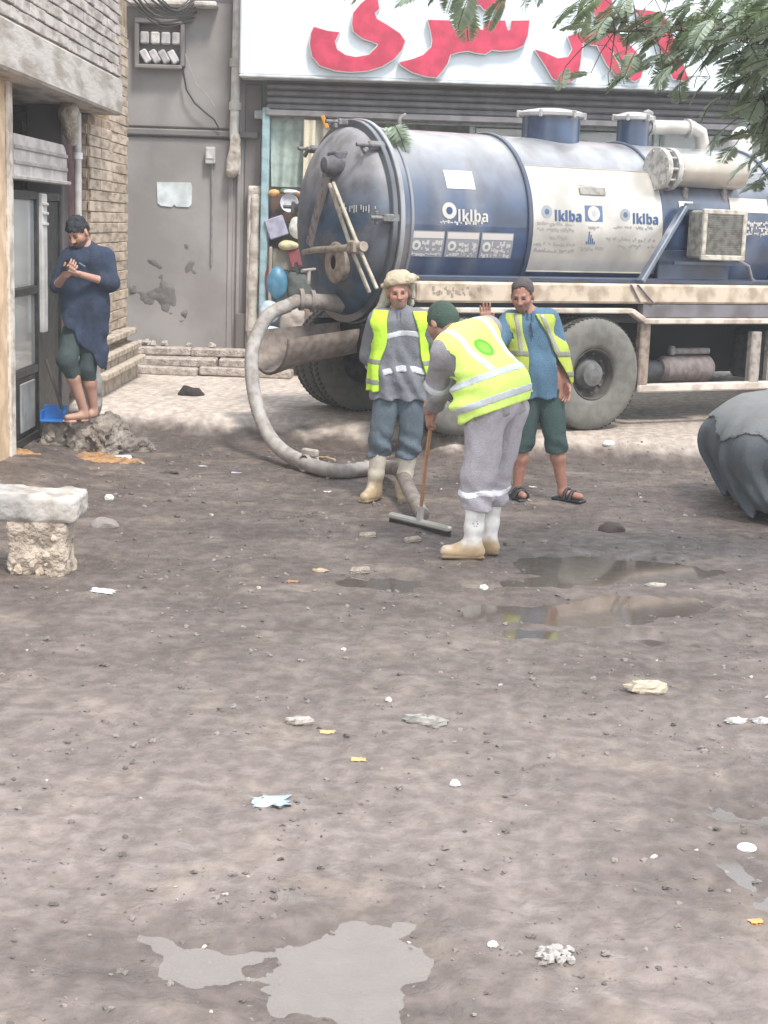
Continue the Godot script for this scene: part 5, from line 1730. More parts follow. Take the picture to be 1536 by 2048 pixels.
func man_in_hat() -> void:
	var J := {"head": Vector3(0.033, 1.565, 0.02), "neck": Vector3(0.043, 1.42, 0.0), "pelvis": Vector3(0.063, 0.82, 0.0), "sl": Vector3(-0.118, 1.36, 0.0), "sr": Vector3(0.222, 1.373, 0.0), "el": Vector3(-0.185, 1.085, -0.08), "hl": Vector3(-0.06, 0.88, -0.2), "er": Vector3(0.32, 1.105, -0.08), "hr": Vector3(0.16, 0.88, -0.2), "hipl": Vector3(-0.022, 0.8, 0.0), "hipr": Vector3(0.15, 0.805, 0.0), "kl": Vector3(-0.065, 0.45, 0.05), "kr": Vector3(0.16, 0.455, 0.03), "al": Vector3(-0.1, 0.09, 0.0), "ar": Vector3(0.118, 0.09, -0.04), "tl": Vector3(-0.165, 0.02, 0.13), "tr": Vector3(0.122, 0.02, 0.11)}
	var p := person("man in beige sun hat, open lime vest and grey work suit, hands behind him", Vector3(0.02, ground_h(0.02, -11.5), -11.5))
	var g := Geo.new()
	skin_body(g, J)
	add_head(g, Transform3D(look(Vector3(0.05, -0.12, 1.0), 0.1), J.head), 0.5, Color(0.2, 0.17, 0.15), Color(0.4, 0.2, 0.15), 0.6)
	add_hand(g, J.hl, Vector3(0.7, -0.6, -0.1), Vector3(0, 0, -1), Vector3(0, 1, 0), 0.6)
	add_hand(g, J.hr, Vector3(-0.7, -0.6, -0.1), Vector3(0, 0, -1), Vector3(0, 1, 0), 0.6)
	part("body", g, M.skin, p)
	var grey := Color(0.175, 0.185, 0.21)
	var jac := func(s: Sdf) -> void:
		torso(s, J, 1.06)
		s.cap(J.pelvis + Vector3(-0.07, 0.1, 0), J.pelvis + Vector3(-0.075, -0.05, 0), 0.118, 0.125, 0.06)
		s.cap(J.pelvis + Vector3(0.07, 0.1, 0), J.pelvis + Vector3(0.075, -0.05, 0), 0.118, 0.125, 0.06)
		s.chain([J.sl, J.el, J.hl], [0.075, 0.062, 0.05], 0.05)
		s.chain([J.sr, J.er, J.hr], [0.075, 0.062, 0.05], 0.05)
		s.planes.append([Vector3(0, -1, 0), -0.775])
	var s := cloth_sdf(0.016, grey)
	jac.call(s)
	# open collar and button placket
	s.mod = func(q: Vector3, d: float) -> float:
		var v := maxf(q.y - 1.385 - absf(q.x - 0.043) * 0.9, -q.z)
		var fold := 0.01 * sin((q.x * 1.3 + q.y * 0.6) * 38.0 + 4.0 * nz.get_noise_3d(q.x * 4, q.y * 4, q.z)) * smoothstep(1.3, 0.9, q.y)
		return d + fold
	var jo := solid("work_jacket", s, 0.011, M.cloth, p)
	for q in [[1.255, 0.022, Vector2(-0.1, 0.2)], [0.995, 0.024, Vector2(-0.2, 0.32)]]:
		s = cloth_sdf(0.016, Color(0.5, 0.52, 0.55))
		jac.call(s)
		s.off = 0.004
		s.mod = func(w: Vector3, d: float) -> float:
			var y: float = q[0] + 0.02 * sin(w.x * 14.0)
			return maxf(d, maxf(absf(w.y - y) - q[1], maxf(q[2].x - w.x, w.x - q[2].y)))
		solid("reflective_stripe", s, 0.009, M.reflective, jo)
	g = Geo.new()
	g.col = grey * 0.9
	for q in [-1.0, 1.0]:
		g.sheet(func(a, b): return Vector3(0.043 + q * (0.012 + 0.06 * a), 1.44 - 0.075 * b - 0.01 * a, 0.088 - 0.075 * a + 0.02 * b), 6, 6, Vector3(0, 0.3, 1))
	part("collar", g, M.cloth, jo)
	var lime := Color(0.5, 0.8, 0.055)
	var vest := func(w: Sdf, off: float) -> void:
		torso(w, J, 1.1, 0.08)
		w.cap(J.pelvis + Vector3(-0.09, 0.2, 0), J.pelvis + Vector3(-0.1, -0.0, 0), 0.122, 0.122, 0.06)
		w.cap(J.pelvis + Vector3(0.09, 0.2, 0), J.pelvis + Vector3(0.105, -0.0, 0), 0.122, 0.122, 0.06)
		w.off = off
		w.planes.append([Vector3(0, -1, 0), -0.835])
		w.planes.append([Vector3(0, 1, 0), 1.435])
		w.mod = func(q: Vector3, d: float) -> float:
			var t := (q.y - 0.85) / 0.5
			var xl := lerpf(-0.1, -0.035, t) + 0.012 * sin(q.y * 17.0)
			var xr := lerpf(0.285, 0.165, t) + 0.01 * sin(q.y * 15.0 + 1.0)
			d = maxf(d, minf(minf(q.x - xl, xr - q.x), q.z + 0.02))
			d = maxf(d, minf(0.09 - Vector2(q.x - 0.043, q.z + 0.02).length(), q.y - 1.36))
			for o in [J.sl + Vector3(-0.045, -0.08, 0), J.sr + Vector3(0.045, -0.08, 0)]:
				d = maxf(d, 0.095 - Vector2(q.y - o.y, (q.z - o.z) * 1.1).length() if absf(q.x - o.x) < 0.07 else -1.0)
			return d + 0.006 * sin((q.x + q.z) * 40.0 + q.y * 6.0) * smoothstep(1.3, 0.9, q.y)
	s = cloth_sdf(0.012, lime)
	vest.call(s, 0.016)
	var vo := solid("hi_vis_vest", s, 0.01, M.hi_vis, p)
	for y in [1.055, 0.905]:
		s = cloth_sdf(0.012, Color(0.24, 0.245, 0.23))  # stripe grey darkened, shade on the vest put into the colour
		vest.call(s, 0.02)
		var base: Callable = s.mod
		s.mod = func(q: Vector3, d: float) -> float: return maxf(base.call(q, d), absf(q.y - y) - 0.022)
		solid("reflective_stripe", s, 0.009, M.reflective, vo)
	s = cloth_sdf(0.014, Color(0.1, 0.13, 0.16))
	s.cap(J.pelvis + Vector3(-0.06, 0.05, 0), J.pelvis + Vector3(0.06, 0.05, 0), 0.12, 0.12)
	for q in ["l", "r"]:
		s.chain([J["hip" + q], J["k" + q], J["k" + q].lerp(J["a" + q], 0.4)], [0.11, 0.084, 0.086], 0.012)
	s.planes.append([Vector3(0, -1, 0), -0.335])
	s.mod = func(q: Vector3, d: float) -> float: return d + 0.011 * sin(q.y * 46.0 + q.x * 20.0 + 5.0 * nz.get_noise_3d(q.x * 4, q.y * 3, q.z * 4)) * smoothstep(0.62, 0.42, q.y)
	solid("trousers", s, 0.011, M.cloth, p)
	for q in ["l", "r"]:
		boot(p, J["k" + q].lerp(J["a" + q], 0.22), J["a" + q], J["t" + q], Color(0.6, 0.56, 0.48), Color(0.43, 0.33, 0.21), 0.14)
	# sun hat with a cloth hanging over the neck
	var tan := Color(0.47, 0.4, 0.29)
	s = cloth_sdf(0.026, tan, Vector3.ONE * 1.4)
	var hb := look(Vector3(0.05, -0.05, 1.0), 0.12)
	var hc: Vector3 = J.head + Vector3(0.0, 0.075, -0.01)
	s.ell(hc + Vector3(0, 0.012, 0), Vector3(0.108, 0.085, 0.115), hb, 0.03)
	s.cap(hc + hb * Vector3(-0.07, 0.02, 0.08), hc + hb * Vector3(0.075, 0.03, 0.075), 0.026, 0.03, 0.04)
	s.cap(hc + hb * Vector3(0.07, 0.03, 0.07), hc + hb * Vector3(0.115, 0.025, 0.02), 0.034, 0.028, 0.03)
	s.cap(hc + hb * Vector3(-0.07, 0.0, 0.06), hc + hb * Vector3(-0.12, -0.01, 0.0), 0.028, 0.02, 0.03)
	s.planes.append([hb * Vector3(0, -1, 0.25), (hb * Vector3(0, -1, 0.25)).dot(hc) + 0.035])
	var hat := solid("sun_hat", s, 0.008, M.cloth, p)
	s = cloth_sdf(0.014, Color(0.42, 0.41, 0.34), Vector3(1.4, 0.6, 1.4))
	for q in [-1.0, 1.0]:
		s.cap(hc + hb * Vector3(0.095 * q, -0.01, -0.02), hc + hb * Vector3(0.1 * q, -0.12, -0.03), 0.022, 0.022, 0.03)
		s.cap(hc + hb * Vector3(0.06 * q, -0.01, -0.09), hc + hb * Vector3(0.08 * q, -0.17, -0.1), 0.03, 0.03, 0.05)
	s.cap(hc + hb * Vector3(-0.1, -0.08, -0.04), hc + hb * Vector3(-0.15, -0.19, -0.05), 0.035, 0.024, 0.05)
	s.cap(hc + hb * Vector3(-0.15, -0.19, -0.05), hc + hb * Vector3(-0.2, -0.2, -0.05), 0.024, 0.012, 0.04)
	s.cap(hc + hb * Vector3(0, -0.02, -0.11), hc + hb * Vector3(0, -0.17, -0.12), 0.03, 0.03, 0.05)
	solid("neck_flap", s, 0.009, M.cloth, hat)

func man_bending() -> void:
	var J := {"head": Vector3(-0.235, 1.445, -0.29), "neck": Vector3(-0.137, 1.392, -0.16), "pelvis": Vector3(0.132, 0.985, 0.03), "sl": Vector3(-0.223, 1.29, 0.0), "sr": Vector3(0.06, 1.425, -0.22), "el": Vector3(-0.25, 1.05, -0.16), "hl": Vector3(-0.262, 0.86, -0.36), "er": Vector3(-0.1, 1.14, -0.42), "hr": Vector3(-0.245, 0.95, -0.40), "hipl": Vector3(0.066, 0.94, 0.08), "hipr": Vector3(0.185, 0.94, -0.08), "kl": Vector3(0.02, 0.54, 0.05), "kr": Vector3(0.13, 0.545, -0.11), "al": Vector3(0.005, 0.1, 0.02), "ar": Vector3(0.112, 0.1, -0.13), "tl": Vector3(-0.155, 0.02, 0.03), "tr": Vector3(-0.03, 0.02, -0.15)}
	var p := person("bending man seen from behind in a bright lime vest and white boots, holding the squeegee", Vector3(0.56, ground_h(0.56, -9.5), -9.5))
	var g := Geo.new()
	skin_body(g, J)
	var fwd := Vector3(-0.62, -0.5, -0.6)
	add_head(g, Transform3D(look(fwd, 0.1), J.head), 0.4, Color(0.05, 0.04, 0.035))
	var stick := Vector3(-0.04, -0.55, -0.32).normalized()
	add_hand(g, J.hl, Vector3(-0.3, -0.5, -0.5), Vector3(0.9, -0.1, -0.3), Vector3(0.2, -0.4, 0.6), 0.95)
	add_hand(g, J.hr, Vector3(-0.5, -0.3, 0.3), Vector3(0.1, -0.5, 0.6), Vector3(0.2, 0.6, 0.2), 0.95)
	part("body", g, M.skin, p)
	var n := Vector3(-0.36, 0.92, -0.14).normalized()
	var hem := n.dot(J.pelvis) - 0.035
	var side: Vector3 = (J.sr - J.sl).normalized()
	var ctr: Vector3 = (J.sl + J.sr) * 0.5
	var grey := Color(0.31, 0.295, 0.31)
	var s := cloth_sdf(0.014, grey)
	torso(s, J, 1.0)
	s.chain([J.sl, J.el, J.el.lerp(J.hl, 0.7)], [0.08, 0.068, 0.056], 0.06)
	s.chain([J.sr, J.er, J.er.lerp(J.hr, 0.75)], [0.085, 0.072, 0.058], 0.06)
	s.planes.append([-n, -(hem - 0.06)])
	s.mod = func(q: Vector3, d: float) -> float: return d + 0.012 * sin(q.y * 40.0 - q.z * 22.0 + 4.0 * nz.get_noise_3d(q.x * 4, q.y * 4, q.z * 4)) * smoothstep(1.28, 1.1, q.y)
	var jo := solid("work_jacket", s, 0.011, M.cloth, p)
	s = cloth_sdf(0.014, Color(0.5, 0.51, 0.53))
	s.chain([J.sl, J.el, J.el.lerp(J.hl, 0.7)], [0.08, 0.068, 0.056], 0.06)
	s.off = 0.005
	var ax: Vector3 = (J.el - J.sl).normalized()
	s.planes.append([ax, ax.dot(J.el) - 0.0])
	s.planes.append([-ax, -(ax.dot(J.el) - 0.036)])
	solid("sleeve_stripe", s, 0.009, M.reflective, jo)
	var vest := func(w: Sdf, off: float) -> void:
		torso(w, J, 1.1, 0.08)
		w.cap(J.pelvis + Vector3(-0.09, 0.08, 0.03), J.pelvis + Vector3(-0.16, 0.0, 0.02), 0.13, 0.13, 0.07)
		w.off = off
		w.planes.append([-n, -hem])
		w.planes.append([(J.head - J.neck).normalized(), (J.head - J.neck).normalized().dot(J.neck) + 0.005])
		w.mod = func(q: Vector3, d: float) -> float:
			# armholes
			for o in [J.sl]:
				var a := o as Vector3
				var lq: Vector3 = q - a - Vector3(0, -0.055, 0) + (J.pelvis - ctr).normalized() * -0.02
				var along: float = lq.dot(side) * (1.0 if a == J.sr else -1.0)
				var rad: float = (lq - side * lq.dot(side)).length()
				d = maxf(d, 0.115 - rad + minf(0.0, along + 0.03) * 0.8)
			var crease := 0.018 * sin(n.dot(q) * 62.0 + q.x * 16.0) * smoothstep(0.02, -0.2, q.x - 0.03) * smoothstep(1.24, 1.1, q.y)
			return d + crease
	s = cloth_sdf(0.012, Color(0.72, 0.96, 0.2))
	vest.call(s, 0.016)
	var vo := solid("hi_vis_vest", s, 0.0095, M.hi_vis, p)
	for q in [0.07, 0.215]:
		s = cloth_sdf(0.012, Color(0.56, 0.6, 0.62))
		vest.call(s, 0.02)
		var b0: Callable = s.mod
		s.mod = func(w: Vector3, d: float) -> float: return maxf(b0.call(w, d), absf(n.dot(w) - hem - q) - 0.023)
		solid("reflective_stripe", s, 0.009, M.reflective, vo)
	for q in [-0.115, 0.125]:
		s = cloth_sdf(0.012, Color(0.56, 0.6, 0.62))
		vest.call(s, 0.0195)
		var b0: Callable = s.mod
		s.mod = func(w: Vector3, d: float) -> float: return maxf(b0.call(w, d), maxf(absf((w - ctr).dot(side) - q) - 0.024, hem + 0.235 - n.dot(w)))
		solid("shoulder_stripe", s, 0.009, M.reflective, vo)
	# round green emblem on the back
	var view := Vector3(0.05, 0.35, 1.0).normalized()
	var ec := Vector3(0.02, 1.318, 0.0)
	for k in 2:
		s = cloth_sdf(0.012, [Color(0.12, 0.5, 0.03), Color(0.25, 0.72, 0.06)][k])
		vest.call(s, 0.0195 + 0.002 * k)
		var b0: Callable = s.mod
		s.mod = func(w: Vector3, d: float) -> float:
			var l := w - ec
			l -= view * l.dot(view)
			var e: float = Vector2(l.dot(Vector3(0.8, -0.6, 0)) * 0.8, l.dot(Vector3(0.6, 0.8, 0)) * 1.25).length() - [0.058, 0.04][k]
			if k == 0: e = maxf(e, -1.0)
			return maxf(b0.call(w, d), maxf(e, -(w - ec).dot(view) - 0.1))
		solid("emblem" if k == 0 else "emblem_centre", s, 0.007, M.hi_vis, vo)
	var lilac := Color(0.4, 0.37, 0.405)
	s = cloth_sdf(0.016, lilac)
	s.cap(J.hipl + Vector3(0.01, 0.05, 0), J.hipr + Vector3(-0.01, 0.05, 0), 0.125, 0.12, 0.06)
	s.cap(J.pelvis + Vector3(0, 0.06, 0), J.pelvis, 0.14, 0.14, 0.06)
	var legs := func(w: Sdf) -> void:
		for q in ["l", "r"]: w.chain([J["hip" + q], J["k" + q], J["k" + q].lerp(J["a" + q], 0.56)], [0.132, 0.108, 0.098], 0.035)
	legs.call(s)
	s.planes.append([Vector3(0, -1, 0), -0.315])
	s.mod = func(q: Vector3, d: float) -> float: return d + 0.009 * sin(q.y * 52.0 + q.x * 30.0 + 6.0 * nz.get_noise_3d(q.x * 4, q.y * 3, q.z * 4)) * smoothstep(0.56, 0.36, q.y) + 0.013 * sin((q.x - q.y * 0.4) * 30.0 + 4.0 * nz.get_noise_3d(q.x * 3, q.y * 2, q.z * 3)) * smoothstep(0.5, 0.8, q.y)
	var to := solid("trousers", s, 0.011, M.cloth, p)
	s = cloth_sdf(0.016, Color(0.78, 0.78, 0.8))
	legs.call(s)
	s.off = 0.005
	s.mod = func(q: Vector3, d: float) -> float:
		return maxf(d + 0.009 * sin(q.y * 52.0 + q.x * 30.0 + 6.0 * nz.get_noise_3d(q.x * 4, q.y * 3, q.z * 4)) * smoothstep(0.56, 0.36, q.y), absf(q.y - 0.425 - 0.012 * sin(q.x * 30.0)) - 0.02)
	solid("cuff_stripe", s, 0.009, M.reflective, to)
	for q in ["l", "r"]:
		boot(p, J["k" + q].lerp(J["a" + q], 0.42), J["a" + q], J["t" + q], Color(0.78, 0.77, 0.75), Color(0.46, 0.33, 0.2), 0.1)
	g = Geo.new()
	g.col = Color(0.15, 0.18, 0.32)
	for k in 6: g.box(Vector3(0.012 + 0.014 * cos(k * 1.05), 0.235 + 0.018 * sin(k * 1.05), 0.089), Vector3(0.012, 0.008, 0.006), 0.002, Basis(Vector3(0, 0, 1), k * 1.05 + 1.57))
	part("boot_badge", g, M.plain, p)
	# knitted cap
	s = cloth_sdf(0.006, Color(0.045, 0.075, 0.06), Vector3.ONE * 2.0)
	var hb := look(fwd, 0.1)
	s.ell(J.head + hb * Vector3(0, 0.036, -0.018), Vector3(0.088, 0.103, 0.11), hb, 0.03)
	s.cap(J.head + hb * Vector3(0, 0.0, -0.06), J.head + hb * Vector3(0, -0.06, -0.06), 0.06, 0.05, 0.04)
	s.planes.append([hb * Vector3(0, -0.55, 0.83), (hb * Vector3(0, -0.55, 0.83)).dot(J.head) + 0.035])
	s.planes.append([hb * Vector3(0, -1, 0), (hb * Vector3(0, -1, 0)).dot(J.head) + 0.07])
	solid("cap", s, 0.008, M.cloth, p)

func man_in_polo() -> void:
	var J := {"head": Vector3(-0.211, 1.56, 0.05), "neck": Vector3(-0.150, 1.42, 0.0), "pelvis": Vector3(-0.036, 0.83, 0.0), "sl": Vector3(-0.305, 1.355, 0.0), "sr": Vector3(0.005, 1.39, -0.03), "el": Vector3(-0.415, 1.16, 0.13), "hl": Vector3(-0.485, 1.345, 0.24), "er": Vector3(0.11, 1.13, -0.05), "hr": Vector3(0.15, 0.925, 0.05), "hipl": Vector3(-0.12, 0.8, 0.0), "hipr": Vector3(0.04, 0.8, 0.0), "kl": Vector3(-0.155, 0.45, 0.05), "kr": Vector3(0.095, 0.47, 0.05), "al": Vector3(-0.173, 0.09, 0.0), "ar": Vector3(0.175, 0.095, 0.0), "tl": Vector3(-0.135, 0.02, 0.15), "tr": Vector3(0.305, 0.02, 0.1)}
	var p := person("dark haired man in blue polo and open yellow vest raising one hand", Vector3(1.2, ground_h(1.2, -11.75), -11.75))
	var g := Geo.new()
	var tone := Color(0.37, 0.185, 0.135)
	skin_body(g, J, tone)
	var fwd := Vector3(-0.32, -0.35, 1.0)
	add_head(g, Transform3D(look(fwd, 0.05), J.head), 0.45, Color(0.16, 0.13, 0.12), tone, 0.7)
	add_hand(g, J.hl, Vector3(-0.12, 1.0, 0.05), Vector3(0.1, 0.0, 1.0), Vector3(1, 0.2, 0), 0.12, tone)
	add_hand(g, J.hr, Vector3(0.1, -1.0, 0.15), Vector3(-0.6, 0.0, 0.6), Vector3(-0.4, 0, 1), 0.45, tone)
	part("body", g, M.skin, p)
	var blue := Color(0.085, 0.165, 0.25)
	var s := cloth_sdf(0.01, blue)
	torso(s, J, 1.06)
	s.cap(J.pelvis + Vector3(-0.07, 0.2, 0.01), J.pelvis + Vector3(-0.07, -0.02, 0.01), 0.12, 0.125, 0.06)
	s.cap(J.pelvis + Vector3(0.07, 0.2, 0.01), J.pelvis + Vector3(0.07, -0.02, 0.01), 0.12, 0.125, 0.06)
	s.cap(J.sl, J.sl.lerp(J.el, 0.82), 0.078, 0.075, 0.05)
	s.cap(J.sr, J.sr.lerp(J.er, 0.8), 0.078, 0.072, 0.05)
	s.planes.append([Vector3(0, -1, 0), -0.795])
	s.mod = func(q: Vector3, d: float) -> float:
		for o in [["sl", "el", 0.85], ["sr", "er", 0.85]]:
			var a: Vector3 = J[o[0]]; var b: Vector3 = J[o[1]]
			var dr := (b - a).normalized()
			var out := (q - a).dot((J.sl - J.sr).normalized()) if o[0] == "sl" else (q - a).dot((J.sr - J.sl).normalized())
			if out > 0.015: d = maxf(d, (q - a).dot(dr) - a.distance_to(b) * o[2])
		return d + 0.009 * sin((q.x * 1.2 + q.y * 0.4) * 32.0 + 3.0 * nz.get_noise_3d(q.x * 4, q.y * 3, q.z)) * smoothstep(1.25, 0.85, q.y)
	var so := solid("polo_shirt", s, 0.0105, M.cloth, p)
	g = Geo.new()
	g.col = blue * 0.9
	for q in [-1.0, 1.0]:
		g.sheet(func(a, b): return Vector3(-0.15 + q * (0.015 + 0.06 * a), 1.45 - 0.07 * b, 0.085 - 0.07 * a + 0.02 * b), 6, 6, Vector3(0, 0.3, 1))
	part("collar", g, M.cloth, so)
	g = Geo.new()
	g.col = blue * 0.45
	g.box(Vector3(-0.135, 1.31, 0.112), Vector3(0.012, 0.11, 0.012), 0.003, Basis(Vector3(0, 0, 1), 0.2))
	part("placket", g, M.cloth, so)
	var yel := Color(0.38, 0.45, 0.07)
	var vest := func(w: Sdf, off: float) -> void:
		torso(w, J, 1.09, 0.08)
		w.cap(J.pelvis + Vector3(-0.1, 0.26, 0.02), J.pelvis + Vector3(-0.11, 0.02, 0.03), 0.135, 0.14, 0.07)
		w.cap(J.pelvis + Vector3(0.08, 0.3, -0.02), J.pelvis + Vector3(0.13, 0.02, -0.02), 0.12, 0.11, 0.07)
		w.off = off
		w.planes.append([Vector3(0.25, -1, 0), -0.865])
		w.planes.append([Vector3(0, 1, 0), 1.43])
		w.mod = func(q: Vector3, d: float) -> float:
			var t := (q.y - 0.95) / 0.4
			var xl := lerpf(-0.125, -0.2, t) + 0.01 * sin(q.y * 18.0)
			var xr := lerpf(0.165, -0.06, t) + 0.008 * sin(q.y * 21.0)
			d = maxf(d, minf(minf(q.x - xl, xr - q.x), q.z + 0.03))
			d = maxf(d, minf(0.08 - Vector2(q.x + 0.15, q.z + 0.02).length(), q.y - 1.36))
			for o in [J.sl + Vector3(-0.03, -0.07, 0.02), J.sr + Vector3(0.045, -0.08, 0)]:
				d = maxf(d, 0.1 - Vector2(q.y - o.y, (q.z - o.z) * 1.1).length() if absf(q.x - o.x) < 0.08 else -1.0)
			return d + 0.005 * sin((q.x + q.z) * 38.0 + q.y * 7.0) * smoothstep(1.3, 0.9, q.y)
	s = cloth_sdf(0.01, yel)
	vest.call(s, 0.014)
	var vo := solid("hi_vis_vest", s, 0.0095, M.hi_vis, p)
	for y in [1.135, 0.985]:
		s = cloth_sdf(0.01, Color(0.2, 0.2, 0.15))
		vest.call(s, 0.018)
		var b0: Callable = s.mod
		s.mod = func(q: Vector3, d: float) -> float: return maxf(b0.call(q, d), absf(q.y - y) - 0.022)
		solid("reflective_stripe", s, 0.009, M.reflective, vo)
	for x in [[-0.245, -0.17], [-0.03, 0.17]]:
		s = cloth_sdf(0.01, Color(0.27, 0.27, 0.21))
		vest.call(s, 0.018)
		var b0: Callable = s.mod
		s.mod = func(q: Vector3, d: float) -> float: return maxf(b0.call(q, d), maxf(absf(q.x - lerpf(x[0], x[1], (1.36 - q.y) / 0.4)) - 0.02, maxf(1.14 - q.y, -q.z)))
		solid("shoulder_stripe", s, 0.009, M.reflective, vo)
	s = cloth_sdf(0.01, Color(0.042, 0.075, 0.072))
	s.cap(J.pelvis + Vector3(-0.06, 0.03, 0), J.pelvis + Vector3(0.06, 0.03, 0), 0.12, 0.12)
	for q in ["l", "r"]: s.chain([J["hip" + q], J["k" + q], J["k" + q].lerp(J["a" + q], 0.25)], [0.112, 0.086, 0.08], 0.012)
	s.planes.append([Vector3(0, -1, 0), -0.375])
	s.mod = func(q: Vector3, d: float) -> float: return d + 0.006 * sin(q.y * 44.0 + q.x * 20.0 + 5.0 * nz.get_noise_3d(q.x * 4, q.y * 3, q.z * 4)) * smoothstep(0.6, 0.4, q.y)
	solid("shorts", s, 0.011, M.cloth, p)
	for q in ["l", "r"]:
		g = Geo.new()
		g.col = Color(0.018, 0.02, 0.024)
		var a: Vector3 = J["a" + q]; var t: Vector3 = J["t" + q]
		var d := (Vector3(t.x, 0, t.z) - Vector3(a.x, 0, a.z)).normalized()
		g.bar(Vector3(a.x, 0.012, a.z) - d * 0.07, Vector3(t.x, 0.012, t.z) + d * 0.03, 0.1, 0.024, 0.008)
		var c := Vector3(a.x, 0.0, a.z).lerp(Vector3(t.x, 0, t.z), 0.6)
		var w := d.cross(Vector3.UP)
		var arc := []
		for i in 9: arc.append(c + w * 0.055 * cos(PI * i / 8.0) + Vector3(0, 0.015 + 0.065 * sin(PI * i / 8.0), 0))
		g.tube(arc, 0.016, 8)
		var arc2 := []
		for i in 9: arc2.append(c - d * 0.05 + w * 0.055 * cos(PI * i / 8.0) + Vector3(0, 0.015 + 0.08 * sin(PI * i / 8.0), 0))
		g.tube(arc2, 0.014, 8)
		part("sandal", g, M.plastic, p)
	var hb := look(fwd, 0.05)
	s = cloth_sdf(0.005, Color(0.07, 0.06, 0.058), Vector3.ONE * 3.0)
	s.ell(J.head + hb * Vector3(0, 0.042, -0.018), Vector3(0.085, 0.099, 0.105), hb, 0.02)
	var cut: Vector3 = hb * Vector3(0, -0.42, 0.9)
	s.mod = func(q: Vector3, d: float) -> float: return maxf(d, cut.dot(q - J.head) - 0.018 + 0.025 * nf.get_noise_3d(q.x * 5.0, q.y * 5.0, q.z * 5.0))
	s.planes.append([hb * Vector3(0, -1, 0), (hb * Vector3(0, -1, 0)).dot(J.head) + 0.045])
	solid("hair", s, 0.007, M.hair, p)

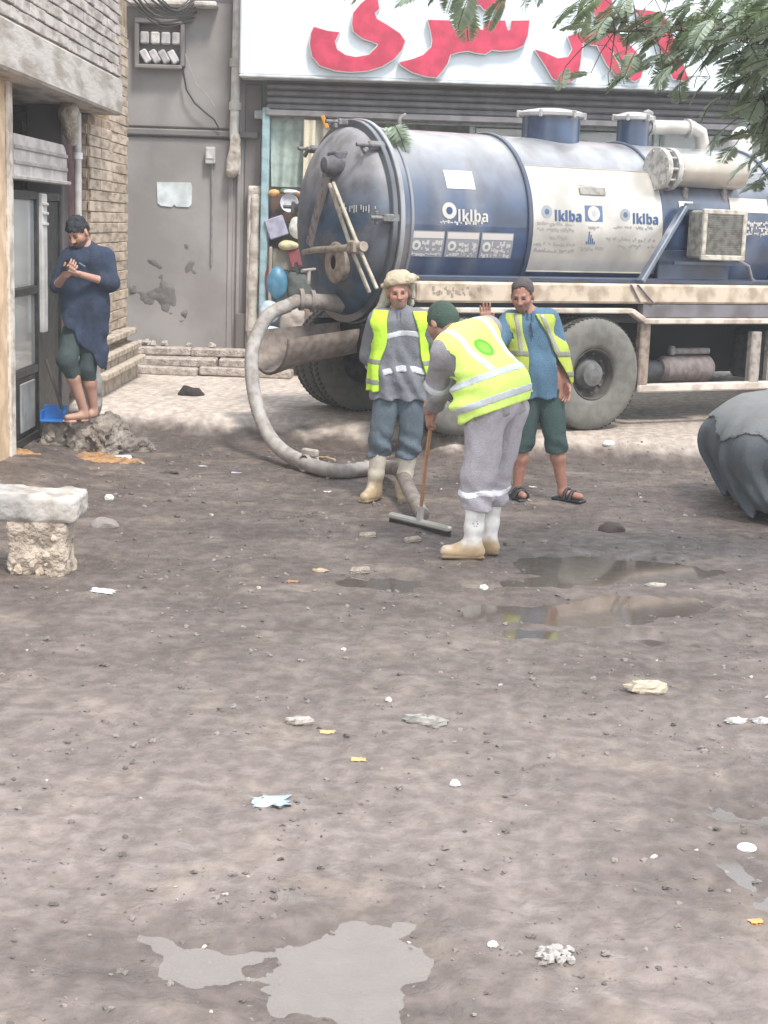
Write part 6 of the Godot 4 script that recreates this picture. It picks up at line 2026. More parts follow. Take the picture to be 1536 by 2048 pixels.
func man_with_phone() -> void:
	var J := {"head": Vector3(-0.02, 1.59, 0.06), "neck": Vector3(0.045, 1.47, 0.0), "pelvis": Vector3(0.02, 0.86, 0.0), "sl": Vector3(-0.11, 1.395, 0.04), "sr": Vector3(0.205, 1.41, -0.0), "el": Vector3(-0.2, 1.15, 0.09), "hl": Vector3(-0.09, 1.25, 0.27), "er": Vector3(0.25, 1.185, 0.06), "hr": Vector3(0.02, 1.262, 0.25), "hipl": Vector3(-0.06, 0.82, 0.02), "hipr": Vector3(0.1, 0.82, 0.0), "kl": Vector3(-0.1, 0.54, 0.17), "kr": Vector3(0.05, 0.46, 0.05), "al": Vector3(0.025, 0.095, 0.06), "ar": Vector3(0.085, 0.1, -0.05), "tl": Vector3(-0.1, 0.02, 0.17), "tr": Vector3(0.0, 0.02, 0.06)}
	var p := person("barefoot man in navy tunic and rolled trousers looking at his phone by the doorway", Vector3(-2.62, 0.305, -13.16))
	var g := Geo.new()
	skin_body(g, J, Color(0.44, 0.26, 0.2))
	var fwd := Vector3(-0.5, -0.62, 1.0)
	add_head(g, Transform3D(look(fwd, 0.12), J.head), 0.8, Color(0.035, 0.03, 0.03), Color(0.45, 0.25, 0.18), 0.8)
	add_hand(g, J.hr, Vector3(-0.9, 0.15, 0.25), Vector3(-0.2, 0.9, -0.3), Vector3(0, 0.3, -1), 0.75, Color(0.46, 0.27, 0.21))
	add_hand(g, J.hl, Vector3(0.35, 0.35, 0.2), Vector3(0.1, 0.6, -0.6), Vector3(-0.6, 0.6, 0), 0.7, Color(0.44, 0.26, 0.2))
	# bare toes
	for q in ["l", "r"]:
		var t: Vector3 = J["t" + q]; var a: Vector3 = J["a" + q]
		var d := (Vector3(t.x, 0, t.z) - Vector3(a.x, 0, a.z)).normalized()
		var w := d.cross(Vector3.UP)
		var f := Sdf.new()
		for i in 5:
			var o := Vector3(t.x, 0.014, t.z) + w * (0.03 - 0.015 * i) * (1.0 if q == "l" else -1.0) - d * (0.006 * i)
			f.cap(o - d * 0.035, o + d * 0.02, 0.013, 0.0115 if i == 0 else 0.009, 0.006)
		f.tint = func(_p): return Color(0.46, 0.29, 0.22)
		f.into(g, 0.0055)
	part("body", g, M.skin, p)
	var navy := Color(0.03, 0.045, 0.082)
	var s := cloth_sdf(0.014, navy)
	torso(s, J, 0.98)
	s.cap(J.pelvis + Vector3(-0.07, 0.2, 0.03), Vector3(-0.085, 0.7, 0.09), 0.112, 0.118, 0.07)
	s.cap(J.pelvis + Vector3(0.07, 0.2, 0.0), Vector3(0.085, 0.5, 0.01), 0.115, 0.122, 0.07)
	s.chain([J.sl, J.el], [0.068, 0.064], 0.05)
	s.chain([J.sr, J.er, J.er.lerp(J.hr, 0.22)], [0.072, 0.068, 0.058], 0.04)
	s.planes.append([Vector3(-0.79, -0.61, 0), -0.43])
	s.mod = func(q: Vector3, d: float) -> float:
		return d + 0.013 * sin((q.x * 1.1 - q.y * 0.5) * 26.0 + 4.0 * nz.get_noise_3d(q.x * 3, q.y * 3, q.z * 3)) * smoothstep(1.25, 0.8, q.y)
	var tu := solid("tunic", s, 0.011, M.cloth, p)
	g = Geo.new()
	g.col = Color(0.2, 0.26, 0.34)
	g.box(Vector3(0.03, 1.335, 0.165), Vector3(0.06, 0.012, 0.01), 0.003, Basis(Vector3(0, 0, 1), -0.5))
	part("pocket_trim", g, M.cloth, tu)
	s = cloth_sdf(0.012, Color(0.05, 0.072, 0.075))
	s.cap(J.pelvis + Vector3(-0.05, 0.0, 0.01), J.pelvis + Vector3(0.05, 0.0, 0), 0.1, 0.1)
	s.chain([J.hipl, J.kl, J.kl.lerp(J.al, 0.42)], [0.095, 0.088, 0.058], 0.03)
	s.chain([J.hipr, J.kr, J.kr.lerp(J.ar, 0.25)], [0.09, 0.075, 0.06], 0.03)
	s.planes.append([Vector3(0, -1, 0), -0.355])
	solid("trousers", s, 0.011, M.cloth, p)
	var hb := look(fwd, 0.12)
	s = cloth_sdf(0.022, Color(0.022, 0.025, 0.035), Vector3.ONE * 3.0)
	s.ell(J.head + hb * Vector3(0, 0.052, -0.016), Vector3(0.09, 0.1, 0.105), hb, 0.02)
	var cut: Vector3 = hb * Vector3(0, -0.75, 0.66)
	s.mod = func(q: Vector3, d: float) -> float: return maxf(d, cut.dot(q - J.head) - 0.012 + 0.03 * nf.get_noise_3d(q.x * 5.0, q.y * 5.0, q.z * 5.0))
	s.planes.append([hb * Vector3(0, -1, 0), (hb * Vector3(0, -1, 0)).dot(J.head) + 0.02])
	solid("hair", s, 0.007, M.hair, p)
	var ph := thing("phone", "dark mobile phone held in both hands by the man in the navy tunic", "phone", p.position + Vector3(-0.075, 1.33, 0.3))
	var pb := Basis.from_euler(Vector3(-0.9, -0.45, 0.25))
	g = Geo.new()
	g.col = Color(0.015, 0.015, 0.018)
	g.box(Vector3.ZERO, Vector3(0.072, 0.15, 0.01), 0.004, pb)
	part("case", g, M.plastic, ph)
	g = Geo.new()
	g.col = Color(0.05, 0.055, 0.065)
	g.box(pb * Vector3(0, 0, -0.0055), Vector3(0.064, 0.138, 0.002), 0.0, pb)
	part("screen", g, M.plastic, ph)

func covered_car() -> void:
	var at := Vector3(3.62, 0.0, -11.6)
	var c := thing("covered_car", "car hidden under a loose grey cloth cover at the right edge of the yard", "car", at)
	var s := Sdf.new()
	s.cap(Vector3(-0.84, 0.46, 0.42), Vector3(-0.84, 0.46, -0.62), 0.26, 0.26, 0.1)
	s.cap(Vector3(-0.74, 0.2, 0.42), Vector3(-0.74, 0.2, -0.6), 0.24, 0.24, 0.12)
	s.cap(Vector3(-0.7, 0.58, 0.4), Vector3(-0.7, 0.58, -0.62), 0.24, 0.24, 0.12)
	s.cap(Vector3(-0.4, 0.66, 0.42), Vector3(-0.4, 0.66, -0.62), 0.24, 0.24, 0.15)
	s.cap(Vector3(-0.1, 0.7, 0.42), Vector3(-0.1, 0.7, -0.62), 0.3, 0.3, 0.25)
	s.cap(Vector3(0.5, 0.8, 0.4), Vector3(0.5, 0.8, -0.6), 0.32, 0.32, 0.25)
	s.cap(Vector3(1.3, 1.15, 0.3), Vector3(1.3, 1.15, -0.5), 0.3, 0.3, 0.3)
	s.cap(Vector3(2.4, 1.2, 0.3), Vector3(2.4, 1.2, -0.5), 0.3, 0.3, 0.3)
	for x in [0.0, 0.9, 1.8, 2.7]:
		s.cap(Vector3(x, 0.4, 0.42), Vector3(x, 0.4, -0.6), 0.42, 0.42, 0.25)
	s.noise = nf
	s.planes.append([Vector3(0, -1, 0), -0.06])
	# folds that hang down the sides and drag towards the tied hem
	s.mod = func(p: Vector3, d: float) -> float:
		var low := smoothstep(0.75, 0.3, p.y)
		var u := p.x * 1.0 + p.z * 0.8 + p.y * 0.5 + 0.25 * sin(p.y * 4.0)
		var f := sin(u * 17.0 + 2.2 * nz.get_noise_3d(p.x * 2.0, p.y * 1.2, p.z * 2.0)) * 0.026 + sin(u * 29.0 + 3.0 * nz.get_noise_3d(p.x * 3.0, p.y, p.z * 3.0)) * 0.012
		var top := nz.get_noise_3d(p.x * 3.0, p.y * 3.0, p.z * 3.0) * 0.02
		return d + f * low + top
	s.amp = 0.002
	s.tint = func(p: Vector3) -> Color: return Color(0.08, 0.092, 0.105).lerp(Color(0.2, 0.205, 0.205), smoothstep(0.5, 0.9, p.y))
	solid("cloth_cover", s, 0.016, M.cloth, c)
	var fold: Callable = s.mod
	s.off = 0.014
	s.mod = func(p: Vector3, d: float) -> float:
		var e := 0.6 + 0.05 * sin(p.x * 7.0 + p.z * 5.0) + 0.1 * nz.get_noise_3d(p.x * 3.0, 1.0, p.z * 3.0) - 0.12 * smoothstep(-0.6, 0.2, p.x)
		return maxf(fold.call(p, d), e - p.y)
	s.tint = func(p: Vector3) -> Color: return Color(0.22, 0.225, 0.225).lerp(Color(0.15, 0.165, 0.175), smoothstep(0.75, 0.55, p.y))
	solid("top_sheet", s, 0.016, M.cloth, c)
	for q in [[-0.2, 0.55], [-0.2, -0.75], [2.3, 0.55], [2.3, -0.75]]:
		var g := Geo.new()
		g.col = Color(0.03, 0.03, 0.032)
		g.lathe([Vector2(0.17, -0.09), Vector2(0.29, -0.09), Vector2(0.31, -0.05), Vector2(0.31, 0.05), Vector2(0.29, 0.09), Vector2(0.17, 0.09)], Transform3D(Basis(Vector3(1, 0, 0), PI / 2), Vector3(q[0], 0.31, q[1])), 28)
		part("tyre", g, M.plain, c)
	var g2 := Geo.new()
	g2.col = Color(0.02, 0.02, 0.022)
	g2.box(Vector3(1.0, 0.3, -0.1), Vector3(3.2, 0.2, 1.1), 0.03)
	part("underbody", g2, M.dark, c)

# a rounded box with a chipped, uneven face
func block(s: Sdf, ctr: Vector3, half: Vector3, r: float, rough: float) -> void:
	s.ell(ctr, half * 1.75, Basis(), 0.001)
	s.mod = func(p: Vector3, _d: float) -> float:
		var q := (p - ctr).abs() - half + Vector3.ONE * r
		var n := nf.get_noise_3d(p.x * 1.6, p.y * 1.6, p.z * 1.6) * rough + nz.get_noise_3d(p.x * 5.0, p.y * 5.0, p.z * 5.0) * rough
		return Vector3(maxf(q.x, 0), maxf(q.y, 0), maxf(q.z, 0)).length() + minf(maxf(q.x, maxf(q.y, q.z)), 0.0) - r + n

func bench_and_block() -> void:
	var c := thing("concrete_bench", "low weathered concrete bench with a rough stone leg at the left edge", "bench", Vector3(-1.9, 0.0, -8.75))
	var s := Sdf.new()
	s.noise = nf; s.amp = 0.012; s.nscale = Vector3.ONE * 1.2
	block(s, Vector3(-0.45, 0.39, -0.05), Vector3(0.6, 0.075, 0.2), 0.035, 0.016)
	s.tint = func(p: Vector3) -> Color: return Color(0.56, 0.54, 0.52).lerp(Color(0.4, 0.41, 0.42), smoothstep(-0.1, -0.5, p.x + nz.get_noise_3d(p.x * 4, p.y * 4, p.z * 4) * 0.3))
	solid("seat_slab", s, 0.012, M.pale_render, c)
	s = Sdf.new()
	block(s, Vector3(-0.085, 0.155, 0.0), Vector3(0.165, 0.17, 0.13), 0.025, 0.03)
	s.tint = func(p: Vector3) -> Color: return Color(0.6, 0.53, 0.45).lerp(Color(0.46, 0.4, 0.34), smoothstep(0.0, 0.5, nf.get_noise_3d(p.x, p.y, p.z) + 0.2))
	var leg := solid("stone_leg", s, 0.011, M.rough, c)
	for k in 26:
		var r := rock(5, 90 + k % 6, 0.8)
		var o := part("rubble_stone", r, M["pier_stone%d" % (k % 5)], leg, Vector3(rng.randf_range(-0.235, 0.065), rng.randf_range(0.02, 0.31), 0.13 + rng.randf_range(-0.01, 0.01)))
		o.scale = Vector3(1, 1, 0.35) * rng.randf_range(0.016, 0.03)
		o.rotation.z = rng.randf() * TAU
	var b := thing("rubble_block", "rough grey rubble block that the man with the phone stands on", "block", Vector3(-2.66, 0.05, -13.2))
	s = Sdf.new()
	s.noise = nf; s.amp = 0.06; s.nscale = Vector3.ONE * 1.5
	for x in [-0.22, 0.0, 0.2]:
		for z in [-0.25, 0.0]: s.cap(Vector3(x, 0.18, z), Vector3(x * 1.05, 0.0, z + 0.02), 0.1, 0.12, 0.04)
	s.cap(Vector3(-0.2, 0.16, -0.4), Vector3(0.2, 0.1, -0.6), 0.12, 0.12, 0.1)
	s.cap(Vector3(0.2, 0.06, -0.2), Vector3(0.5, -0.02, -0.4), 0.1, 0.08, 0.1)
	s.tint = func(p: Vector3) -> Color: return Color(0.4, 0.37, 0.34).lerp(Color(0.26, 0.235, 0.22), smoothstep(-0.1, 0.35, nz.get_noise_3d(p.x * 4, p.y * 4, p.z * 4) + p.x * 0.6))
	solid("rubble", s, 0.013, M.rough, b)

	var d := thing("dustpan", "bright blue plastic dustpan with a dark handle beside the barefoot man", "dustpan", Vector3(-2.86, 0.3, -13.1))
	var g := Geo.new()
	g.col = Color(0.03, 0.17, 0.5)
	g.box(Vector3(0, 0.01, 0), Vector3(0.2, 0.015, 0.16), 0.004)
	g.box(Vector3(0, 0.07, -0.08), Vector3(0.2, 0.13, 0.015), 0.004)
	for x in [-0.1, 0.1]: g.box(Vector3(x, 0.05, -0.01), Vector3(0.012, 0.09, 0.15), 0.004)
	part("pan", g, M.plastic, d)
	g = Geo.new()
	g.col = Color(0.12, 0.1, 0.09)
	g.tube([Vector3(0.06, 0.1, -0.07), Vector3(-0.02, 0.33, -0.1), Vector3(-0.09, 0.52, -0.12)], 0.014, 8)
	part("handle", g, M.plain, d)
	var k := thing("cement_sack", "pale grey dusty sack slumped behind the barefoot man's leg", "sack", Vector3(-2.72, 0.25, -13.7))
	var ls := lump(Vector3(0.12, 0.28, 0.12), Color(0.38, 0.36, 0.34), 0.04)
	part("sack", ls, M.cloth, k, Vector3(0.05, 0.25, 0))

func hose_and_squeegee() -> void:
	var h := thing("suction_hose", "thick grey suction hose running from the tanker down across the mud", "hose", Vector3(-0.7, 0.06, -12.9))
	var ctrl := [Vector3(-0.92, 1.312, -13.88), Vector3(-1.08, 1.23, -13.79), Vector3(-1.185, 1.04, -13.73), Vector3(-1.215, 0.838, -13.6), Vector3(-1.175, 0.54, -13.5), Vector3(-1.07, 0.28, -13.35), Vector3(-0.917, 0.13, -13.12), Vector3(-0.721, 0.075, -12.8), Vector3(-0.52, 0.07, -12.45), Vector3(-0.33, 0.07, -12.36), Vector3(-0.131, 0.075, -12.55), Vector3(0.0, 0.1, -12.45), Vector3(0.09, 0.16, -12.0), Vector3(0.125, 0.185, -11.62), Vector3(0.168, 0.15, -11.25), Vector3(0.225, 0.1, -10.85), Vector3(0.27, 0.06, -10.6)]
	var cv := Curve3D.new()
	for i in ctrl.size():
		var t: Vector3 = (ctrl[mini(i + 1, ctrl.size() - 1)] - ctrl[maxi(i - 1, 0)]) * 0.17
		cv.add_point(ctrl[i] - h.position, -t, t)
	cv.bake_interval = 0.012
	var pts := Array(cv.get_baked_points())
	var rad := []
	for i in pts.size():
		var r := lerpf(0.06, 0.05, smoothstep(0.5, 0.85, float(i) / pts.size()))
		rad.append(r + (0.003 if (i / 2) % 2 == 0 else 0.0))
	var g := Geo.new()
	g.tube(pts, rad, 16)
	for i in g.v.size():
		var p := g.v[i] + h.position
		var n := nz.get_noise_3d(p.x * 4.0, p.y * 4.0, p.z * 4.0)
		g.c[i] = Color(0.4, 0.385, 0.37).lerp(Color(0.19, 0.16, 0.14), clampf(smoothstep(-12.9, -11.8, p.z) * 0.85 + n * 0.25 + smoothstep(0.12, 0.0, p.y) * 0.3, 0, 1))
	part("hose", g, M.dusty_metal, h)
	g = Geo.new()
	g.col = Color(0.4, 0.37, 0.34)
	g.lathe([Vector2(0.06, -0.06), Vector2(0.08, -0.05), Vector2(0.08, 0.05), Vector2(0.06, 0.06)], Transform3D(Basis(Vector3(0.3, 0.2, 0.6).normalized(), PI / 2.2), Vector3(-0.64, 0.075, -12.68) - h.position), 16)
	g.box(Vector3(-0.63, 0.17, -12.66) - h.position, Vector3(0.16, 0.06, 0.06), 0.012, Basis(Vector3.UP, -0.7))
	part("coupling", g, M.dusty_metal, h)

	var s := thing("floor_squeegee", "long metal floor squeegee with a wooden handle held by the bending man", "squeegee", Vector3(0.248, 0.03, -10.41))
	var a := Vector3(0.044, 0.045, -10.648); var b := Vector3(0.451, 0.045, -10.183)
	var o := s.position
	g = Geo.new()
	g.col = Color(0.55, 0.54, 0.5)
	g.bar(a - o, b - o, 0.05, 0.04, 0.012)
	part("head", g, M.steel_sheet, s)
	g = Geo.new()
	g.col = Color(0.02, 0.02, 0.02)
	g.bar(a - o - Vector3(0, 0.034, 0), b - o - Vector3(0, 0.034, 0), 0.016, 0.04)
	part("rubber_blade", g, M.plastic, s)
	g = Geo.new()
	g.col = Color(0.56, 0.55, 0.52)
	g.tube([Vector3(0, 0.02, 0), Vector3(0.004, 0.13, 0.02)], 0.024, 12)
	part("socket", g, M.steel_sheet, s)
	g = Geo.new()
	g.col = Color(0.5, 0.27, 0.15)
	g.tube([Vector3(0.004, 0.1, 0.01), Vector3(0.02, 0.45, 0.2), Vector3(0.06, 1.0, 0.52)], 0.013, 10)
	part("wooden_handle", g, M.plain, s)

func flake(w: float, l: float, col: Color, seed_: int, crumple := 0.15) -> Geo:
	var g := Geo.new()
	g.col = col
	var f := FastNoiseLite.new()
	f.seed = seed_; f.frequency = 1.2
	for up in [1.0, -1.0]:
		g.sheet(func(s, t):
			var x: float = (s - 0.5); var z: float = (t - 0.5)
			var k := 1.0 + 0.5 * f.get_noise_2d(atan2(x, z) * 1.3, 3.0)
			return Vector3(x * w * k, absf(f.get_noise_2d(x * 2.0 + 5.0, z * 2.0)) * crumple * minf(w, l) + 0.003 * up, z * l * k), 6, 6, Vector3(0, up, 0))
	return g

func litter() -> void:
	# [kind, label, category, x, z, size, colour, shape]
	var white := Color(0.75, 0.74, 0.72)
	var L := [
		["lid", "white oval lid lying on open mud right of the bench leg", "lid", -1.54, -8.265, 0.1, Color(0.75, 0.78, 0.8), "flake"],
		["stone", "white rounded stone on the mud behind the concrete bench's end", "stone", -2.02, -11.1, 0.045, white, "rock"],
		["rag", "crumpled dark and pale rag touching the end of the concrete bench", "rag", -1.86, -10.1, 0.085, Color(0.26, 0.23, 0.22), "rag"],
		["wrapper", "small lilac wrapper on the mud left of the hose's lowest bend", "wrapper", -1.228, -12.49, 0.06, Color(0.5, 0.48, 0.6), "flake"],
		["paper_scrap", "small white scrap left of the lilac wrapper", "scrap", -1.541, -12.8, 0.05, white, "flake"],
		["paper_scrap", "small white scrap below the hose, left of the brown booted man", "scrap", -0.442, -11.73, 0.045, white, "flake"],
		["limestone", "long cream coloured stone lying alone in the right foreground mud", "stone", 1.213, -6.73, 0.085, Color(0.5, 0.43, 0.33), "long"],
		["plastic_piece", "flat pale blue plastic piece in the left foreground", "plastic", -0.369, -5.228, 0.1, Color(0.4, 0.48, 0.52), "flake"],
		["paper_ball", "crumpled white paper ball near the truck's rear wheel and road edge", "paper", 2.06, -14.1, 0.05, white, "rag"],
		["plastic_bag", "crumpled white plastic scrap at the right foreground edge", "bag", 1.284, -4.986, 0.028, Color(0.78, 0.8, 0.83), "rag"],
		["stone", "pale flat stone at the right edge, left one of two", "stone", 1.54, -6.337, 0.05, Color(0.55, 0.54, 0.52), "flat"],
		["stone", "pale flat stone at the right edge, right one of two", "stone", 1.66, -6.333, 0.055, Color(0.58, 0.57, 0.55), "flat"],
		["stone", "long off white stone sunk in the mud above the orange peel", "stone", -0.322, -6.154, 0.05, Color(0.42, 0.38, 0.345), "long"],
		["orange_peel", "orange peel scrap beside the long off white stone", "peel", -0.202, -6.043, 0.045, Color(0.62, 0.4, 0.17), "flake"],
		["orange_peel", "orange peel scrap alone in the middle foreground", "peel", -0.065, -5.674, 0.04, Color(0.6, 0.38, 0.15), "flake"],
		["orange_peel", "bright orange peel scrap near the lower right corner", "peel", 1.174, -4.378, 0.03, Color(0.7, 0.34, 0.12), "flake"],
		["brick_chip", "pale brick chip in front of the squeegee's left end", "brick", -0.104, -10.04, 0.055, Color(0.4, 0.34, 0.28), "chip"],
		["brick_chip", "pale brick chip in front of the squeegee's middle", "brick", 0.195, -9.974, 0.055, Color(0.42, 0.36, 0.29), "chip"],
		["brick_chip", "pale brick chip below the others, left of the white boots", "brick", -0.133, -9.054, 0.06, Color(0.38, 0.33, 0.28), "chip"],
		["stone", "tan stone on the mud farthest left of the brick chips", "stone", -0.373, -9.018, 0.05, Color(0.45, 0.36, 0.27), "flat"],
		["crumb", "small white crumb of plaster below the white boots", "plaster", 0.597, -8.74, 0.03, white, "rock"],
		["pebble_heap", "cluster of pale pebbles at the bottom right of the foreground", "pebbles", 0.534, -4.117, 0.04, Color(0.36, 0.335, 0.32), "heap"],
		["pebble", "single white pebble just left of the pale pebble cluster", "pebble", 0.358, -4.173, 0.018, white, "rock"],
		["pebble", "single white pebble in the middle foreground right of the pale blue plastic", "pebble", 0.298, -5.444, 0.024, white, "rock"],
		["black_scrap", "ragged black scrap on the mud right of the orange sand", "scrap", -1.755, -12.38, 0.1, Color(0.05, 0.045, 0.045), "flake"],
		["black_rag", "small heap of black rags on the pale road left of the hose", "rags", -2.109, -16.34, 0.13, Color(0.05, 0.04, 0.04), "rag"],
		["paper_scrap", "white scrap on the mud between the bending man and the man in blue", "scrap", 1.2, -12.3, 0.045, white, "flake"],
		["wood_stick", "short pale stick beside the hose's coupling", "stick", -0.518, -13.3, 0.1, Color(0.55, 0.42, 0.28), "stick"],
		["flat_stone", "flat grey stone in the middle foreground mud", "stone", 0.202, -6.195, 0.09, Color(0.33, 0.31, 0.29), "flat"],
		["orange_scrap", "dull orange scrap trodden into the mud left of the puddles", "scrap", -0.52, -8.731, 0.06, Color(0.38, 0.2, 0.12), "flake"],
		["paper_sheet", "folded white paper sheet on top of the orange sand heap", "paper", -2.33, -13.1, 0.2, Color(0.78, 0.78, 0.77), "flake"],
		["stone", "pale grey stone in the puddles below the truck's front wheel", "stone", 1.624, -8.914, 0.06, Color(0.45, 0.42, 0.38), "flat"],
		["dark_clod", "dark clod of mud left of the covered car", "clod", 1.6, -10.55, 0.08, Color(0.09, 0.065, 0.06), "rag"],
	]
	var k := 0
	for q in L:
		k += 1
		var x: float = q[3]; var z: float = q[4]; var s: float = q[5]
		var gr: String = {"orange_peel": "scraps of orange peel on the mud", "brick_chip": "brick chips near the squeegee", "paper_scrap": "white paper scraps on the mud", "pebble": "white pebbles in the foreground"}.get(q[0], "")
		var o := thing(q[0], q[1], q[2], Vector3(x, ground_h(x, z), z), gr, rng.randf() * 0.8 - 0.4)
		var g: Geo
		var m: Material = M.rock
		match q[7]:
			"flake": g = flake(s * 1.4, s, q[6], 300 + k); m = M.plastic
			"rock": g = scaled(rock(9, 330 + k, 0.4), Vector3.ONE * s * 0.8, q[6], s * 0.35); m = M.chip
			"long": g = scaled(rock(10, 330 + k, 0.4), Vector3(1.15, 0.5, 0.65) * s, q[6], s * 0.2); m = M.chip
			"flat": g = scaled(rock(10, 330 + k, 0.4), Vector3(1.0, 0.3, 0.75) * s, q[6], s * 0.1); m = M.chip
			"chip":
				g = Geo.new(); g.col = q[6]
				g.box(Vector3(0, s * 0.2, 0), Vector3(s * 2.0, s * 0.6, s), s * 0.15, Basis.from_euler(Vector3(0.1, 0.2, 0.12)))
			"rag": g = lump(Vector3(1.2, 0.6, 0.9) * s, q[6], s * 0.5, s * 0.16); m = M.cloth
			"stick":
				g = Geo.new(); g.col = q[6]
				g.tube([Vector3(-s, 0.012, -s * 0.6), Vector3(0, 0.03, 0), Vector3(s, 0.02, s * 0.5)], 0.012, 7)
			"heap":
				m = M.chip
				g = Geo.new()
				for i in 12:
					var r := rock(5, 400 + i, 0.8)
					for n in r.c.size(): r.c[n] = q[6]
					g.put(r, Transform3D(Basis().scaled(Vector3.ONE * rng.randf_range(0.008, 0.02)), Vector3(rng.randf_range(-0.06, 0.06), 0.008, rng.randf_range(-0.045, 0.045))))
		part("piece", g, m, o)
	for q in [[-2.37, -12.95, 0.3, 0.17, "heap of orange sand on the ground in front of the rubble block"], [-3.02, -12.62, 0.16, 0.1, "small drift of orange sand at the foot of the grey cabinet"]]:
		var o := thing("orange_sand", q[4], "sand", Vector3(q[0], ground_h(q[0], q[1]), q[1]))
		var g := Geo.new()
		g.sheet(func(a, t):
			var x: float = (a * 2.0 - 1.0) * q[2] * 1.5; var z: float = (t * 2.0 - 1.0) * q[3] * 1.7
			var r := Vector2(x / q[2], z / q[3]).length()
			var h := 0.055 * (1.0 - r) + 0.035 * nf.get_noise_2d((x + q[0]) * 0.8, (z + q[1]) * 0.8) + 0.012 * nf.get_noise_2d(x * 4.0, z * 4.0)
			return Vector3(x, maxf(h, -0.03) + ground_h(q[0] + x, q[1] + z) - o.position.y, z), 48, 40, Vector3.UP,
			func(p: Vector3): return Color(0.5, 0.29, 0.13).lerp(Color(0.33, 0.2, 0.12), smoothstep(-0.2, 0.4, nf.get_noise_2d(p.x * 2 + q[0], p.z * 2))))
		part("sand", g, M.rock, o)

func scaled(g: Geo, s: Vector3, col: Color, up: float) -> Geo:
	var o := Geo.new()
	o.put(g, Transform3D(Basis().scaled(s), Vector3(0, up, 0)))
	for i in o.c.size(): o.c[i] = col
	return o

func frond(n: int, length: float, droop: float) -> Geo:
	var g := Geo.new()
	var pt := func(t: float) -> Vector3: return Vector3(length * t * (1.0 - 0.15 * t), -droop * t * t, 0)
	var p := []
	for i in 7: p.append(pt.call(i / 6.0))
	g.col = Color(0.1, 0.12, 0.05)
	g.tube(p, 0.0022, 4, false)
	for i in n:
		var t := 0.12 + 0.88 * i / n
		var o: Vector3 = pt.call(t)
		var l := length * 0.3 * sin(PI * (0.12 + 0.8 * t)) + 0.012
		for sd in [-1.0, 1.0]:
			var d := Vector3(0.55, -0.25 + rng.randf_range(-0.15, 0.1), sd).normalized()
			var w := Vector3(1, 0, -sd * 0.5).normalized() * l * 0.12
			var tone := rng.randf_range(0.8, 1.2)
			g.col = Color(0.34 * tone, 0.4 * tone, 0.32 * tone)
			var a := o; var b := o + d * l * 0.45 + w; var c := o + d * l; var e := o + d * l * 0.45 - w
			g.flat(a, b, c, Vector3.UP); g.flat(a, c, e, Vector3.UP)
	return g

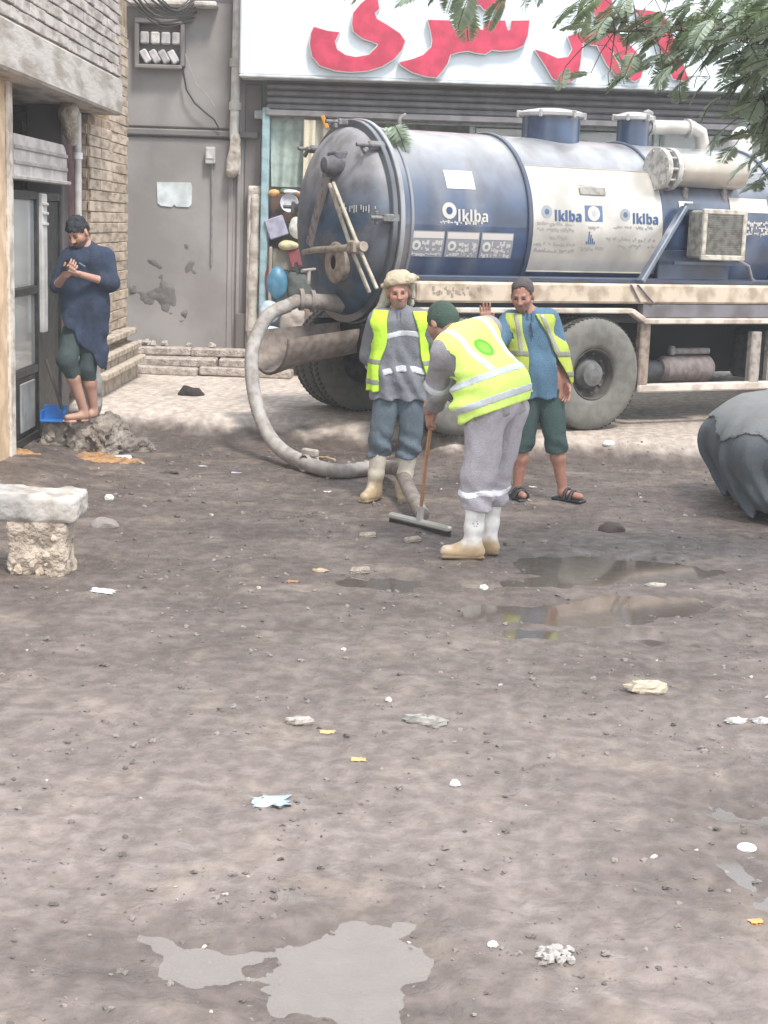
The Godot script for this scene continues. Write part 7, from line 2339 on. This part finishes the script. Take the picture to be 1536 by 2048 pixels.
func tree() -> void:
	var base := Vector3(5.2, 0.0, -8.6)
	var t := thing("tree", "leafy tree whose feathery branches hang into the upper right of the view", "tree", base)
	var leaf := mat("leaf", Color.WHITE, 0.6)
	leaf.uv1_triplanar = false
	leaf.backlight_enabled = true
	leaf.backlight = Color(0.75, 0.8, 0.6)
	leaf.cull_mode = BaseMaterial3D.CULL_DISABLED
	var bark := mat("bark", Color(0.16, 0.13, 0.105), 0.95, "grime", 0.5, "lumps", 1.5)
	var g := Geo.new()
	g.tube([Vector3(0, -0.1, 0), Vector3(-0.06, 1.2, 0.05), Vector3(-0.2, 2.6, 0.1), Vector3(-0.35, 3.8, 0.1), Vector3(-0.5, 5.2, 0.2)], [0.2, 0.16, 0.14, 0.11, 0.06], 14)
	part("trunk", g, bark, t)
	# boughs: [points in world space, frond count, spread]
	var boughs := [
		[[Vector3(4.9, 3.5, -8.5), Vector3(3.5, 3.42, -8.6), Vector3(2.5, 3.24, -8.4), Vector3(1.8, 3.12, -8.3), Vector3(1.35, 3.08, -8.2), Vector3(1.05, 3.06, -8.2)], 150],
		[[Vector3(4.9, 3.1, -8.6), Vector3(3.7, 3.14, -8.8), Vector3(2.9, 3.0, -8.6), Vector3(2.3, 2.86, -8.5), Vector3(1.95, 2.74, -8.4)], 300],
		[[Vector3(4.8, 4.0, -8.6), Vector3(3.2, 3.8, -8.9), Vector3(2.0, 3.5, -8.6), Vector3(1.2, 3.42, -8.4), Vector3(0.6, 3.4, -8.3), Vector3(0.15, 3.4, -8.3), Vector3(-0.15, 3.38, -8.3)], 110],
		[[Vector3(4.8, 3.7, -8.5), Vector3(3.2, 3.5, -8.0), Vector3(2.4, 3.24, -7.9), Vector3(1.9, 3.1, -7.9), Vector3(1.6, 3.02, -8.0)], 240],
		[[Vector3(4.85, 2.9, -8.6), Vector3(3.6, 2.97, -8.4), Vector3(2.85, 2.8, -8.7), Vector3(2.35, 2.62, -8.8), Vector3(2.15, 2.55, -8.8)], 300],
		[[Vector3(4.9, 4.8, -8.4), Vector3(5.8, 5.4, -8.0), Vector3(6.6, 5.3, -7.6)], 60],
		[[Vector3(4.8, 5.0, -8.4), Vector3(3.8, 5.6, -8.8), Vector3(2.8, 5.4, -9.2)], 60],
	]
	var kinds := []
	for k in 4: kinds.append(frond(20 + 2 * k, [0.2, 0.25, 0.18, 0.22][k], [0.05, 0.08, 0.04, 0.09][k]).mesh())
	var made := 0
	var rest := [[], [], [], []]
	for b in boughs:
		g = Geo.new()
		var P: Array = b[0]
		var cv := Curve3D.new()
		for i in P.size():
			var d: Vector3 = (P[mini(i + 1, P.size() - 1)] - P[maxi(i - 1, 0)]) * 0.17
			cv.add_point(P[i] - base, -d, d)
		cv.bake_interval = 0.08
		var pts := Array(cv.get_baked_points())
		var rad := []
		for i in pts.size(): rad.append(lerpf(0.045, 0.006, float(i) / pts.size()))
		g.tube(pts, rad, 7)
		var bough := part("bough", g, bark, t)
		var twigs := Geo.new()
		var n: int = b[1]
		for i in n:
			var f := 0.45 + 0.55 * pow(float(i) / n, 0.9)
			var at: Vector3 = pts[mini(int(f * pts.size()), pts.size() - 1)]
			var off := Vector3(rng.randf_range(-0.3, 0.3), rng.randf_range(-0.34, 0.24), rng.randf_range(-0.4, 0.4)) * (1.15 - 0.5 * f)
			var yaw := PI + rng.randf_range(-1.5, 1.5)
			var bs := Basis.from_euler(Vector3(rng.randf_range(-0.5, 0.5), yaw, rng.randf_range(-0.75, 0.15))).scaled(Vector3.ONE * rng.randf_range(0.75, 1.15))
			twigs.tube([at, at + off * 0.6 + Vector3(0, 0.02, 0), at + off], [0.004, 0.003, 0.0025], 4, false)
			var kk := rng.randi() % 4
			var xf := Transform3D(bs, at + off)
			if made < 290 and i % 2 == 0 and b != boughs[5] and b != boughs[6]:
				var o := part("leaf", kinds[kk], leaf, bough)
				o.transform = xf
				made += 1
			else: rest[kk].append(xf)
		part("twigs", twigs, bark, bough)
	for k in 4:
		var mm := MultiMesh.new()
		mm.transform_format = MultiMesh.TRANSFORM_3D
		mm.mesh = kinds[k]
		mm.instance_count = rest[k].size()
		for i in rest[k].size(): mm.set_instance_transform(i, rest[k][i])
		var o := MultiMeshInstance3D.new()
		o.name = numbered("foliage", t)
		o.multimesh = mm
		o.material_override = leaf
		t.add_child(o, true)
		o.set_meta("kind", "stuff")
	var tw := thing("fallen_twig", "green leafy twig lying over the rear of the blue tank", "twig", Vector3(-0.1, 2.93, -14.4))
	for k in 5:
		var o := part("leaf", kinds[k % 4], leaf, tw)
		o.transform = Transform3D(Basis.from_euler(Vector3(0.2 * k - 0.3, -0.6 - 0.25 * k, -0.75 + 0.12 * k)).scaled(Vector3.ONE * 1.7), Vector3(0.02 * k, 0.02, 0.01 * k))
